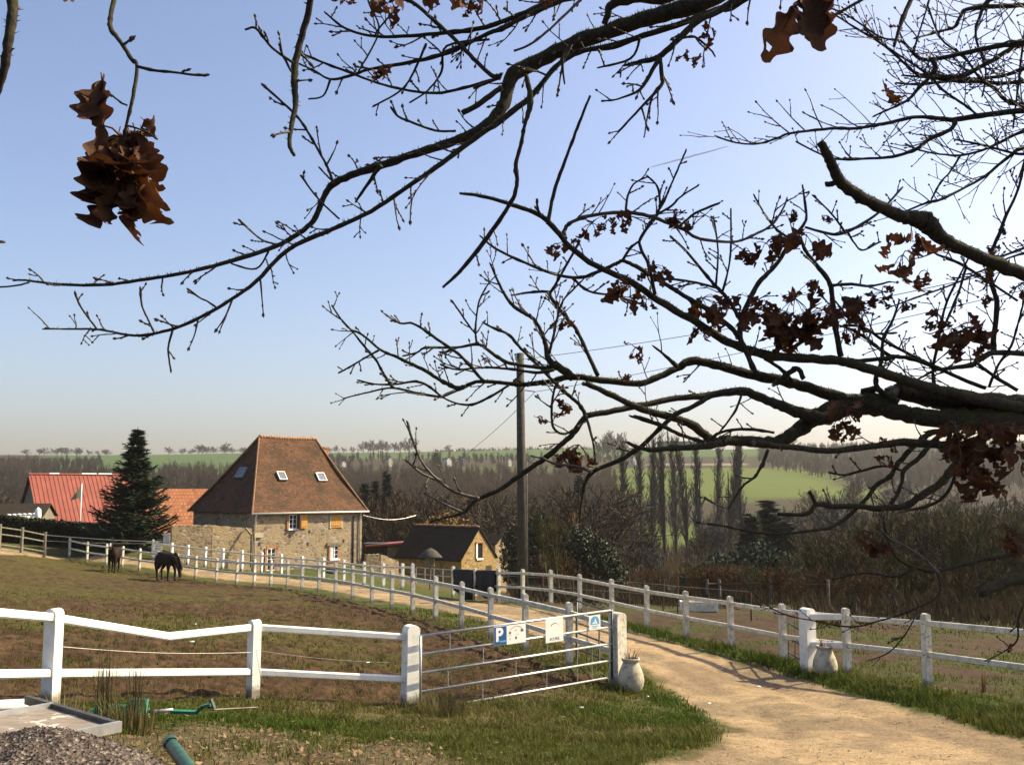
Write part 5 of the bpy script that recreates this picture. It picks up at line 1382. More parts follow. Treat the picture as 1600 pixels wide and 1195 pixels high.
q = MB(); c = at(1068, 697, 1150); q.box((0, 0, 0), (62, 12, 9)); q.box((0, 0, 5), (64, 14, 1.5)); o = q.build('long_barn', M['slate'], None, loc=c); tag(o, 'long low bluish barn on the skyline behind the poplars', 'barn')

# ------------------------------------------------------------------ horses
def skin_body(name, verts, edges, parent, mat, sub=2):
    me = bpy.data.meshes.new(name); me.from_pydata([v[:3] for v in verts], edges, []); o = bpy.data.objects.new(name, me); COL.objects.link(o)
    md = o.modifiers.new('skin', 'SKIN'); md.use_smooth_shade = True
    for v, s in zip(verts, me.skin_vertices[0].data): s.radius = (v[3], v[3]*(v[4] if len(v) > 4 else 1))
    me.skin_vertices[0].data[0].use_root = True
    ss = o.modifiers.new('sub', 'SUBSURF'); ss.levels = sub; ss.render_levels = sub
    me.materials.append(mat); o.parent = parent; return o
def coat(name, a, b_):
    m, nt, bb = newmat(name, .65, .12); nt.links.new(ramp(nt, noise(nt, coord(nt, 'Object'), 2.2, 4), [(.3, a), (.7, b_)]), bb.inputs['Base Color']); return m
M['darkbay'] = coat('dark_bay_coat', (.010, .006, .005), (.030, .014, .008)); M['mane'] = flat('black_mane', (.010, .008, .007), .7)
M['blaze'] = flat('white_blaze', (.7, .68, .64), .7)
def horse(p, rz, label, grazing, blaze, sc_=1.0):
    root = empty('horse', p, rz, label, 'horse'); root.scale = (sc_,)*3
    v = [(-.10,0,1.10,.33),(-.52,0,1.17,.31),(-.74,0,1.20,.20),(.34,0,1.10,.33),(.58,0,1.20,.25)]
    if grazing: v += [(.82,0,1.12,.17),(1.02,0,.86,.125),(1.14,0,.64,.12),(1.20,0,.42,.095),(1.23,0,.20,.072)]
    else: v += [(.78,0,1.44,.17),(.95,0,1.68,.12),(1.04,0,1.76,.115),(1.17,0,1.60,.10),(1.27,0,1.40,.075)]
    e = [(0,1),(1,2),(0,3),(3,4),(4,5),(5,6),(6,7),(7,8),(8,9)]
    for sy in (-.17, .17):
        dx = .06 if sy > 0 else -.04
        b0 = len(v); v += [(.40,sy,.86,.13),(.44+dx,sy,.50,.062),(.42+dx,sy,.16,.046),(.46+dx,sy,.03,.062)]; e += [(3,b0),(b0,b0+1),(b0+1,b0+2),(b0+2,b0+3)]
        b0 = len(v); v += [(-.50,sy,.92,.18),(-.46-dx,sy,.74,.12),(-.70-dx,sy,.52,.066),(-.66-dx,sy,.16,.047),(-.61-dx,sy,.03,.062)]; e += [(1,b0),(b0,b0+1),(b0+1,b0+2),(b0+2,b0+3),(b0+3,b0+4)]
    skin_body('body', v, e, root, M['darkbay'])
    q = MB(); q.tube([(-.90,0,1.28),(-1.0,0,1.15),(-1.02,0,.8),(-1.0,0,.42)], [.05,.085,.10,.03], 8); q.build('tail', M['mane'], root, True)
    pts = [v[4],v[5],v[6],v[7]]; q = MB()
    for a, b_ in zip(pts[:-1], pts[1:]):
        for k in range(6):
            t = k/6; p_ = Vector(a[:3]).lerp(Vector(b_[:3]), t); r_ = a[3]+(b_[3]-a[3])*t; d = (Vector(b_[:3])-Vector(a[:3])).normalized(); back = Vector((-d.z, 0, d.x))
            q.tube([p_+back*r_*.9, p_+back*(r_+.05)+Vector((0,.05,0)), p_+back*r_*.5+Vector((0,.15,-.14))], [.04,.05,.015], 5)
    q.build('mane', M['mane'], root, True)
    hd_ = Vector(v[7][:3]); d = (Vector(v[8][:3])-hd_).normalized(); back = Vector((-d.z,0,d.x))
    if back.dot(Vector((0,0,1) if not grazing else (1,0,0))) < 0: pass
    for sy in (-.06, .06):
        q = MB(); q.tube([hd_ - d*.06 + Vector((0,sy,0)), hd_ - d*.16 + Vector((0,sy*1.3,.02)), hd_ - d*.24 + Vector((0,sy*1.35,.02))], [.035,.04,.005], 6); q.build('ear', M['darkbay'], root, True)
        q = MB(); q.blob(hd_ + d*.10 + Vector((0, sy*1.45, 0)), (.025,.02,.03)); q.build('eye', M['mane'], root, True)
    if blaze:
        q = MB(); f = -d.cross(Vector((0,1,0)));  f = f if f.x > 0 else -f
        a = hd_ + f*.112 + d*.04; b_ = Vector(v[9][:3]) + f*.07 - d*.02; w_ = Vector((0,.045,0))
        q.add([a-w_*.8, a+w_*.8, a.lerp(b_,.5)+w_+f*.012, b_+w_*.7, b_-w_*.7, a.lerp(b_,.5)-w_+f*.012], [(0,1,2,5),(5,2,3,4)]); q.build('blaze', M['blaze'], root)
    for sy in (-.17,.17):
        dx = .06 if sy > 0 else -.04
        for x in (.475+dx, -.60-dx): q = MB(); q.lathe([(.065,-.02),(.058,.05),(.045,.085)], (x, sy, 0), 10); q.build('hoof', M['mane'], root, True)
p = gp(181, 59.2); horse(p, R(-78), 'dark bay horse with a white blaze facing the camera at the paddock fence', False, True, 1.0)
p = gp(264, 55.5); horse(p, R(-38), 'dark bay horse standing with lowered head in the paddock, right of the other horse', True, False, 1.08)
# ------------------------------------------------------------------ the oak overhead
m, nt, b = newmat('oak_bark', .92, .15)
pos = coord(nt, 'pos'); gm = nt.nodes.new('ShaderNodeNewGeometry'); sx = nt.nodes.new('ShaderNodeSeparateXYZ'); nt.links.new(gm.outputs['Normal'], sx.inputs[0])
nz = noise(nt, pos, 22, 5, .65)
c = ramp(nt, noise(nt, pos, 60, 4), [(.3, (.022, .017, .012)), (.7, (.055, .043, .032))])
mossf = mth(nt, 'MULTIPLY', ramp(nt, nz, [(.42, (0, 0, 0)), (.58, (1, 1, 1))]), ramp(nt, mth(nt, 'ADD', mth(nt, 'MULTIPLY', sx.outputs[2], .5), .5), [(.35, (0, 0, 0)), (.7, (1, 1, 1))]))
c = mixc(nt, mth(nt, 'MULTIPLY', mossf, .75), c, (.055, .055, .014))
nt.links.new(c, b.inputs['Base Color']); bump(nt, b, noise(nt, pos, 90, 5, .7), .8, .008); M['oak'] = m
m, nt, b = newmat('oak_twig', .6, .35)
c = ramp(nt, noise(nt, coord(nt, 'pos'), 26, 4), [(.35, (.032, .022, .015)), (.66, (.10, .074, .052))])
nt.links.new(c, b.inputs['Base Color']); M['oaktwig'] = m
m, nt, b = newmat('dead_oak_leaf', .8, .15)
pos = coord(nt, 'pos')
c = ramp(nt, noise(nt, pos, 18, 5, .65), [(.25, (.040, .016, .008)), (.5, (.085, .036, .017)), (.75, (.19, .10, .052))])
nt.links.new(c, b.inputs['Base Color'])
tl_ = nt.nodes.new('ShaderNodeBsdfTranslucent'); ms = nt.nodes.new('ShaderNodeMixShader'); ms.inputs[0].default_value = .09
nt.links.new(mixc(nt, .6, c, (.26, .085, .025)), tl_.inputs[0]); nt.links.new(b.outputs[0], ms.inputs[1]); nt.links.new(tl_.outputs[0], ms.inputs[2]); nt.links.new(ms.outputs[0], nt.nodes['Material Output'].inputs[0])
bump(nt, b, noise(nt, pos, 120, 3), .4, .003); M['oakleaf'] = m
M['moss'] = simple('branch_moss', [(.3, (.050, .052, .012)), (.7, (.110, .105, .030))], 30, .95, 0)

tbase = Vector((4.45, 5.0, 0)); tbase.z = gz(tbase.x, tbase.y)
oak = empty('oak_tree', tbase, 0, 'bare oak with mossy limbs and curled dead leaves overhanging the view from the right', 'tree')
rs = random.Random(5); ru = rs.uniform
q = MB(); tp = [Vector((0, 0, -.4)), Vector((0, 0, .2)), Vector((-.03, .02, 1.2)), Vector((-.02, -.03, 2.4)), Vector((.05, 0, 3.8)), Vector((-.05, .05, 5.2)), Vector((.05, 0, 7.5)), Vector((0, .1, 9.5))]
q.tube(tp, [.46, .36, .31, .29, .27, .23, .15, .05], 16); q.build('trunk', M['oak'], oak, True)
BR = []
def catmull(P, n):
    out = []
    for i in range(len(P)-1):
        p0 = P[max(i-1, 0)]; p1 = P[i]; p2 = P[i+1]; p3 = P[min(i+2, len(P)-1)]
        for k in range(n):
            t = k/n
            out.append(tuple(.5*((2*b_) + (-a+c_)*t + (2*a-5*b_+4*c_-d_)*t*t + (-a+3*b_-3*c_+d_)*t**3) for a, b_, c_, d_ in zip(p0, p1, p2, p3)))
    out.append(P[-1]); return out
def bud(q, p, d, s):
    d = d.normalized()
    q.tube([p - d*s*.3, p + d*s*.5, p + d*s*1.5], [s*.45, s*.62, s*.08], 5, cap=False)
def twig(q, p, d, L, r, lvl=0, up=.25):
    n = 4; pts = [p]; dd = d; kn = [r]
    for k in range(n):
        dd = (dd + Vector((ru(-1, 1), ru(-.6, .6), ru(-1, 1)))*.16 + Z3*up*.12).normalized()
        pts.append(pts[-1] + dd*L/n); kn.append(r*(1-.5*(k+1)/n)*ru(.9, 1.15))
    q.tube(pts, kn, 5)
    bud(q, pts[-1], dd, r*2.3)
    for _ in range(rs.choice((1, 2, 2))): bud(q, pts[-1] - dd*r*.5, rot_from(dd, R(ru(25, 50)), ru(0, 6.28)), r*1.9)
    for k in range(1, n):
        if ru(0, 1) < .8: bud(q, pts[k], rot_from(dd, R(45), ru(0, 6.28)), r*1.6)
    if lvl < 1 and L > .07:
        for _ in range(rs.choice((0, 1, 1, 2))):
            k = rs.choice((1, 2, 3)); twig(q, pts[k], rot_from(dd, R(ru(28, 55)), ru(0, 6.28)), L*ru(.3, .55), r*.8, lvl+1, up)
def branch(d0, d1, s, tw=8.0, tl=(.06, .20), up=.25, mat='oak', link=True, blunt=False, twf=(0.05, 1), endbud=True):
    P = [[float(a) for a in t.split(',')] for t in s.split()]
    # cumulative pixel length -> depth
    cl = [0]
    for a, b_ in zip(P[:-1], P[1:]): cl.append(cl[-1] + math.hypot(a[0]-b_[0], a[1]-b_[1]))
    Q = [(a[0], a[1], a[2], d0 + (d1-d0)*(c_/cl[-1]) + .05*math.sin(c_*.013+d0*7)) for a, c_ in zip(P, cl)]
    Q = catmull(Q, 5)
    pts = [at(a, b_, d) for a, b_, w, d in Q]; rad = [max(.5, w)*d/1500/2 for a, b_, w, d in Q]
    thick = max(p[2] for p in P) > 12
    # knobbly outline
    rad = [r*(1 + ru(-.07, .09) + (.30 if (not thick and ru(0, 1) < .10) else 0)) for r in rad]
    pts = [p + Vector((ru(-1, 1), ru(-1, 1), ru(-1, 1)))*r*.14 for p, r in zip(pts, rad)]
    if link:                     # carry the limb on to the trunk, out of the photograph
        zt = max(-.2, min(7.5, pts[0].z - tbase.z + .0)); 
        tgt = Vector((tbase.x, tbase.y, tbase.z + min(8.5, max(1.6, pts[0].z - tbase.z - .25))))
        mid = pts[0].lerp(tgt, .5) + Z3*.1
        pts = [tgt, mid] + pts; rad = [rad[0]*1.5, rad[0]*1.2] + rad
    q = MB(); o = tbase
    q.cur = 0 if mat == 'oak' else 1
    q.tube([p - o for p in pts], rad, 10 if thick else 7)
    q.cur = 1
    n0 = 2 if link else 0
    L = [0]
    for a, b_ in zip(pts[n0:-1], pts[n0+1:]): L.append(L[-1] + (b_-a).length)
    cnt = int(L[-1]*tw*2.3)
    for k in range(cnt):
        f = twf[0] + (twf[1]-twf[0])*(k + ru(.1, .9))/max(cnt, 1); tgt = f*L[-1]
        i = max(j for j in range(len(L)) if L[j] <= tgt) if tgt > 0 else 0; i = min(i, len(L)-2)
        p = pts[n0+i].lerp(pts[n0+i+1], (tgt-L[i])/max(L[i+1]-L[i], 1e-6)); d = (pts[n0+i+1]-pts[n0+i]).normalized()
        az = ru(0, 6.28); dv = rot_from(d, R(ru(32, 68)), az); dv.y *= .55; dv = (dv + Z3*up*ru(.2, 1.2)).normalized()
        LL_ = ru(*tl)*1.35*(1 - .35*f); r0 = rad[n0+i]
        twig(q, p - o, dv, LL_, min(max(.0025, .0040*ru(.7, 1.1)), max(r0*.85, .0018)), 0, up)
    if endbud and not blunt:
        d = (pts[-1]-pts[-2]).normalized()
        for a in (0, .5, -.5): bud(q, pts[-1]-o, rot_from(d, abs(a), ru(0, 6.28)) if a else d, max(rad[-1]*1.2, .004))
    if thick:                    # tufts of moss on the upper side
        q.cur = 2
        for p, p2, r in zip(pts[n0:-1], pts[n0+1:], rad[n0:]):
            d = (p2-p); ln = d.length
            for _ in range(int(ln*r*22000)):
                a = ru(-1.5, 1.5); side = d.normalized().cross(Z3).normalized(); nn = (Z3*math.cos(a) + side*math.sin(a)); t = ru(0, 1)
                b0 = p.lerp(p2, t) + nn*r*.93 - o; hgt = ru(.004, .012); s_ = d.normalized()*ru(.001, .0025)
                q.add([b0-s_, b0+s_, b0 + nn*hgt + Vector((ru(-1,1), ru(-1,1), ru(-1,1)))*.005], [(0, 1, 2)])
    ob = q.build('branch', [M['oak'], M['oaktwig'], M['moss']], oak, True); BR.append(ob); return ob
# --- upper limb and its companions
branch(3.0, 3.7, '1900,-820,40.8 1560,-400,36.7 1300,-140,32.6 1120,-8,28.6 1060,16,27.2 1000,32,25.8 920,60,24.5 855,88,23.1 800,118,23.1 790,155,21.8 773,183,19 745,206,16.3 700,225,14.3 650,240,12.9 600,258,12.2 555,272,11.6 520,288,10.9 504,312,9.5 490,345,8.8 462,368,8.2 430,385,7.5 380,402,7.5 300,424,6.1 230,436,5.4 160,445,5.4 90,444,4.1 40,438,3.4 22,438,3.4', 2.2, (.05,.13), twf=(.5,1))
branch(2.95, 3.5, '1900,-790,12.8 1560,-370,12 1320,-110,11.2 1160,2,10.4 1120,16,10.4 1040,45,9.6 960,70,8.8 905,82,8 868,105,8 830,150,9.6 780,190,9.6 740,218,8.8 690,255,8 640,290,7.2 580,330,7.2 520,358,7.2 450,390,7.2 400,440,6.4 350,475,5.6 300,502,5.6 255,518,4.8 210,524,4 155,515,3.2 120,514,3.2 68,514,2.4', 3.2, (.06,.15), twf=(.55,1))
branch(2.9, 3.15, '1900,-800,16 1560,-380,15 1320,-120,14 1150,0,13 1095,30,11 1060,62,10 1028,90,9 1000,97,7 975,103,4', 6, (.05,.14), up=-.5)
branch(3.0, 3.25, '1900,-810,12 1560,-390,11 1320,-120,10 1140,8,8 1060,38,8 1000,58,7 960,74,6 900,80,5', 4, (.05,.12), up=-.4)
branch(2.9, 3.1, '1900,-830,23.8 1560,-430,22.4 1260,-160,19.6 1070,-16,18.2 1000,-4,16.8 955,8,14 950,22,11.2 944,38,9.8', 1, link=True, blunt=True)
branch(3.05, 3.1, '1030,90,8 1022,105,7 1000,140,5 965,155,3 942,158,3', 5, (.04,.10), up=-.3, link=False)
branch(3.05, 3.1, '1032,92,6 1034,120,7 1032,135,6 1000,170,4 967,205,3', 6, (.04,.12), up=-.5, link=False)
branch(3.05, 3.12, '1060,62,4 1085,58,4 1110,78,3 1117,88,3', 8, (.03,.10), up=-.6, link=False)
branch(3.05, 3.10, '1020,148,4 1012,180,3 1007,213,2', 5, (.03,.06), up=-.4, link=False)
branch(3.05, 3.1, '905,60,4 880,85,4 882,130,3', 6, (.03,.08), up=-.6, link=False)
branch(3.0, 3.2, '1000,60,4 985,92,4 935,106,3', 6, (.03,.10), up=-.4, link=False)
# twig fan at top centre left
branch(3.3, 3.5, '1900,-860,12 1560,-460,11 1150,-170,10 930,-30,9 860,2,9 800,28,8 760,42,8 710,50,7 640,56,6 585,57,5 540,45,4 508,20,3', 7, (.05,.14))
branch(3.3, 3.5, '1900,-850,12 1560,-450,11 1150,-150,10 960,-25,9 880,0,9 825,24,8 790,42,8 755,56,7 700,82,7 640,98,6 580,108,5 550,118,5 516,124,4 490,110,3 465,99,3', 6, (.05,.14))
branch(3.4, 3.45, '785,118,9 768,118,8 740,92,7 715,66,7 682,36,7 650,8,6 615,-12,6', 5, (.04,.12), link=False)
branch(3.4, 3.5, '782,122,6 745,132,5 690,145,5 640,142,4 590,130,4 550,115,4 510,100,4 466,82,3', 5, (.04,.10), link=False)
branch(3.45, 3.5, '765,62,4 698,72,4 690,112,4 668,142,3 641,160,3', 4, (.03,.06), up=-.3, link=False)
branch(3.45, 3.5, '666,68,4 650,105,4 628,140,3 584,166,3', 5, (.03,.07), up=-.3, link=False)
branch(3.4, 3.5, '640,-10,3 592,45,3 588,58,3', 5, (.03,.08), link=False)
branch(3.45, 3.5, '560,112,3 592,50,3 578,10,3 572,-12,3', 5, (.03,.08), link=False)
branch(3.45, 3.5, '516,124,4 505,150,3 483,155,3', 2, link=False)
branch(3.3, 3.35, '803,80,4 828,70,4 860,45,4 905,2,5 950,-40,5', 0, mat='twig', link=False)
branch(3.3, 3.3, '784,136,9 752,160,9 722,177,9', 0, link=False, blunt=True)
branch(3.3, 3.3, '768,126,6 750,134,5 740,138,5', 0, link=False, blunt=True)
branch(3.35, 3.45, '712,205,4 680,204,4 640,190,4 622,182,4 611,168,4', 6, (.03,.06), link=False)
branch(3.2, 3.25, '822,118,8 827,140,9 828,165,10 820,195,6 815,222,6 806,258,7 808,280,7 804,305,7 790,330,7 762,370,8 735,405,7 715,428,6 692,449,4', 1.5, (.03,.08), link=False, blunt=True, twf=(.55,.95))
branch(3.3, 3.45, '595,258,7 580,280,6 556,315,4', 3, (.02,.05), link=False)
branch(3.45, 3.5, '521,288,5 512,262,4 500,240,4 480,205,4 462,180,4 430,150,4 411,133,4', 6, (.03,.08), link=False)
branch(3.55, 3.55, '522,286,3 508,272,3 499,262,3', 3, (.02,.04), link=False)
branch(3.5, 3.55, '508,322,3 490,302,3 471,275,4', 5, (.02,.05), link=False)
branch(3.5, 3.55, '530,342,3 508,322,3 498,315,3', 0, link=False)
branch(3.6, 3.6, '440,384,4 424,380,3 405,372,3 374,344,4', 6, (.02,.05), link=False)
branch(3.6, 3.62, '420,392,3 400,420,3 362,412,3', 3, (.02,.05), link=False)
branch(3.65, 3.65, '242,522,3 232,500,3 222,478,3 219,450,4', 5, (.02,.04), link=False)
branch(3.65, 3.65, '152,515,3 135,492,3 124,475,3 117,457,4', 5, (.02,.04), link=False)
branch(3.6, 3.6, '340,482,4 326,472,3 312,465,3 294,452,4', 3, (.02,.03), link=False)
branch(3.6, 3.6, '270,515,4 263,545,3 267,580,3', 3, (.02,.03), link=False)
branch(3.65, 3.7, '46,441,3 20,447,3 -30,450,3', 0, link=False)
# --- branches that hang from an out-of-frame limb to the upper left
ov = branch(4.6, 2.0, '1400,-700,60 1000,-440,44 600,-330,30 200,-270,20 -150,-200,8', 2, (.1,.2), twf=(.6,1))
branch(2.2, 2.25, '520,-310,13 500,-120,12 487,-8,11 472,55,11 462,95,12 460,130,11 462,165,9 457,190,9 452,225,7 460,243,5', 2, (.03,.06), link=False, blunt=True, twf=(.5,1))
branch(2.22, 2.25, '458,98,5 425,75,4 400,45,4 386,46,4', 14, (.02,.05), link=False)
branch(2.22, 2.25, '455,112,4 440,82,4 438,68,4', 8, (.02,.04), link=False)
branch(1.55, 1.5, '300,-300,9 200,-90,8 180,-8,8 172,30,7 175,48,8 190,68,7 205,92,7 214,104,6 208,150,6 199,190,5 193,215,5 188,240,4', 1, (.01,.03), link=False, twf=(.6,1))
branch(1.5, 1.48, '214,104,5 240,110,5 270,113,4 300,117,4 322,118,5', 6, (.008,.02), link=False)
branch(1.5, 1.5, '199,165,3 188,160,3 176,150,3', 0, link=False)
branch(1.5, 1.5, '196,196,3 212,200,3 232,208,3 242,215,3', 0, link=False)
branch(1.8, 1.85, '120,-260,24 40,-100,22 18,-20,19 20,10,17 14,60,15 6,110,13 -12,160,11 -40,210,10', 0, link=False)
branch(1.6, 1.62, '-40,372,4 -10,378,4 3,378,5', 6, (.01,.02), link=False)
# --- the long diagonal M
branch(4.6, 3.7, '1680,650,22.1 1600,640,20.4 1500,618,18.7 1450,606,17.8 1400,590,16.1 1340,570,15.3 1310,564,14.4 1260,560,14.4 1200,555,13.6 1165,545,13.6 1130,530,12.8 1090,505,11.9 1030,470,11 985,440,10.2 930,415,9.3 890,385,8.5 865,355,8.5 840,335,7.6 800,320,6.8 760,308,6 718,302,4.2', 1.2, (.04,.12), blunt=True, twf=(.2,.95))
branch(3.75, 3.8, '856,350,7 862,315,6 872,280,6 890,232,5 905,192,5 922,150,4', .5, (.02,.04), link=False, blunt=True)
branch(3.75, 3.75, '846,340,4 840,325,4 839,311,4', 0, link=False, blunt=True)
# --- big limb N (upper thick) with far tip at left
branch(4.9, 4.5, '1700,650,49.6 1600,640,44.8 1540,634,38.4 1480,625,33.6 1440,618,28.8 1400,612,24', 0)
branch(4.6, 4.3, '1700,668,40.9 1600,658,38.3 1540,657,35.6 1480,654,30.4 1420,648,26.4 1370,636,23.8 1330,628,21.1 1294,615,18.5 1256,604,17.2 1220,594,16.5 1170,585,15.2 1125,572,13.9 1080,564,13.2 1058,575,11.2 1030,588,10.6 1000,599,10.6 940,594,9.9 893,588,9.9 865,595,8.6 845,598,7.9 810,601,7.3 800,600,6.6 750,596,5.9 726,604,5.9 696,617,5.3 688,620,4 656,615,4 613,606,3.3 575,613,2.6 538,622,2', 2.2, (.05,.15), twf=(.45,1))
branch(4.35, 4.3, '1058,573,7 1040,556,5 1020,540,2', 4, link=False)
branch(4.3, 4.2, '890,585,13 873,574,12 857,561,10 853,540,8 845,517,6 834,499,6 815,487,6 800,476,6 789,461,5 776,435,4 766,412,3', 9, (.05,.16), link=False)
branch(4.25, 4.2, '858,552,5 866,520,4 870,500,4 880,470,3 896,452,3 912,436,2', 8, (.03,.10), link=False)
branch(4.3, 4.35, '915,648,7 905,632,6 880,610,6 862,593,5 838,568,5 810,540,5 795,523,5 770,512,4 755,504,3', 7, (.03,.10), link=False)
branch(4.3, 4.3, '934,587,7 911,536,6 897,510,6 885,497,6 861,465,6 857,456,5 828,457,4 803,461,3', 6, (.04,.12), link=False)
branch(4.3, 4.1, '858,460,4 873,436,4 883,418,4 896,395,4 905,378,4', 6, (.04,.1), link=False)
branch(4.1, 4.2, '962,412,6 939,423,6 915,432,6 891,433,5 856,425,5 799,401,4 769,385,4 751,369,3', 7, (.04,.12), link=False)
branch(4.1, 4.1, '893,433,4 920,455,4 960,462,3 1000,475,3', 6, (.03,.1), link=False)
branch(4.3, 4.35, '727,604,7 713,606,7 688,594,6 660,577,6 622,559,5 594,546,4 566,523,4 543,511,3 519,478,3', 7, (.04,.12), link=False)
branch(4.35, 4.35, '614,606,5 600,585,4 587,562,4 570,542,4 553,521,3 534,500,3', 5, (.03,.1), link=False)
branch(4.35, 4.4, '592,547,4 570,559,3 545,574,3 530,582,3', 8, (.02,.05), link=False)
branch(4.3, 4.35, '762,597,6 752,592,5 730,566,5 711,549,5 683,530,5 647,506,4 624,505,3 602,491,3', 8, (.04,.12), link=False)
branch(4.3, 4.35, '874,576,7 840,574,6 800,568,6 782,561,6 760,545,5 745,538,5 713,543,4 666,543,4 651,551,3 630,556,3', 8, (.04,.12), link=False)
branch(4.25, 4.3, '866,578,5 840,582,5 800,577,4 765,574,4 745,575,3 712,577,3 690,570,3', 11, (.03,.1), link=False)
branch(4.3, 4.3, '745,538,4 743,515,3 747,478,3 754,459,3 765,441,2 776,430,2', 7, (.03,.08), link=False)
branch(4.3, 4.3, '743,520,3 735,512,3 718,487,3 706,470,3', 8, (.02,.05), link=False)
branch(4.35, 4.4, '795,602,4 765,620,4 737,632,4 713,630,3 692,621,3', 4, (.03,.08), link=False)
branch(4.4, 4.4, '690,620,4 672,605,4 650,596,4 620,600,3 585,600,3 560,594,3', 7, (.03,.08), link=False)
# --- M side branches
branch(3.9, 4.0, '880,368,8 882,360,7 889,350,6 908,341,6 936,335,6 974,332,6 1012,337,6 1040,347,6 1068,358,5 1087,371,5 1121,377,5 1153,377,4 1180,366,4 1205,352,4 1222,329,3 1230,310,3', 7, (.05,.13), mat='twig', link=False)
branch(3.95, 3.95, '1000,374,5 1016,348,5 1025,337,5 1031,322,4 1029,298,4 1023,286,3 1012,276,3', 8, (.04,.1), link=False)
branch(3.95, 4.0, '1025,337,4 1040,309,4 1049,288,3 1061,260,3 1072,235,3', 5, (.03,.07), link=False)
branch(3.95, 4.0, '1028,334,4 1049,322,4 1064,307,3 1091,290,3', 7, (.03,.08), link=False)
branch(3.95, 4.0, '1060,355,4 1087,333,4 1123,318,4', 7, (.03,.08), link=False)
branch(3.95, 4.0, '978,333,4 980,310,4 990,288,3 1010,277,3', 8, (.03,.07), link=False)
branch(3.9, 4.0, '1023,460,6 1019,439,6 1012,411,5 1002,390,5 1000,374,5 1016,350,5', 4, (.03,.08), link=False)
branch(4.1, 4.1, '961,414,6 973,408,6 993,416,7 1021,433,7 1049,450,7 1080,469,7 1105,483,8 1143,513,8 1152,524,8', 3, (.04,.1), link=False)
branch(4.1, 4.1, '972,408,5 985,388,4 1000,376,4', 5, (.03,.08), link=False)
branch(4.1, 4.2, '1154,496,7 1140,470,6 1119,448,6 1106,433,5 1068,388,4 1049,371,4', 5, (.04,.1), link=False)
branch(4.1, 4.2, '1118,448,4 1122,400,3 1120,373,3 1115,339,3', 7, (.03,.08), link=False)
branch(4.1, 4.2, '1128,460,4 1140,410,3 1142,370,3 1142,327,3', 7, (.03,.08), link=False)
branch(4.1, 4.15, '1120,450,4 1080,440,4 1040,436,4 1020,440,3', 6, (.03,.08), link=False)
branch(4.15, 4.2, '1182,583,8 1166,551,8 1156,521,9 1166,480,8 1185,442,8 1211,416,7 1233,382,7 1245,365,6 1256,350,5 1260,336,4 1254,290,3', 5, (.04,.12), link=False)
branch(4.3, 4.3, '1314,557,9 1305,506,9 1301,468,8 1294,438,8 1271,408,7 1258,390,6 1250,370,5', 5, (.04,.12), link=False)
branch(4.3, 4.3, '1297,446,5 1330,444,5 1360,447,4 1390,440,3', 6, (.04,.1), link=False)
branch(4.3, 4.4, '1258,355,4 1300,366,5 1324,362,5 1350,348,5 1378,328,4 1410,293,3', 6, (.04,.1), link=False)
branch(4.3, 4.4, '1325,364,4 1335,380,3 1348,391,3 1375,378,3', 6, (.03,.06), link=False)
branch(4.3, 4.3, '1240,375,4 1215,360,4 1196,336,3 1178,305,3', 8, (.03,.08), link=False)
branch(4.3, 4.3, '1320,362,4 1300,335,3 1270,305,3', 8, (.03,.06), link=False)
branch(4.35, 4.35, '1256,592,8 1245,575,8 1225,590,9 1212,600,8', 0, link=False)
branch(4.4, 4.3, '1240,600,7 1222,578,6 1195,560,6', 3, link=False)
# --- bare dead limb with moss at right
branch(4.2, 3.7, '1680,462,21.1 1600,430,21.1 1540,405,21.1 1500,388,20.2 1475,375,22 1452,352,29.9 1440,345,29.9 1425,341,22.9 1400,335,19.4 1350,310,18.5 1315,287,18.5 1302,262,16.7 1292,240,15 1281,222,12.3', 1.0, (.05,.10), blunt=True)
branch(3.72, 3.72, '1312,282,12 1300,287,9 1290,289,9', 0, link=False, blunt=True)
# --- thin mesh of twigs in the upper right, farther off
G5 = dict(tw=8, tl=(.08,.27))
branch(5.2, 5.2, '1700,30,11 1600,64,10 1563,71,9 1516,81,8 1470,91,7 1439,92,6 1422,77,5 1407,64,4 1375,58,3 1330,28,3 1296,12,3', **G5)
branch(5.2, 5.0, '1700,165,11 1600,173,10 1545,179,9 1494,187,9 1470,185,7 1432,183,6 1394,191,6 1362,197,5 1332,201,5 1299,201,5 1237,208,4 1215,216,4 1184,225,3 1150,223,3 1118,213,3', **G5)
branch(5.0, 5.0, '1494,188,7 1484,203,7 1451,218,7 1432,233,6 1394,245,5 1356,248,4 1308,249,4 1280,240,3 1245,222,3', 6, (.06,.16), link=False)
branch(5.4, 5.2, '1700,40,9 1590,73,8 1545,98,7 1498,120,7 1460,118,6 1432,115,5 1405,92,4 1375,67,4 1330,40,3 1300,20,3', **G5)
branch(5.2, 5.2, '1526,179,4 1507,164,4 1473,141,4 1450,117,4 1394,79,3 1350,45,3', 7, (.05,.15), link=False)
branch(5.3, 5.3, '1700,190,8 1600,165,7 1573,158,6 1554,139,5 1532,124,4 1507,90,4 1470,60,3 1450,10,3', **G5)
branch(5.2, 5.2, '1455,90,8 1462,105,8 1455,118,7 1438,135,6 1420,155,5 1400,166,4 1380,175,3 1365,182,3', 7, (.05,.15), link=False)
branch(5.3, 5.1, '1700,200,7 1600,230,6 1582,241,6 1560,258,5 1540,275,5 1510,292,4 1470,312,4 1451,316,4 1415,330,3', **G5)
branch(5.3, 5.1, '1700,245,5 1600,241,5 1582,239,4 1532,226,4 1492,218,3', **G5)
branch(5.3, 5.1, '1700,170,5 1600,205,5 1564,222,5 1535,235,4 1500,243,4 1470,241,3 1437,235,3 1415,225,3', **G5)
branch(5.2, 5.1, '1500,244,4 1485,268,3 1470,285,3 1455,312,3', 5, (.04,.1), link=False)
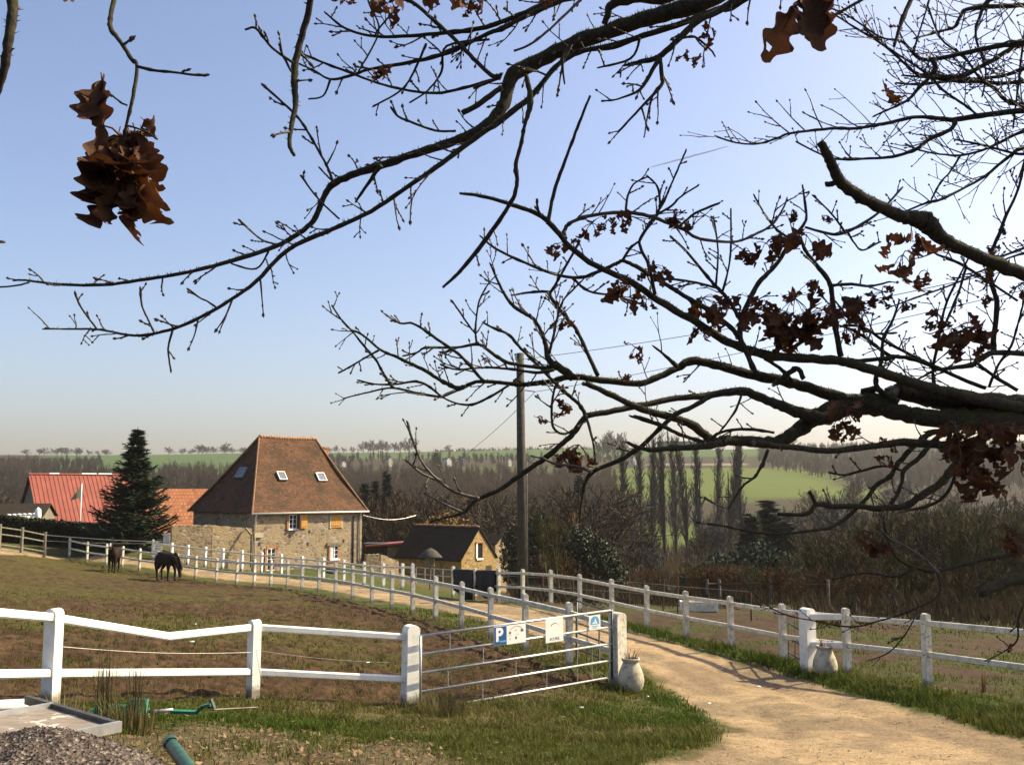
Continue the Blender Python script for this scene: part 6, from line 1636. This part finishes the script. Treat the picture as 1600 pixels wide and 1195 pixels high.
branch(5.5, 5.4, '1700,-10,9 1598,8,8 1518,13,7 1501,25,6 1492,42,5 1462,51,4 1430,60,3', **G5)
branch(5.5, 5.4, '1700,-60,8 1560,-10,7 1530,30,5 1525,60,4 1540,110,3 1535,150,3', **G5)
branch(5.4, 5.4, '1700,90,8 1610,105,7 1570,118,6 1520,124,5 1490,126,5 1440,132,4 1400,130,3', **G5)
branch(5.4, 5.3, '1700,120,7 1600,128,6 1560,130,6 1530,128,5 1500,128,5 1455,122,4 1410,118,3', **G5)
branch(2.6, 2.6, '1600,-200,12 1450,-60,9 1423,0,8 1409,34,7 1397,73,5', 3, (.02,.05), link=False, blunt=True)
branch(3.2, 3.1, '1900,-700,12 1600,-330,9 1470,-110,7 1370,-15,6 1347,0,5 1320,15,5 1296,28,5', 5, (.03,.08), link=False)
branch(5.3, 5.2, '1452,0,3 1440,40,3 1425,85,3', 5, (.04,.1), link=False)
branch(5.3, 5.2, '1610,20,4 1600,60,4 1590,140,3 1583,200,3', 7, (.04,.12), link=False)
branch(4.6, 4.5, '1554,551,9 1552,534,9 1558,478,8 1556,465,8 1550,445,7 1547,420,6 1550,392,6 1562,364,6 1573,335,5 1590,298,4 1599,260,4 1612,210,3', 5, (.05,.14), link=False)
branch(4.8, 4.5, '1700,556,10 1600,553,9 1554,551,9 1535,559,9 1517,570,8 1479,576,6 1460,579,4 1435,592,3', 5, (.05,.14))
branch(4.6, 4.4, '1540,606,7 1507,594,6 1460,572,6 1432,559,5 1381,532,5 1350,512,4 1319,508,4', 6, (.05,.14), link=False)
branch(4.5, 4.4, '1470,576,6 1422,560,6 1398,557,6 1385,553,6 1356,530,5 1330,515,4 1310,508,3', 6, (.05,.14), link=False)
branch(4.5, 4.4, '1460,610,5 1458,575,5 1465,540,5 1470,510,4 1480,470,4 1500,430,3 1515,400,3', 6, (.05,.14), link=False)
branch(4.5, 4.4, '1590,470,4 1545,440,4 1500,412,5 1470,400,4 1453,392,3', 6, (.05,.12), link=False)
branch(4.5, 4.4, '1510,415,4 1500,450,4 1484,490,4 1470,520,3', 6, (.05,.12), link=False)
branch(4.6, 4.5, '1620,380,5 1580,395,4 1554,405,4', 8, (.04,.1), link=False)
branch(4.7, 4.6, '1640,390,4 1600,396,4 1560,410,3 1500,440,3 1440,462,3 1390,480,2', 6, (.04,.12), link=False)
branch(4.6, 4.5, '1545,605,5 1560,570,4 1580,540,4 1592,500,3 1600,470,3', 8, (.05,.14), link=False)
branch(4.5, 4.5, '1590,610,6 1560,592,6 1535,574,5 1526,566,4', 9, (.05,.14), link=False)
branch(4.4, 4.4, '1375,612,8 1368,595,7 1378,560,6 1380,530,5 1395,500,4 1405,470,3', 6, (.04,.12), link=False)
branch(4.5, 4.4, '1345,612,10 1370,608,10 1385,618,8 1400,625,8', 2, link=False)
branch(4.4, 4.3, '1320,566,9 1350,563,7 1385,560,7 1400,556,6', 3, link=False)
branch(4.4, 4.4, '1305,470,3 1330,500,3 1360,520,3 1400,520,3', 6, link=False)
# --- lower limbs
branch(4.5, 4.1, '1390,628,37.8 1360,632,36.1 1320,634,34.4 1298,643,32.7 1270,654,27.5 1245,674,22.4 1214,690,18.9 1179,691,17.2 1143,688,16.3 1117,690,15.5 1105,683,14.6 1083,664,13.8 1059,655,12 1023,645,11.2 988,633,10.3 940,610,8.6 915,599,8.6', 0, link=False)
branch(4.1, 4.0, '1125,692,11 1095,698,10 1047,700,8 1019,703,7 995,698,6 980,691,5', 3, (.03,.1), link=False)
branch(4.4, 4.1, '1560,672,16 1520,690,14 1488,697,13 1413,691,12 1356,698,10 1300,704,9 1245,700,9 1202,695,10 1180,692,10', 2, (.03,.1), link=False)
branch(4.4, 4.1, '1300,655,20.4 1265,650,20.4 1230,637,17 1199,626,14.4 1160,611,13.6 1107,618,11 1047,624,9.3 988,636,9.3 954,643,9.3 920,649,9.3 911,656,9.3 896,677,9.3 875,696,8.5 853,715,8.5 832,729,7.6 816,740,7.6 779,766,6.8 746,780,6 723,801,5.1 690,810,3.4 672,814,2.5', 2.0, (.05,.12), up=-.1, link=False)
branch(4.05, 4.0, '748,779,6 711,768,5 686,751,5 660,723,4 643,683,4 637,660,4', 5, (.03,.1), link=False, mat='twig')
branch(4.05, 4.0, '687,751,5 660,740,4 633,718,3', 5, (.03,.07), link=False, mat='twig')
branch(4.0, 4.0, '722,800,4 700,790,4 680,780,3 663,770,3', 6, (.03,.07), link=False, mat='twig')
branch(4.2, 4.1, '1110,619,8 1085,634,8 1055,648,8 1031,669,7 1005,695,7 970,718,7 930,735,7 915,753,6 910,778,4 905,816,3', 3, (.04,.10), link=False)
branch(4.1, 4.1, '925,738,4 900,728,4 870,725,4 846,715,4', 6, (.03,.08), link=False, mat='twig')
branch(4.2, 4.1, '915,648,5 924,680,4 928,700,3 930,723,3', 8, (.02,.05), link=False)
branch(4.15, 4.1, '1037,667,5 1010,658,5 985,650,4', 2, link=False)
branch(4.15, 4.1, '1100,690,5 1065,680,6 1040,668,6 1010,655,5 990,650,4', 2, link=False)
branch(4.2, 4.1, '896,672,5 880,678,4 865,668,4 862,640,4 866,610,4 872,598,4', 12, (.03,.1), up=-.1, link=False)
branch(4.2, 4.1, '1200,703,5 1190,728,5 1178,746,4 1160,760,4 1138,795,3', 4, (.03,.08), link=False)
branch(4.2, 4.1, '1138,795,3 1120,788,3 1100,776,3', 9, (.02,.06), link=False, mat='twig')
branch(4.15, 4.2, '1160,612,4 1150,640,4 1130,668,3 1110,690,3', 5, (.03,.06), link=False)
branch(4.2, 4.2, '1210,676,4 1185,672,5 1150,671,5 1120,678,4 1108,690,3', 6, (.03,.08), link=False)
branch(4.5, 4.1, '1520,660,12 1481,672,10 1456,676,9 1436,689,8 1404,723,8 1390,745,7 1370,757,7 1356,776,6 1328,804,6 1300,823,5 1288,826,5 1233,833,4 1189,833,4 1126,821,3 1088,816,3', 3.5, (.04,.12), link=False)
branch(4.4, 4.2, '1500,668,9 1475,678,8 1460,687,8 1436,715,7 1413,734,7 1409,753,6 1400,776,6 1390,787,5', 3, (.04,.12), link=False)
branch(4.4, 4.3, '1410,735,4 1380,728,4 1345,736,4 1318,742,3 1296,738,3', 7, (.03,.08), link=False)
branch(4.6, 4.2, '1560,660,15.3 1520,700,13.6 1490,729,12.8 1470,755,11.9 1432,779,11 1413,791,10.2 1375,794,9.3 1338,791,8.5 1300,791,8.5 1275,788,7.6 1260,803,6.8 1215,803,5.1', 2.5, (.04,.12), link=False, blunt=True)
branch(4.2, 4.2, '1276,789,7 1270,778,6 1264,767,6', 0, link=False, blunt=True)
branch(4.4, 4.3, '1500,720,5 1480,770,5 1450,790,5 1415,798,4', 5, (.04,.1), link=False)
branch(4.7, 4.3, '1700,840,9.6 1640,852,8.8 1600,861,8 1577,866,7.2 1527,876,7.2 1464,891,6.4 1426,885,4 1400,870,3.2 1386,840,3.2 1380,810,2.4', 5, (.05,.14))
branch(4.3, 4.25, '1464,892,3.7 1469,916,3.1 1461,935,3.1 1420,955,3.1 1400,962,2.5 1372,970,2.5 1331,979,2.5 1275,970,1.9 1225,959,1.9 1191,939,1.9 1159,907,1.9', 5, (.04,.1), link=False)
branch(4.7, 4.4, '1720,870,22 1640,890,19 1600,901,17 1560,915,14 1532,929,10', 2, (.04,.1), blunt=True)
branch(4.5, 4.4, '1640,880,2.8 1594,957,2.8 1590,998,2.8 1569,1017,2.1 1540,1032,2.1', 6, (.03,.08), link=False)
branch(4.4, 4.3, '1435,950,2.1 1425,973,2.1 1409,998,2.1 1387,1020,2.1 1356,1032,1.4', 5, (.03,.08), link=False)
branch(4.3, 4.3, '1466,895,5 1440,870,4 1408,850,4 1391,843,4 1370,820,3', 9, (.04,.1), link=False, mat='twig')
branch(4.3, 4.3, '1430,886,4 1400,900,4 1350,895,3 1300,905,3', 6, (.03,.08), link=False)

# --- dead leaves
def leaf(q, p, L, d, n_, curl, width=.30):
    d = d.normalized(); s = d.cross(n_)
    if s.length < .05: s = d.orthogonal()
    s.normalize(); nn = s.cross(d).normalized(); N = 24; rows = []
    tw = ru(-1.2, 1.2)
    for k in range(N+1):
        t = k/N
        env = math.sin(math.pi*min(1, t*.93+.04))**.75*(.55+.75*t)*.95
        lobe = 1 + .34*math.sin(t*math.pi*6.2 + .4)
        w = L*width*max(.03, env*lobe)*(1 if t < .97 else .45)
        ang = curl*t*t*1.6; ax = d*math.cos(ang) + nn*math.sin(ang)
        c_ = p + d*(L*t*math.cos(ang*.45)) + nn*(L*t*math.sin(ang*.5)) + s*(.10*L*math.sin(t*3.0)*tw)
        fold = .45 + .4*math.sin(t*4+tw); ss = s*math.cos(tw*t*.6) + nn*math.sin(tw*t*.6)
        e = nn*w*fold
        rows.append((c_ + ss*w + e*ru(.9, 1.1), c_ + ss*w*.5 + e*.25, c_, c_ - ss*w*.5 + e*.25, c_ - ss*w*ru(.95, 1.05) + e*ru(.85, 1.1)))
    vs = [v for r_ in rows for v in r_]
    fs = [(k*5+j, k*5+j+1, (k+1)*5+j+1, (k+1)*5+j) for k in range(N) for j in range(4) if not (ru(0,1) < .03 and 2 < k < N-1)]
    q.add(vs, fs)
    q.tube([p - d*L*.16, p, p + d*L*.5], [L*.012, L*.012, L*.004], 4)
def cluster(px, py, D, size, n, spread=.5, down=.9, L=None, dirs=None, face=False):
    c_ = at(px, py, D); s = size*D/1500; q = MB(); L = L or min(.12, s*.75)
    if n < 6 and not dirs: spread = min(spread, .5)
    for k in range(n):
        if dirs: d = Vector(dirs[k % len(dirs)])
        else: d = Vector((ru(-1, 1), ru(-1, 1)*.6, ru(-1, .25)*1 - down*.5))
        off = Vector((ru(-1, 1)*spread, ru(-1, 1)*spread*.5, ru(-.6, 1)*spread))*s*.55 + Z3*s*.18
        q.tube([c_ + Z3*s*.35 - tbase, c_ + off*.5 + Z3*s*.22 - tbase, c_ + off - tbase], [.0022, .0018, .0014], 4)
        leaf(q, c_ + off - tbase, L*ru(.75, 1.15), d, Vector((ru(-.3,.3), -1, ru(-.2,.2))) if face else Vector((ru(-1,1), -1, ru(-.6,.6))), ru(-.4, .4) if face else ru(.5, 1.5)*rs.choice((-1, 1)), ru(.24, .34))
    return q.build('leaf_cluster', M['oakleaf'], oak, True)
# big bunch, upper left: leaves hang from one twig end
cluster(190, 258, 1.50, 128, 20, .55, 1.2, .092, [(-.4,-.2,-1),(-.25,.1,-1),(0,-.2,-1),(.2,.1,-1),(.35,-.1,-.9),(-.1,-.3,-1),(.1,.2,-1),(.0,.0,-1.),(-.3,.2,-1)])
cluster(182, 312, 1.49, 90, 6, .5, 1.9, .07); cluster(208, 310, 1.50, 80, 6, .5, 1.9, .07)
cluster(160, 130, 1.50, 20, 3, .15, 1.5, .088, [(-.12,-.1,-1),(.10,.1,-1),(.0,-.2,-1)], True)
cluster(226, 200, 1.50, 30, 2, .5, .6, .055, [(.6,0,-.5),(.5,-.1,-.9)])
cluster(90, -6, 1.5, 30, 2, .6, .6, .045, [(1,0,.1),(-1,0,-.2)])
for px, py, D, s, n in ((606,14,3.3,46,2),(605,120,3.3,36,2),(538,4,3.2,26,2),(716,6,3.3,50,3),(738,14,3.3,30,1),(850,4,3.2,22,1),
    (1101,60,3.0,30,1),(1082,102,3.0,22,1),(1072,90,3.0,18,1),(1238,340,4.2,26,2),(1288,346,4.2,20,1),(1172,408,4.0,34,2),(1198,400,4.0,46,3),(1253,385,4.1,52,4),
    (1268,450,4.2,26,2),(872,394,3.9,30,2),(884,372,3.9,14,1),(925,362,3.9,30,3),(950,355,3.9,26,2),(967,348,3.9,34,2),(1058,358,3.9,36,4),(960,455,4.0,14,1),(985,466,4.0,40,5),(1010,478,4.0,24,2),(1020,430,3.9,34,3),
    (1098,488,4.1,50,6),(1092,520,4.1,28,2),(1180,500,4.1,56,7),(1215,505,4.2,50,6),(1243,492,4.2,60,7),(1262,520,4.2,60,8),(1215,528,4.2,50,6),(1285,500,4.2,36,4),(1240,535,4.2,50,5),(1325,500,4.3,46,6),(1342,480,4.3,26,2),(1322,528,4.3,28,3),(1378,470,4.0,30,3),(1362,465,4.0,20,2),
    (1415,485,4.2,24,2),(1463,505,4.4,30,4),(1490,535,4.4,48,6),(1515,525,4.4,48,6),(1535,545,4.4,24,2),(1502,553,4.4,30,3),(1548,436,4.3,26,3),(1543,470,4.3,22,2),(1592,455,4.3,26,2),(1545,396,4.3,26,2),(1565,363,4.6,18,1),(1500,475,4.4,16,1),
    (905,712,4.1,38,6),(890,722,4.1,30,4),(880,640,4.2,24,4),(846,660,4.2,18,2),(866,650,4.2,12,1),(993,553,4.2,22,3),(983,590,4.2,12,1),(1320,660,4.2,46,5),(1318,680,4.2,26,2),
    (1500,715,4.2,70,10),(1525,735,4.2,80,12),(1550,700,4.2,60,8),(1515,765,4.2,50,5),(1585,722,4.2,60,7),(1480,715,4.2,26,2),(1540,755,4.2,40,3),(1362,848,4.3,36,5),(1372,862,4.3,20,2),(1572,840,4.4,34,4),(1582,860,4.4,26,3),(1440,868,4.3,16,1),(1385,722,4.3,20,2),(1395,705,4.3,16,1),(878,508,4.2,22,2),(897,380,3.9,14,1),(1375,690,4.2,14,1),(760,565,4.3,12,1),(808,596,4.3,10,1),(1578,1015,4.4,16,1)):
    cluster(px, py, D, s*1.3, n + 3, .85, .8, min(.10, max(.03, s*.74*D/1500)))
cluster(1400, 385, 3.6, 60, 4, .4, .8, .085); cluster(1432, 385, 3.6, 60, 4, .4, 1.0, .09); cluster(1412, 425, 3.6, 80, 5, .6, .8, .085); cluster(1442, 440, 3.6, 50, 2, .3, 1, .085)
cluster(1380, 135, 2.6, 26, 1, .1, 1.5, .10, [(.15,0,-1)]); cluster(1385, 150, 2.6, 22, 1, .1, 1.5, .07, [(.5,0,-1)])
cluster(1272, -14, 1.1, 24, 3, .2, 1.5, .080, [(-.05,-.1,-1),(.08,.1,-1),(.03,-.1,-1)], True); cluster(1244, 12, 1.1, 10, 1, .1, 1.5, .070, [(-.55,0,-1)], True)
branch(1.1, 1.1, '1420,-330,8 1330,-120,6 1280,-40,5 1245,5,4', 0, link=False)
# wild stalk hanging at right
# ------------------------------------------------------------------ grass and litter
def blades(name, x, y, h, lean, wd, c0, c1, label, seed=1, zoff=-.01):
    r2 = np.random.default_rng(seed); n = len(x); z = ground_np(x, y) + zoff
    a = r2.uniform(0, 6.28, n); a2 = r2.uniform(0, 6.28, n); w_ = wd*r2.uniform(.6, 1.4, n)
    b0 = np.stack([x, y, z], 1); s = np.stack([np.cos(a2)*w_, np.sin(a2)*w_, 0*w_], 1)
    dx = np.stack([np.cos(a)*lean*h, np.sin(a)*lean*h, 0*h], 1)
    mid = b0 + dx*.35 + np.stack([0*h, 0*h, h*.6], 1); tp = b0 + dx + np.stack([0*h, 0*h, h*r2.uniform(.75, 1, n)], 1)
    V = np.stack([b0-s, b0+s, mid+s*.7, mid-s*.7, tp], 1).reshape(-1, 3)
    i5 = np.arange(n)[:, None]*5
    Fc = np.concatenate([i5+np.array([[0,1,2]]), i5+np.array([[0,2,3]]), i5+np.array([[3,2,4]])])
    t = np.clip(r2.normal(.5, .25, n), 0, 1)[:, None]; c_ = c0*(1-t)+c1*t
    o = np_mesh(name, V, Fc, M['blade'], np.repeat(c_, 5, 0)); tag(o, label, kind='stuff'); return o
def samp(n, pxr, yr, near=True):
    px = rng.uniform(*pxr, n); Y = np.exp(rng.uniform(np.log(yr[0]), np.log(yr[1]), n)); return (px-800)/1500*Y*1.02, Y
x, y = samp(520000, (-120, 1720), (8.5, 34))
st, sp2, dC, dB, track, paddock, n1, n2 = zones(x, y)
n3 = fbm(x, y, 3.1, 3, 21); n5 = fbm(x, y, 1.6, 3, 61)
cx_at = np.interp(y, Cy[oC], Cx[oC])
green = .42 + .58*smooth01(n1*.55+n3*.45, .32, .50)*(1-smooth01(n2, .58, .72)*.5)
litter = smooth01(-y + 13.6 + (n1-.5)*4 - np.maximum(x+1.5, 0)*1.8 - 1.2, -.6, 1.4)
green = green*(1-litter*.9)
verge = (x < cx_at + .25) & (sp2 < 0)
edge_c = np.exp(-(np.maximum(st, -3)+.55)**2/.18)*(cx_at - x < 2.2)*(y < 33)              # lush strip along the track edge
dens = np.where(verge, np.clip(green*.9 + edge_c, 0, 1), .05)
dens = np.where(x >= cx_at + .25, .16*smooth01(n2*.5+n1*.5, .42, .56), dens)
dens = np.where(sp2 > 0, .05 + .9*smooth01(.5-dB, 0, .3) + .14*smooth01(n1, .45, .6), dens)
dens = dens*(1-smooth01(st, -.25, .1))*np.clip(1.15-smooth01(y, 20, 34)*.5, 0, 1)
k = rng.random(len(x)) < dens
xs, ys = x[k], y[k]; n = len(xs)
clump = smooth01(fbm(xs, ys, 2.3, 3, 97), .54, .68)
hgt = (1 + .9*clump)*(.036 + .055*n5[k] + .07*edge_c[k]*(y[k] > 12))*rng.uniform(.6, 1.5, n)*np.where(sp2[k] > 0, .8, 1)
dryf = np.clip(rng.random(n)*.55 + (n2[k]-.45)*1.8 - .15, 0, 1)[:, None]
g0c = np.array([.034, .062, .005])*(1-dryf) + np.array([.115, .085, .026])*dryf; g1c = np.array([.078, .108, .010])*(1-dryf) + np.array([.17, .13, .045])*dryf
blades('grass', xs, ys, hgt, rng.uniform(.1, .9, n), .006*np.clip(ys/13, .8, 2), g0c, g1c, 'short green and straw coloured grass by the fences and track', 3)
# fallen leaves
n = 5200; x, y = samp(n, (200, 1250), (8.3, 17)); st, sp2, dC, dB, track, paddock, n1, n2 = zones(x, y)
litter = smooth01(-y + 13.6 + (n1-.5)*4 - np.maximum(x+1.5, 0)*1.8 - 1.2, -.6, 1.4)
k = (rng.random(n) < litter*.8 + .06) & (st < -.1) & (sp2 < .3); x, y = x[k], y[k]; n = len(x); z = ground_np(x, y) + rng.uniform(.012, .05, n)
P = np.stack([x, y, z], 1); a = rng.normal(size=(n, 3))*np.array([1, 1, .35]); a /= np.linalg.norm(a, axis=1)[:, None]; b_ = np.cross(a, rng.normal(size=(n, 3))*.3+np.array([0, 0, 1])); b_ /= np.linalg.norm(b_, axis=1)[:, None]; nn = np.cross(a, b_)
s = rng.uniform(.025, .055, n)[:, None]
Q = np.stack([P-a*s, P+b_*s*.45+nn*s*.3, P+a*s+nn*s*.2, P-b_*s*.5+nn*s*.35], 1).reshape(-1, 3)
t = rng.random(n)[:, None]; cc = np.array([.12, .065, .032])*(1-t)+np.array([.33, .23, .14])*t
o = np_mesh('fallen_leaves', Q, np.arange(4*n).reshape(-1, 4), M['blade'], np.repeat(cc, 4, 0)); tag(o, 'pale brown fallen oak leaves lying on the grass', kind='stuff')
# stones on the track
n = 9000; x, y = samp(n, (880, 1650), (8.5, 30)); st = zones(x, y)[0]; k = st > .05; x, y = x[k], y[k]; n = len(x); z = ground_np(x, y)
P = np.stack([x, y, z], 1); s = (rng.uniform(.004, .013, n)*np.where(rng.random(n) < .06, 2.0, 1))[:, None]; e = [np.array(v)*1. for v in ((1,0,0),(0,1,0),(-1,.2,0),(0,-1,.1),(0,0,.8))]
Q = np.stack([P+v*s*rng.uniform(.6, 1.3, (n, 1)) for v in e], 1).reshape(-1, 3); i5 = np.arange(n)[:, None]*5
Fc = np.concatenate([i5+np.array([f]) for f in ((0,1,4),(1,2,4),(2,3,4),(3,0,4))]); t = rng.random(n)[:, None]
cc = np.array([.17, .125, .08])*(1-t)+np.array([.42, .34, .24])*t
o = np_mesh('track_stones', Q, Fc, M['blade'], np.repeat(cc, 5, 0)); tag(o, 'loose pale stones strewn over the sandy track', kind='stuff')
# tall weeds and rush tufts as single plants
def tuft(px, Y, n, h, rad, cols, label, cat, name, seed, bush=.35):
    c_ = gp(px, Y); r2 = np.random.default_rng(seed); a = r2.uniform(0, 6.28, n); r_ = rad*np.sqrt(r2.random(n)); x = r_*np.cos(a); y = r_*np.sin(a)
    hh = h*r2.uniform(.35, 1, n); ln = r2.uniform(.0, bush, n); az = a + r2.normal(0, .5, n)
    b0 = np.stack([x, y, -.03+0*x], 1); s = np.stack([np.cos(az+1.57), np.sin(az+1.57), 0*x], 1)*.0045
    dx = np.stack([np.cos(az)*ln*hh, np.sin(az)*ln*hh, 0*x], 1); mid = b0+dx*.35+np.stack([0*x,0*x,hh*.6], 1); tp = b0+dx+np.stack([0*x,0*x,hh], 1)
    V = np.stack([b0-s, b0+s, mid+s, mid-s, tp], 1).reshape(-1, 3); i5 = np.arange(n)[:, None]*5
    Fc = np.concatenate([i5+np.array([[0,1,2]]), i5+np.array([[0,2,3]]), i5+np.array([[3,2,4]])]); t = r2.random(n)[:, None]
    cc = np.array(cols[0])*(1-t)+np.array(cols[1])*t; o = np_mesh(name, V, Fc, M['blade'], np.repeat(cc, 5, 0)); o.location = c_
    return tag(o, label, cat)
tuft(178, 11.4, 60, 1.15, .12, ((.060, .048, .022), (.095, .075, .035)), 'tall thin dark weed stalks rising before the white fence at left', 'weed', 'weed_stalks', 3, .14)
tuft(212, 11.2, 260, .55, .30, ((.075, .075, .022), (.16, .12, .05)), 'dense dark rushy grass tuft hiding part of the green implement', 'grass tuft', 'grass_tuft', 4, .5)
tuft(222, 11.5, 30, 1.1, .10, ((.060, .048, .022), (.095, .075, .035)), 'slim leaning weed stalks just right of the taller bunch', 'weed', 'weed_stalks', 9, .16)
tuft(120, 11.0, 120, .45, .22, ((.20, .14, .06), (.34, .26, .13)), 'straw coloured dead grass clump at the trailer deck corner', 'grass tuft', 'grass_tuft', 5, .7)
tuft(690, 16.0, 420, .40, .42, ((.060, .060, .020), (.13, .105, .045)), 'rushy tuft under the hinge end of the metal gate', 'grass tuft', 'grass_tuft', 6, .8)
tuft(1523, 17.3, 26, .5, .035, ((.10, .05, .03), (.15, .08, .04)), 'dead reddish dock stalk before the right fence', 'weed', 'dock_stalk', 7, .1)
for k, (px, py, Y, s) in enumerate(((908,1105,0,.05),(880,1120,0,.04),(1012,1088,0,.04),(1185,1072,0,.045),(575,1035,0,.05),(1108,1098,0,.035),(305,975,0,.06),(300,1002,0,.05))):
    p = hit(px, py); q = MB(); q.blob((0,0,0), (s, s*.7, s*.35), 7, 4, .3); o = q.build('pale_stone', M['whitepaint'], None, loc=p); tag(o, 'small white stone lying on the grass or earth', 'stone', 'scattered white stones')
# ------------------------------------------------------------------ contrail, light, sky, haze
M['trail'], _nt, _b = newmat('contrail_vapour', 1, 0)
_b.inputs['Base Color'].default_value = (.9, .9, .9, 1); _b.inputs['Alpha'].default_value = .5
a = at(1015, 262, 9000); b_ = at(1140, 228, 9000)
q = MB(); n = 24; q.tube([a.lerp(b_, k/n) - a + Z3*U(-1.5, 1.5) for k in range(n+1)], [1 + 9*math.sin(math.pi*min(1, k/n*.9+.05))**.7 for k in range(n+1)], 8)
o = q.build('contrail', M['trail'], None, True, loc=a); tag(o, 'thin white aircraft contrail in the pale sky among the twigs', 'contrail')

SEL = R(41); saz = math.atan2(.955, .30)
S = Vector((math.sin(saz)*math.cos(SEL), math.cos(saz)*math.cos(SEL), math.sin(SEL)))
sl = bpy.data.lights.new('sun', 'SUN'); sl.energy = 5.0; sl.angle = R(.53); sl.color = (1, .88, .59)
so = bpy.data.objects.new('sun', sl); COL.objects.link(so); so.rotation_euler = (-S).to_track_quat('-Z', 'Y').to_euler(); so.location = (40, 20, 40)
w = bpy.data.worlds.new('World'); sc.world = w; w.use_nodes = True; nt = w.node_tree
sky = nt.nodes.new('ShaderNodeTexSky'); sky.sky_type = 'NISHITA'; sky.sun_disc = False; sky.sun_elevation = SEL; sky.sun_rotation = saz
sky.air_density = 1.0; sky.dust_density = 3.0; sky.ozone_density = 3.0; sky.altitude = 100
nt.links.new(mixc(nt, 1.0, sky.outputs[0], (1.06, .97, .97), 'MULTIPLY'), nt.nodes['Background'].inputs[0]); nt.nodes['Background'].inputs[1].default_value = .110

HAZE = .00011
q = MB(); q.box((0, 1300, 40), (5400, 2800, 122)); hz_o = q.build('haze', None, None); hz_o.data.materials.clear()
m = bpy.data.materials.new('haze_air'); m.use_nodes = True; nt = m.node_tree; nt.nodes.remove(nt.nodes['Principled BSDF'])
pv = nt.nodes.new('ShaderNodeVolumePrincipled'); pv.inputs['Color'].default_value = (.96, .93, .88, 1); pv.inputs['Density'].default_value = HAZE; pv.inputs['Anisotropy'].default_value = .25
nt.links.new(pv.outputs[0], nt.nodes['Material Output'].inputs['Volume']); hz_o.data.materials.append(m); tag(hz_o, 'thin pale haze over the whole valley', kind='stuff')
vs = sc.view_settings; sc.display_settings.display_device = 'sRGB'; vs.view_transform = 'Standard'; vs.look = 'None'; vs.gamma = 1; vs.use_curve_mapping = False; vs.exposure = 1.0
cy = sc.cycles; cy.max_bounces = 6; cy.diffuse_bounces = 2; cy.glossy_bounces = 2; cy.transmission_bounces = 3; cy.volume_bounces = 0; cy.transparent_max_bounces = 6
cy.use_adaptive_sampling = True; cy.use_denoising = True
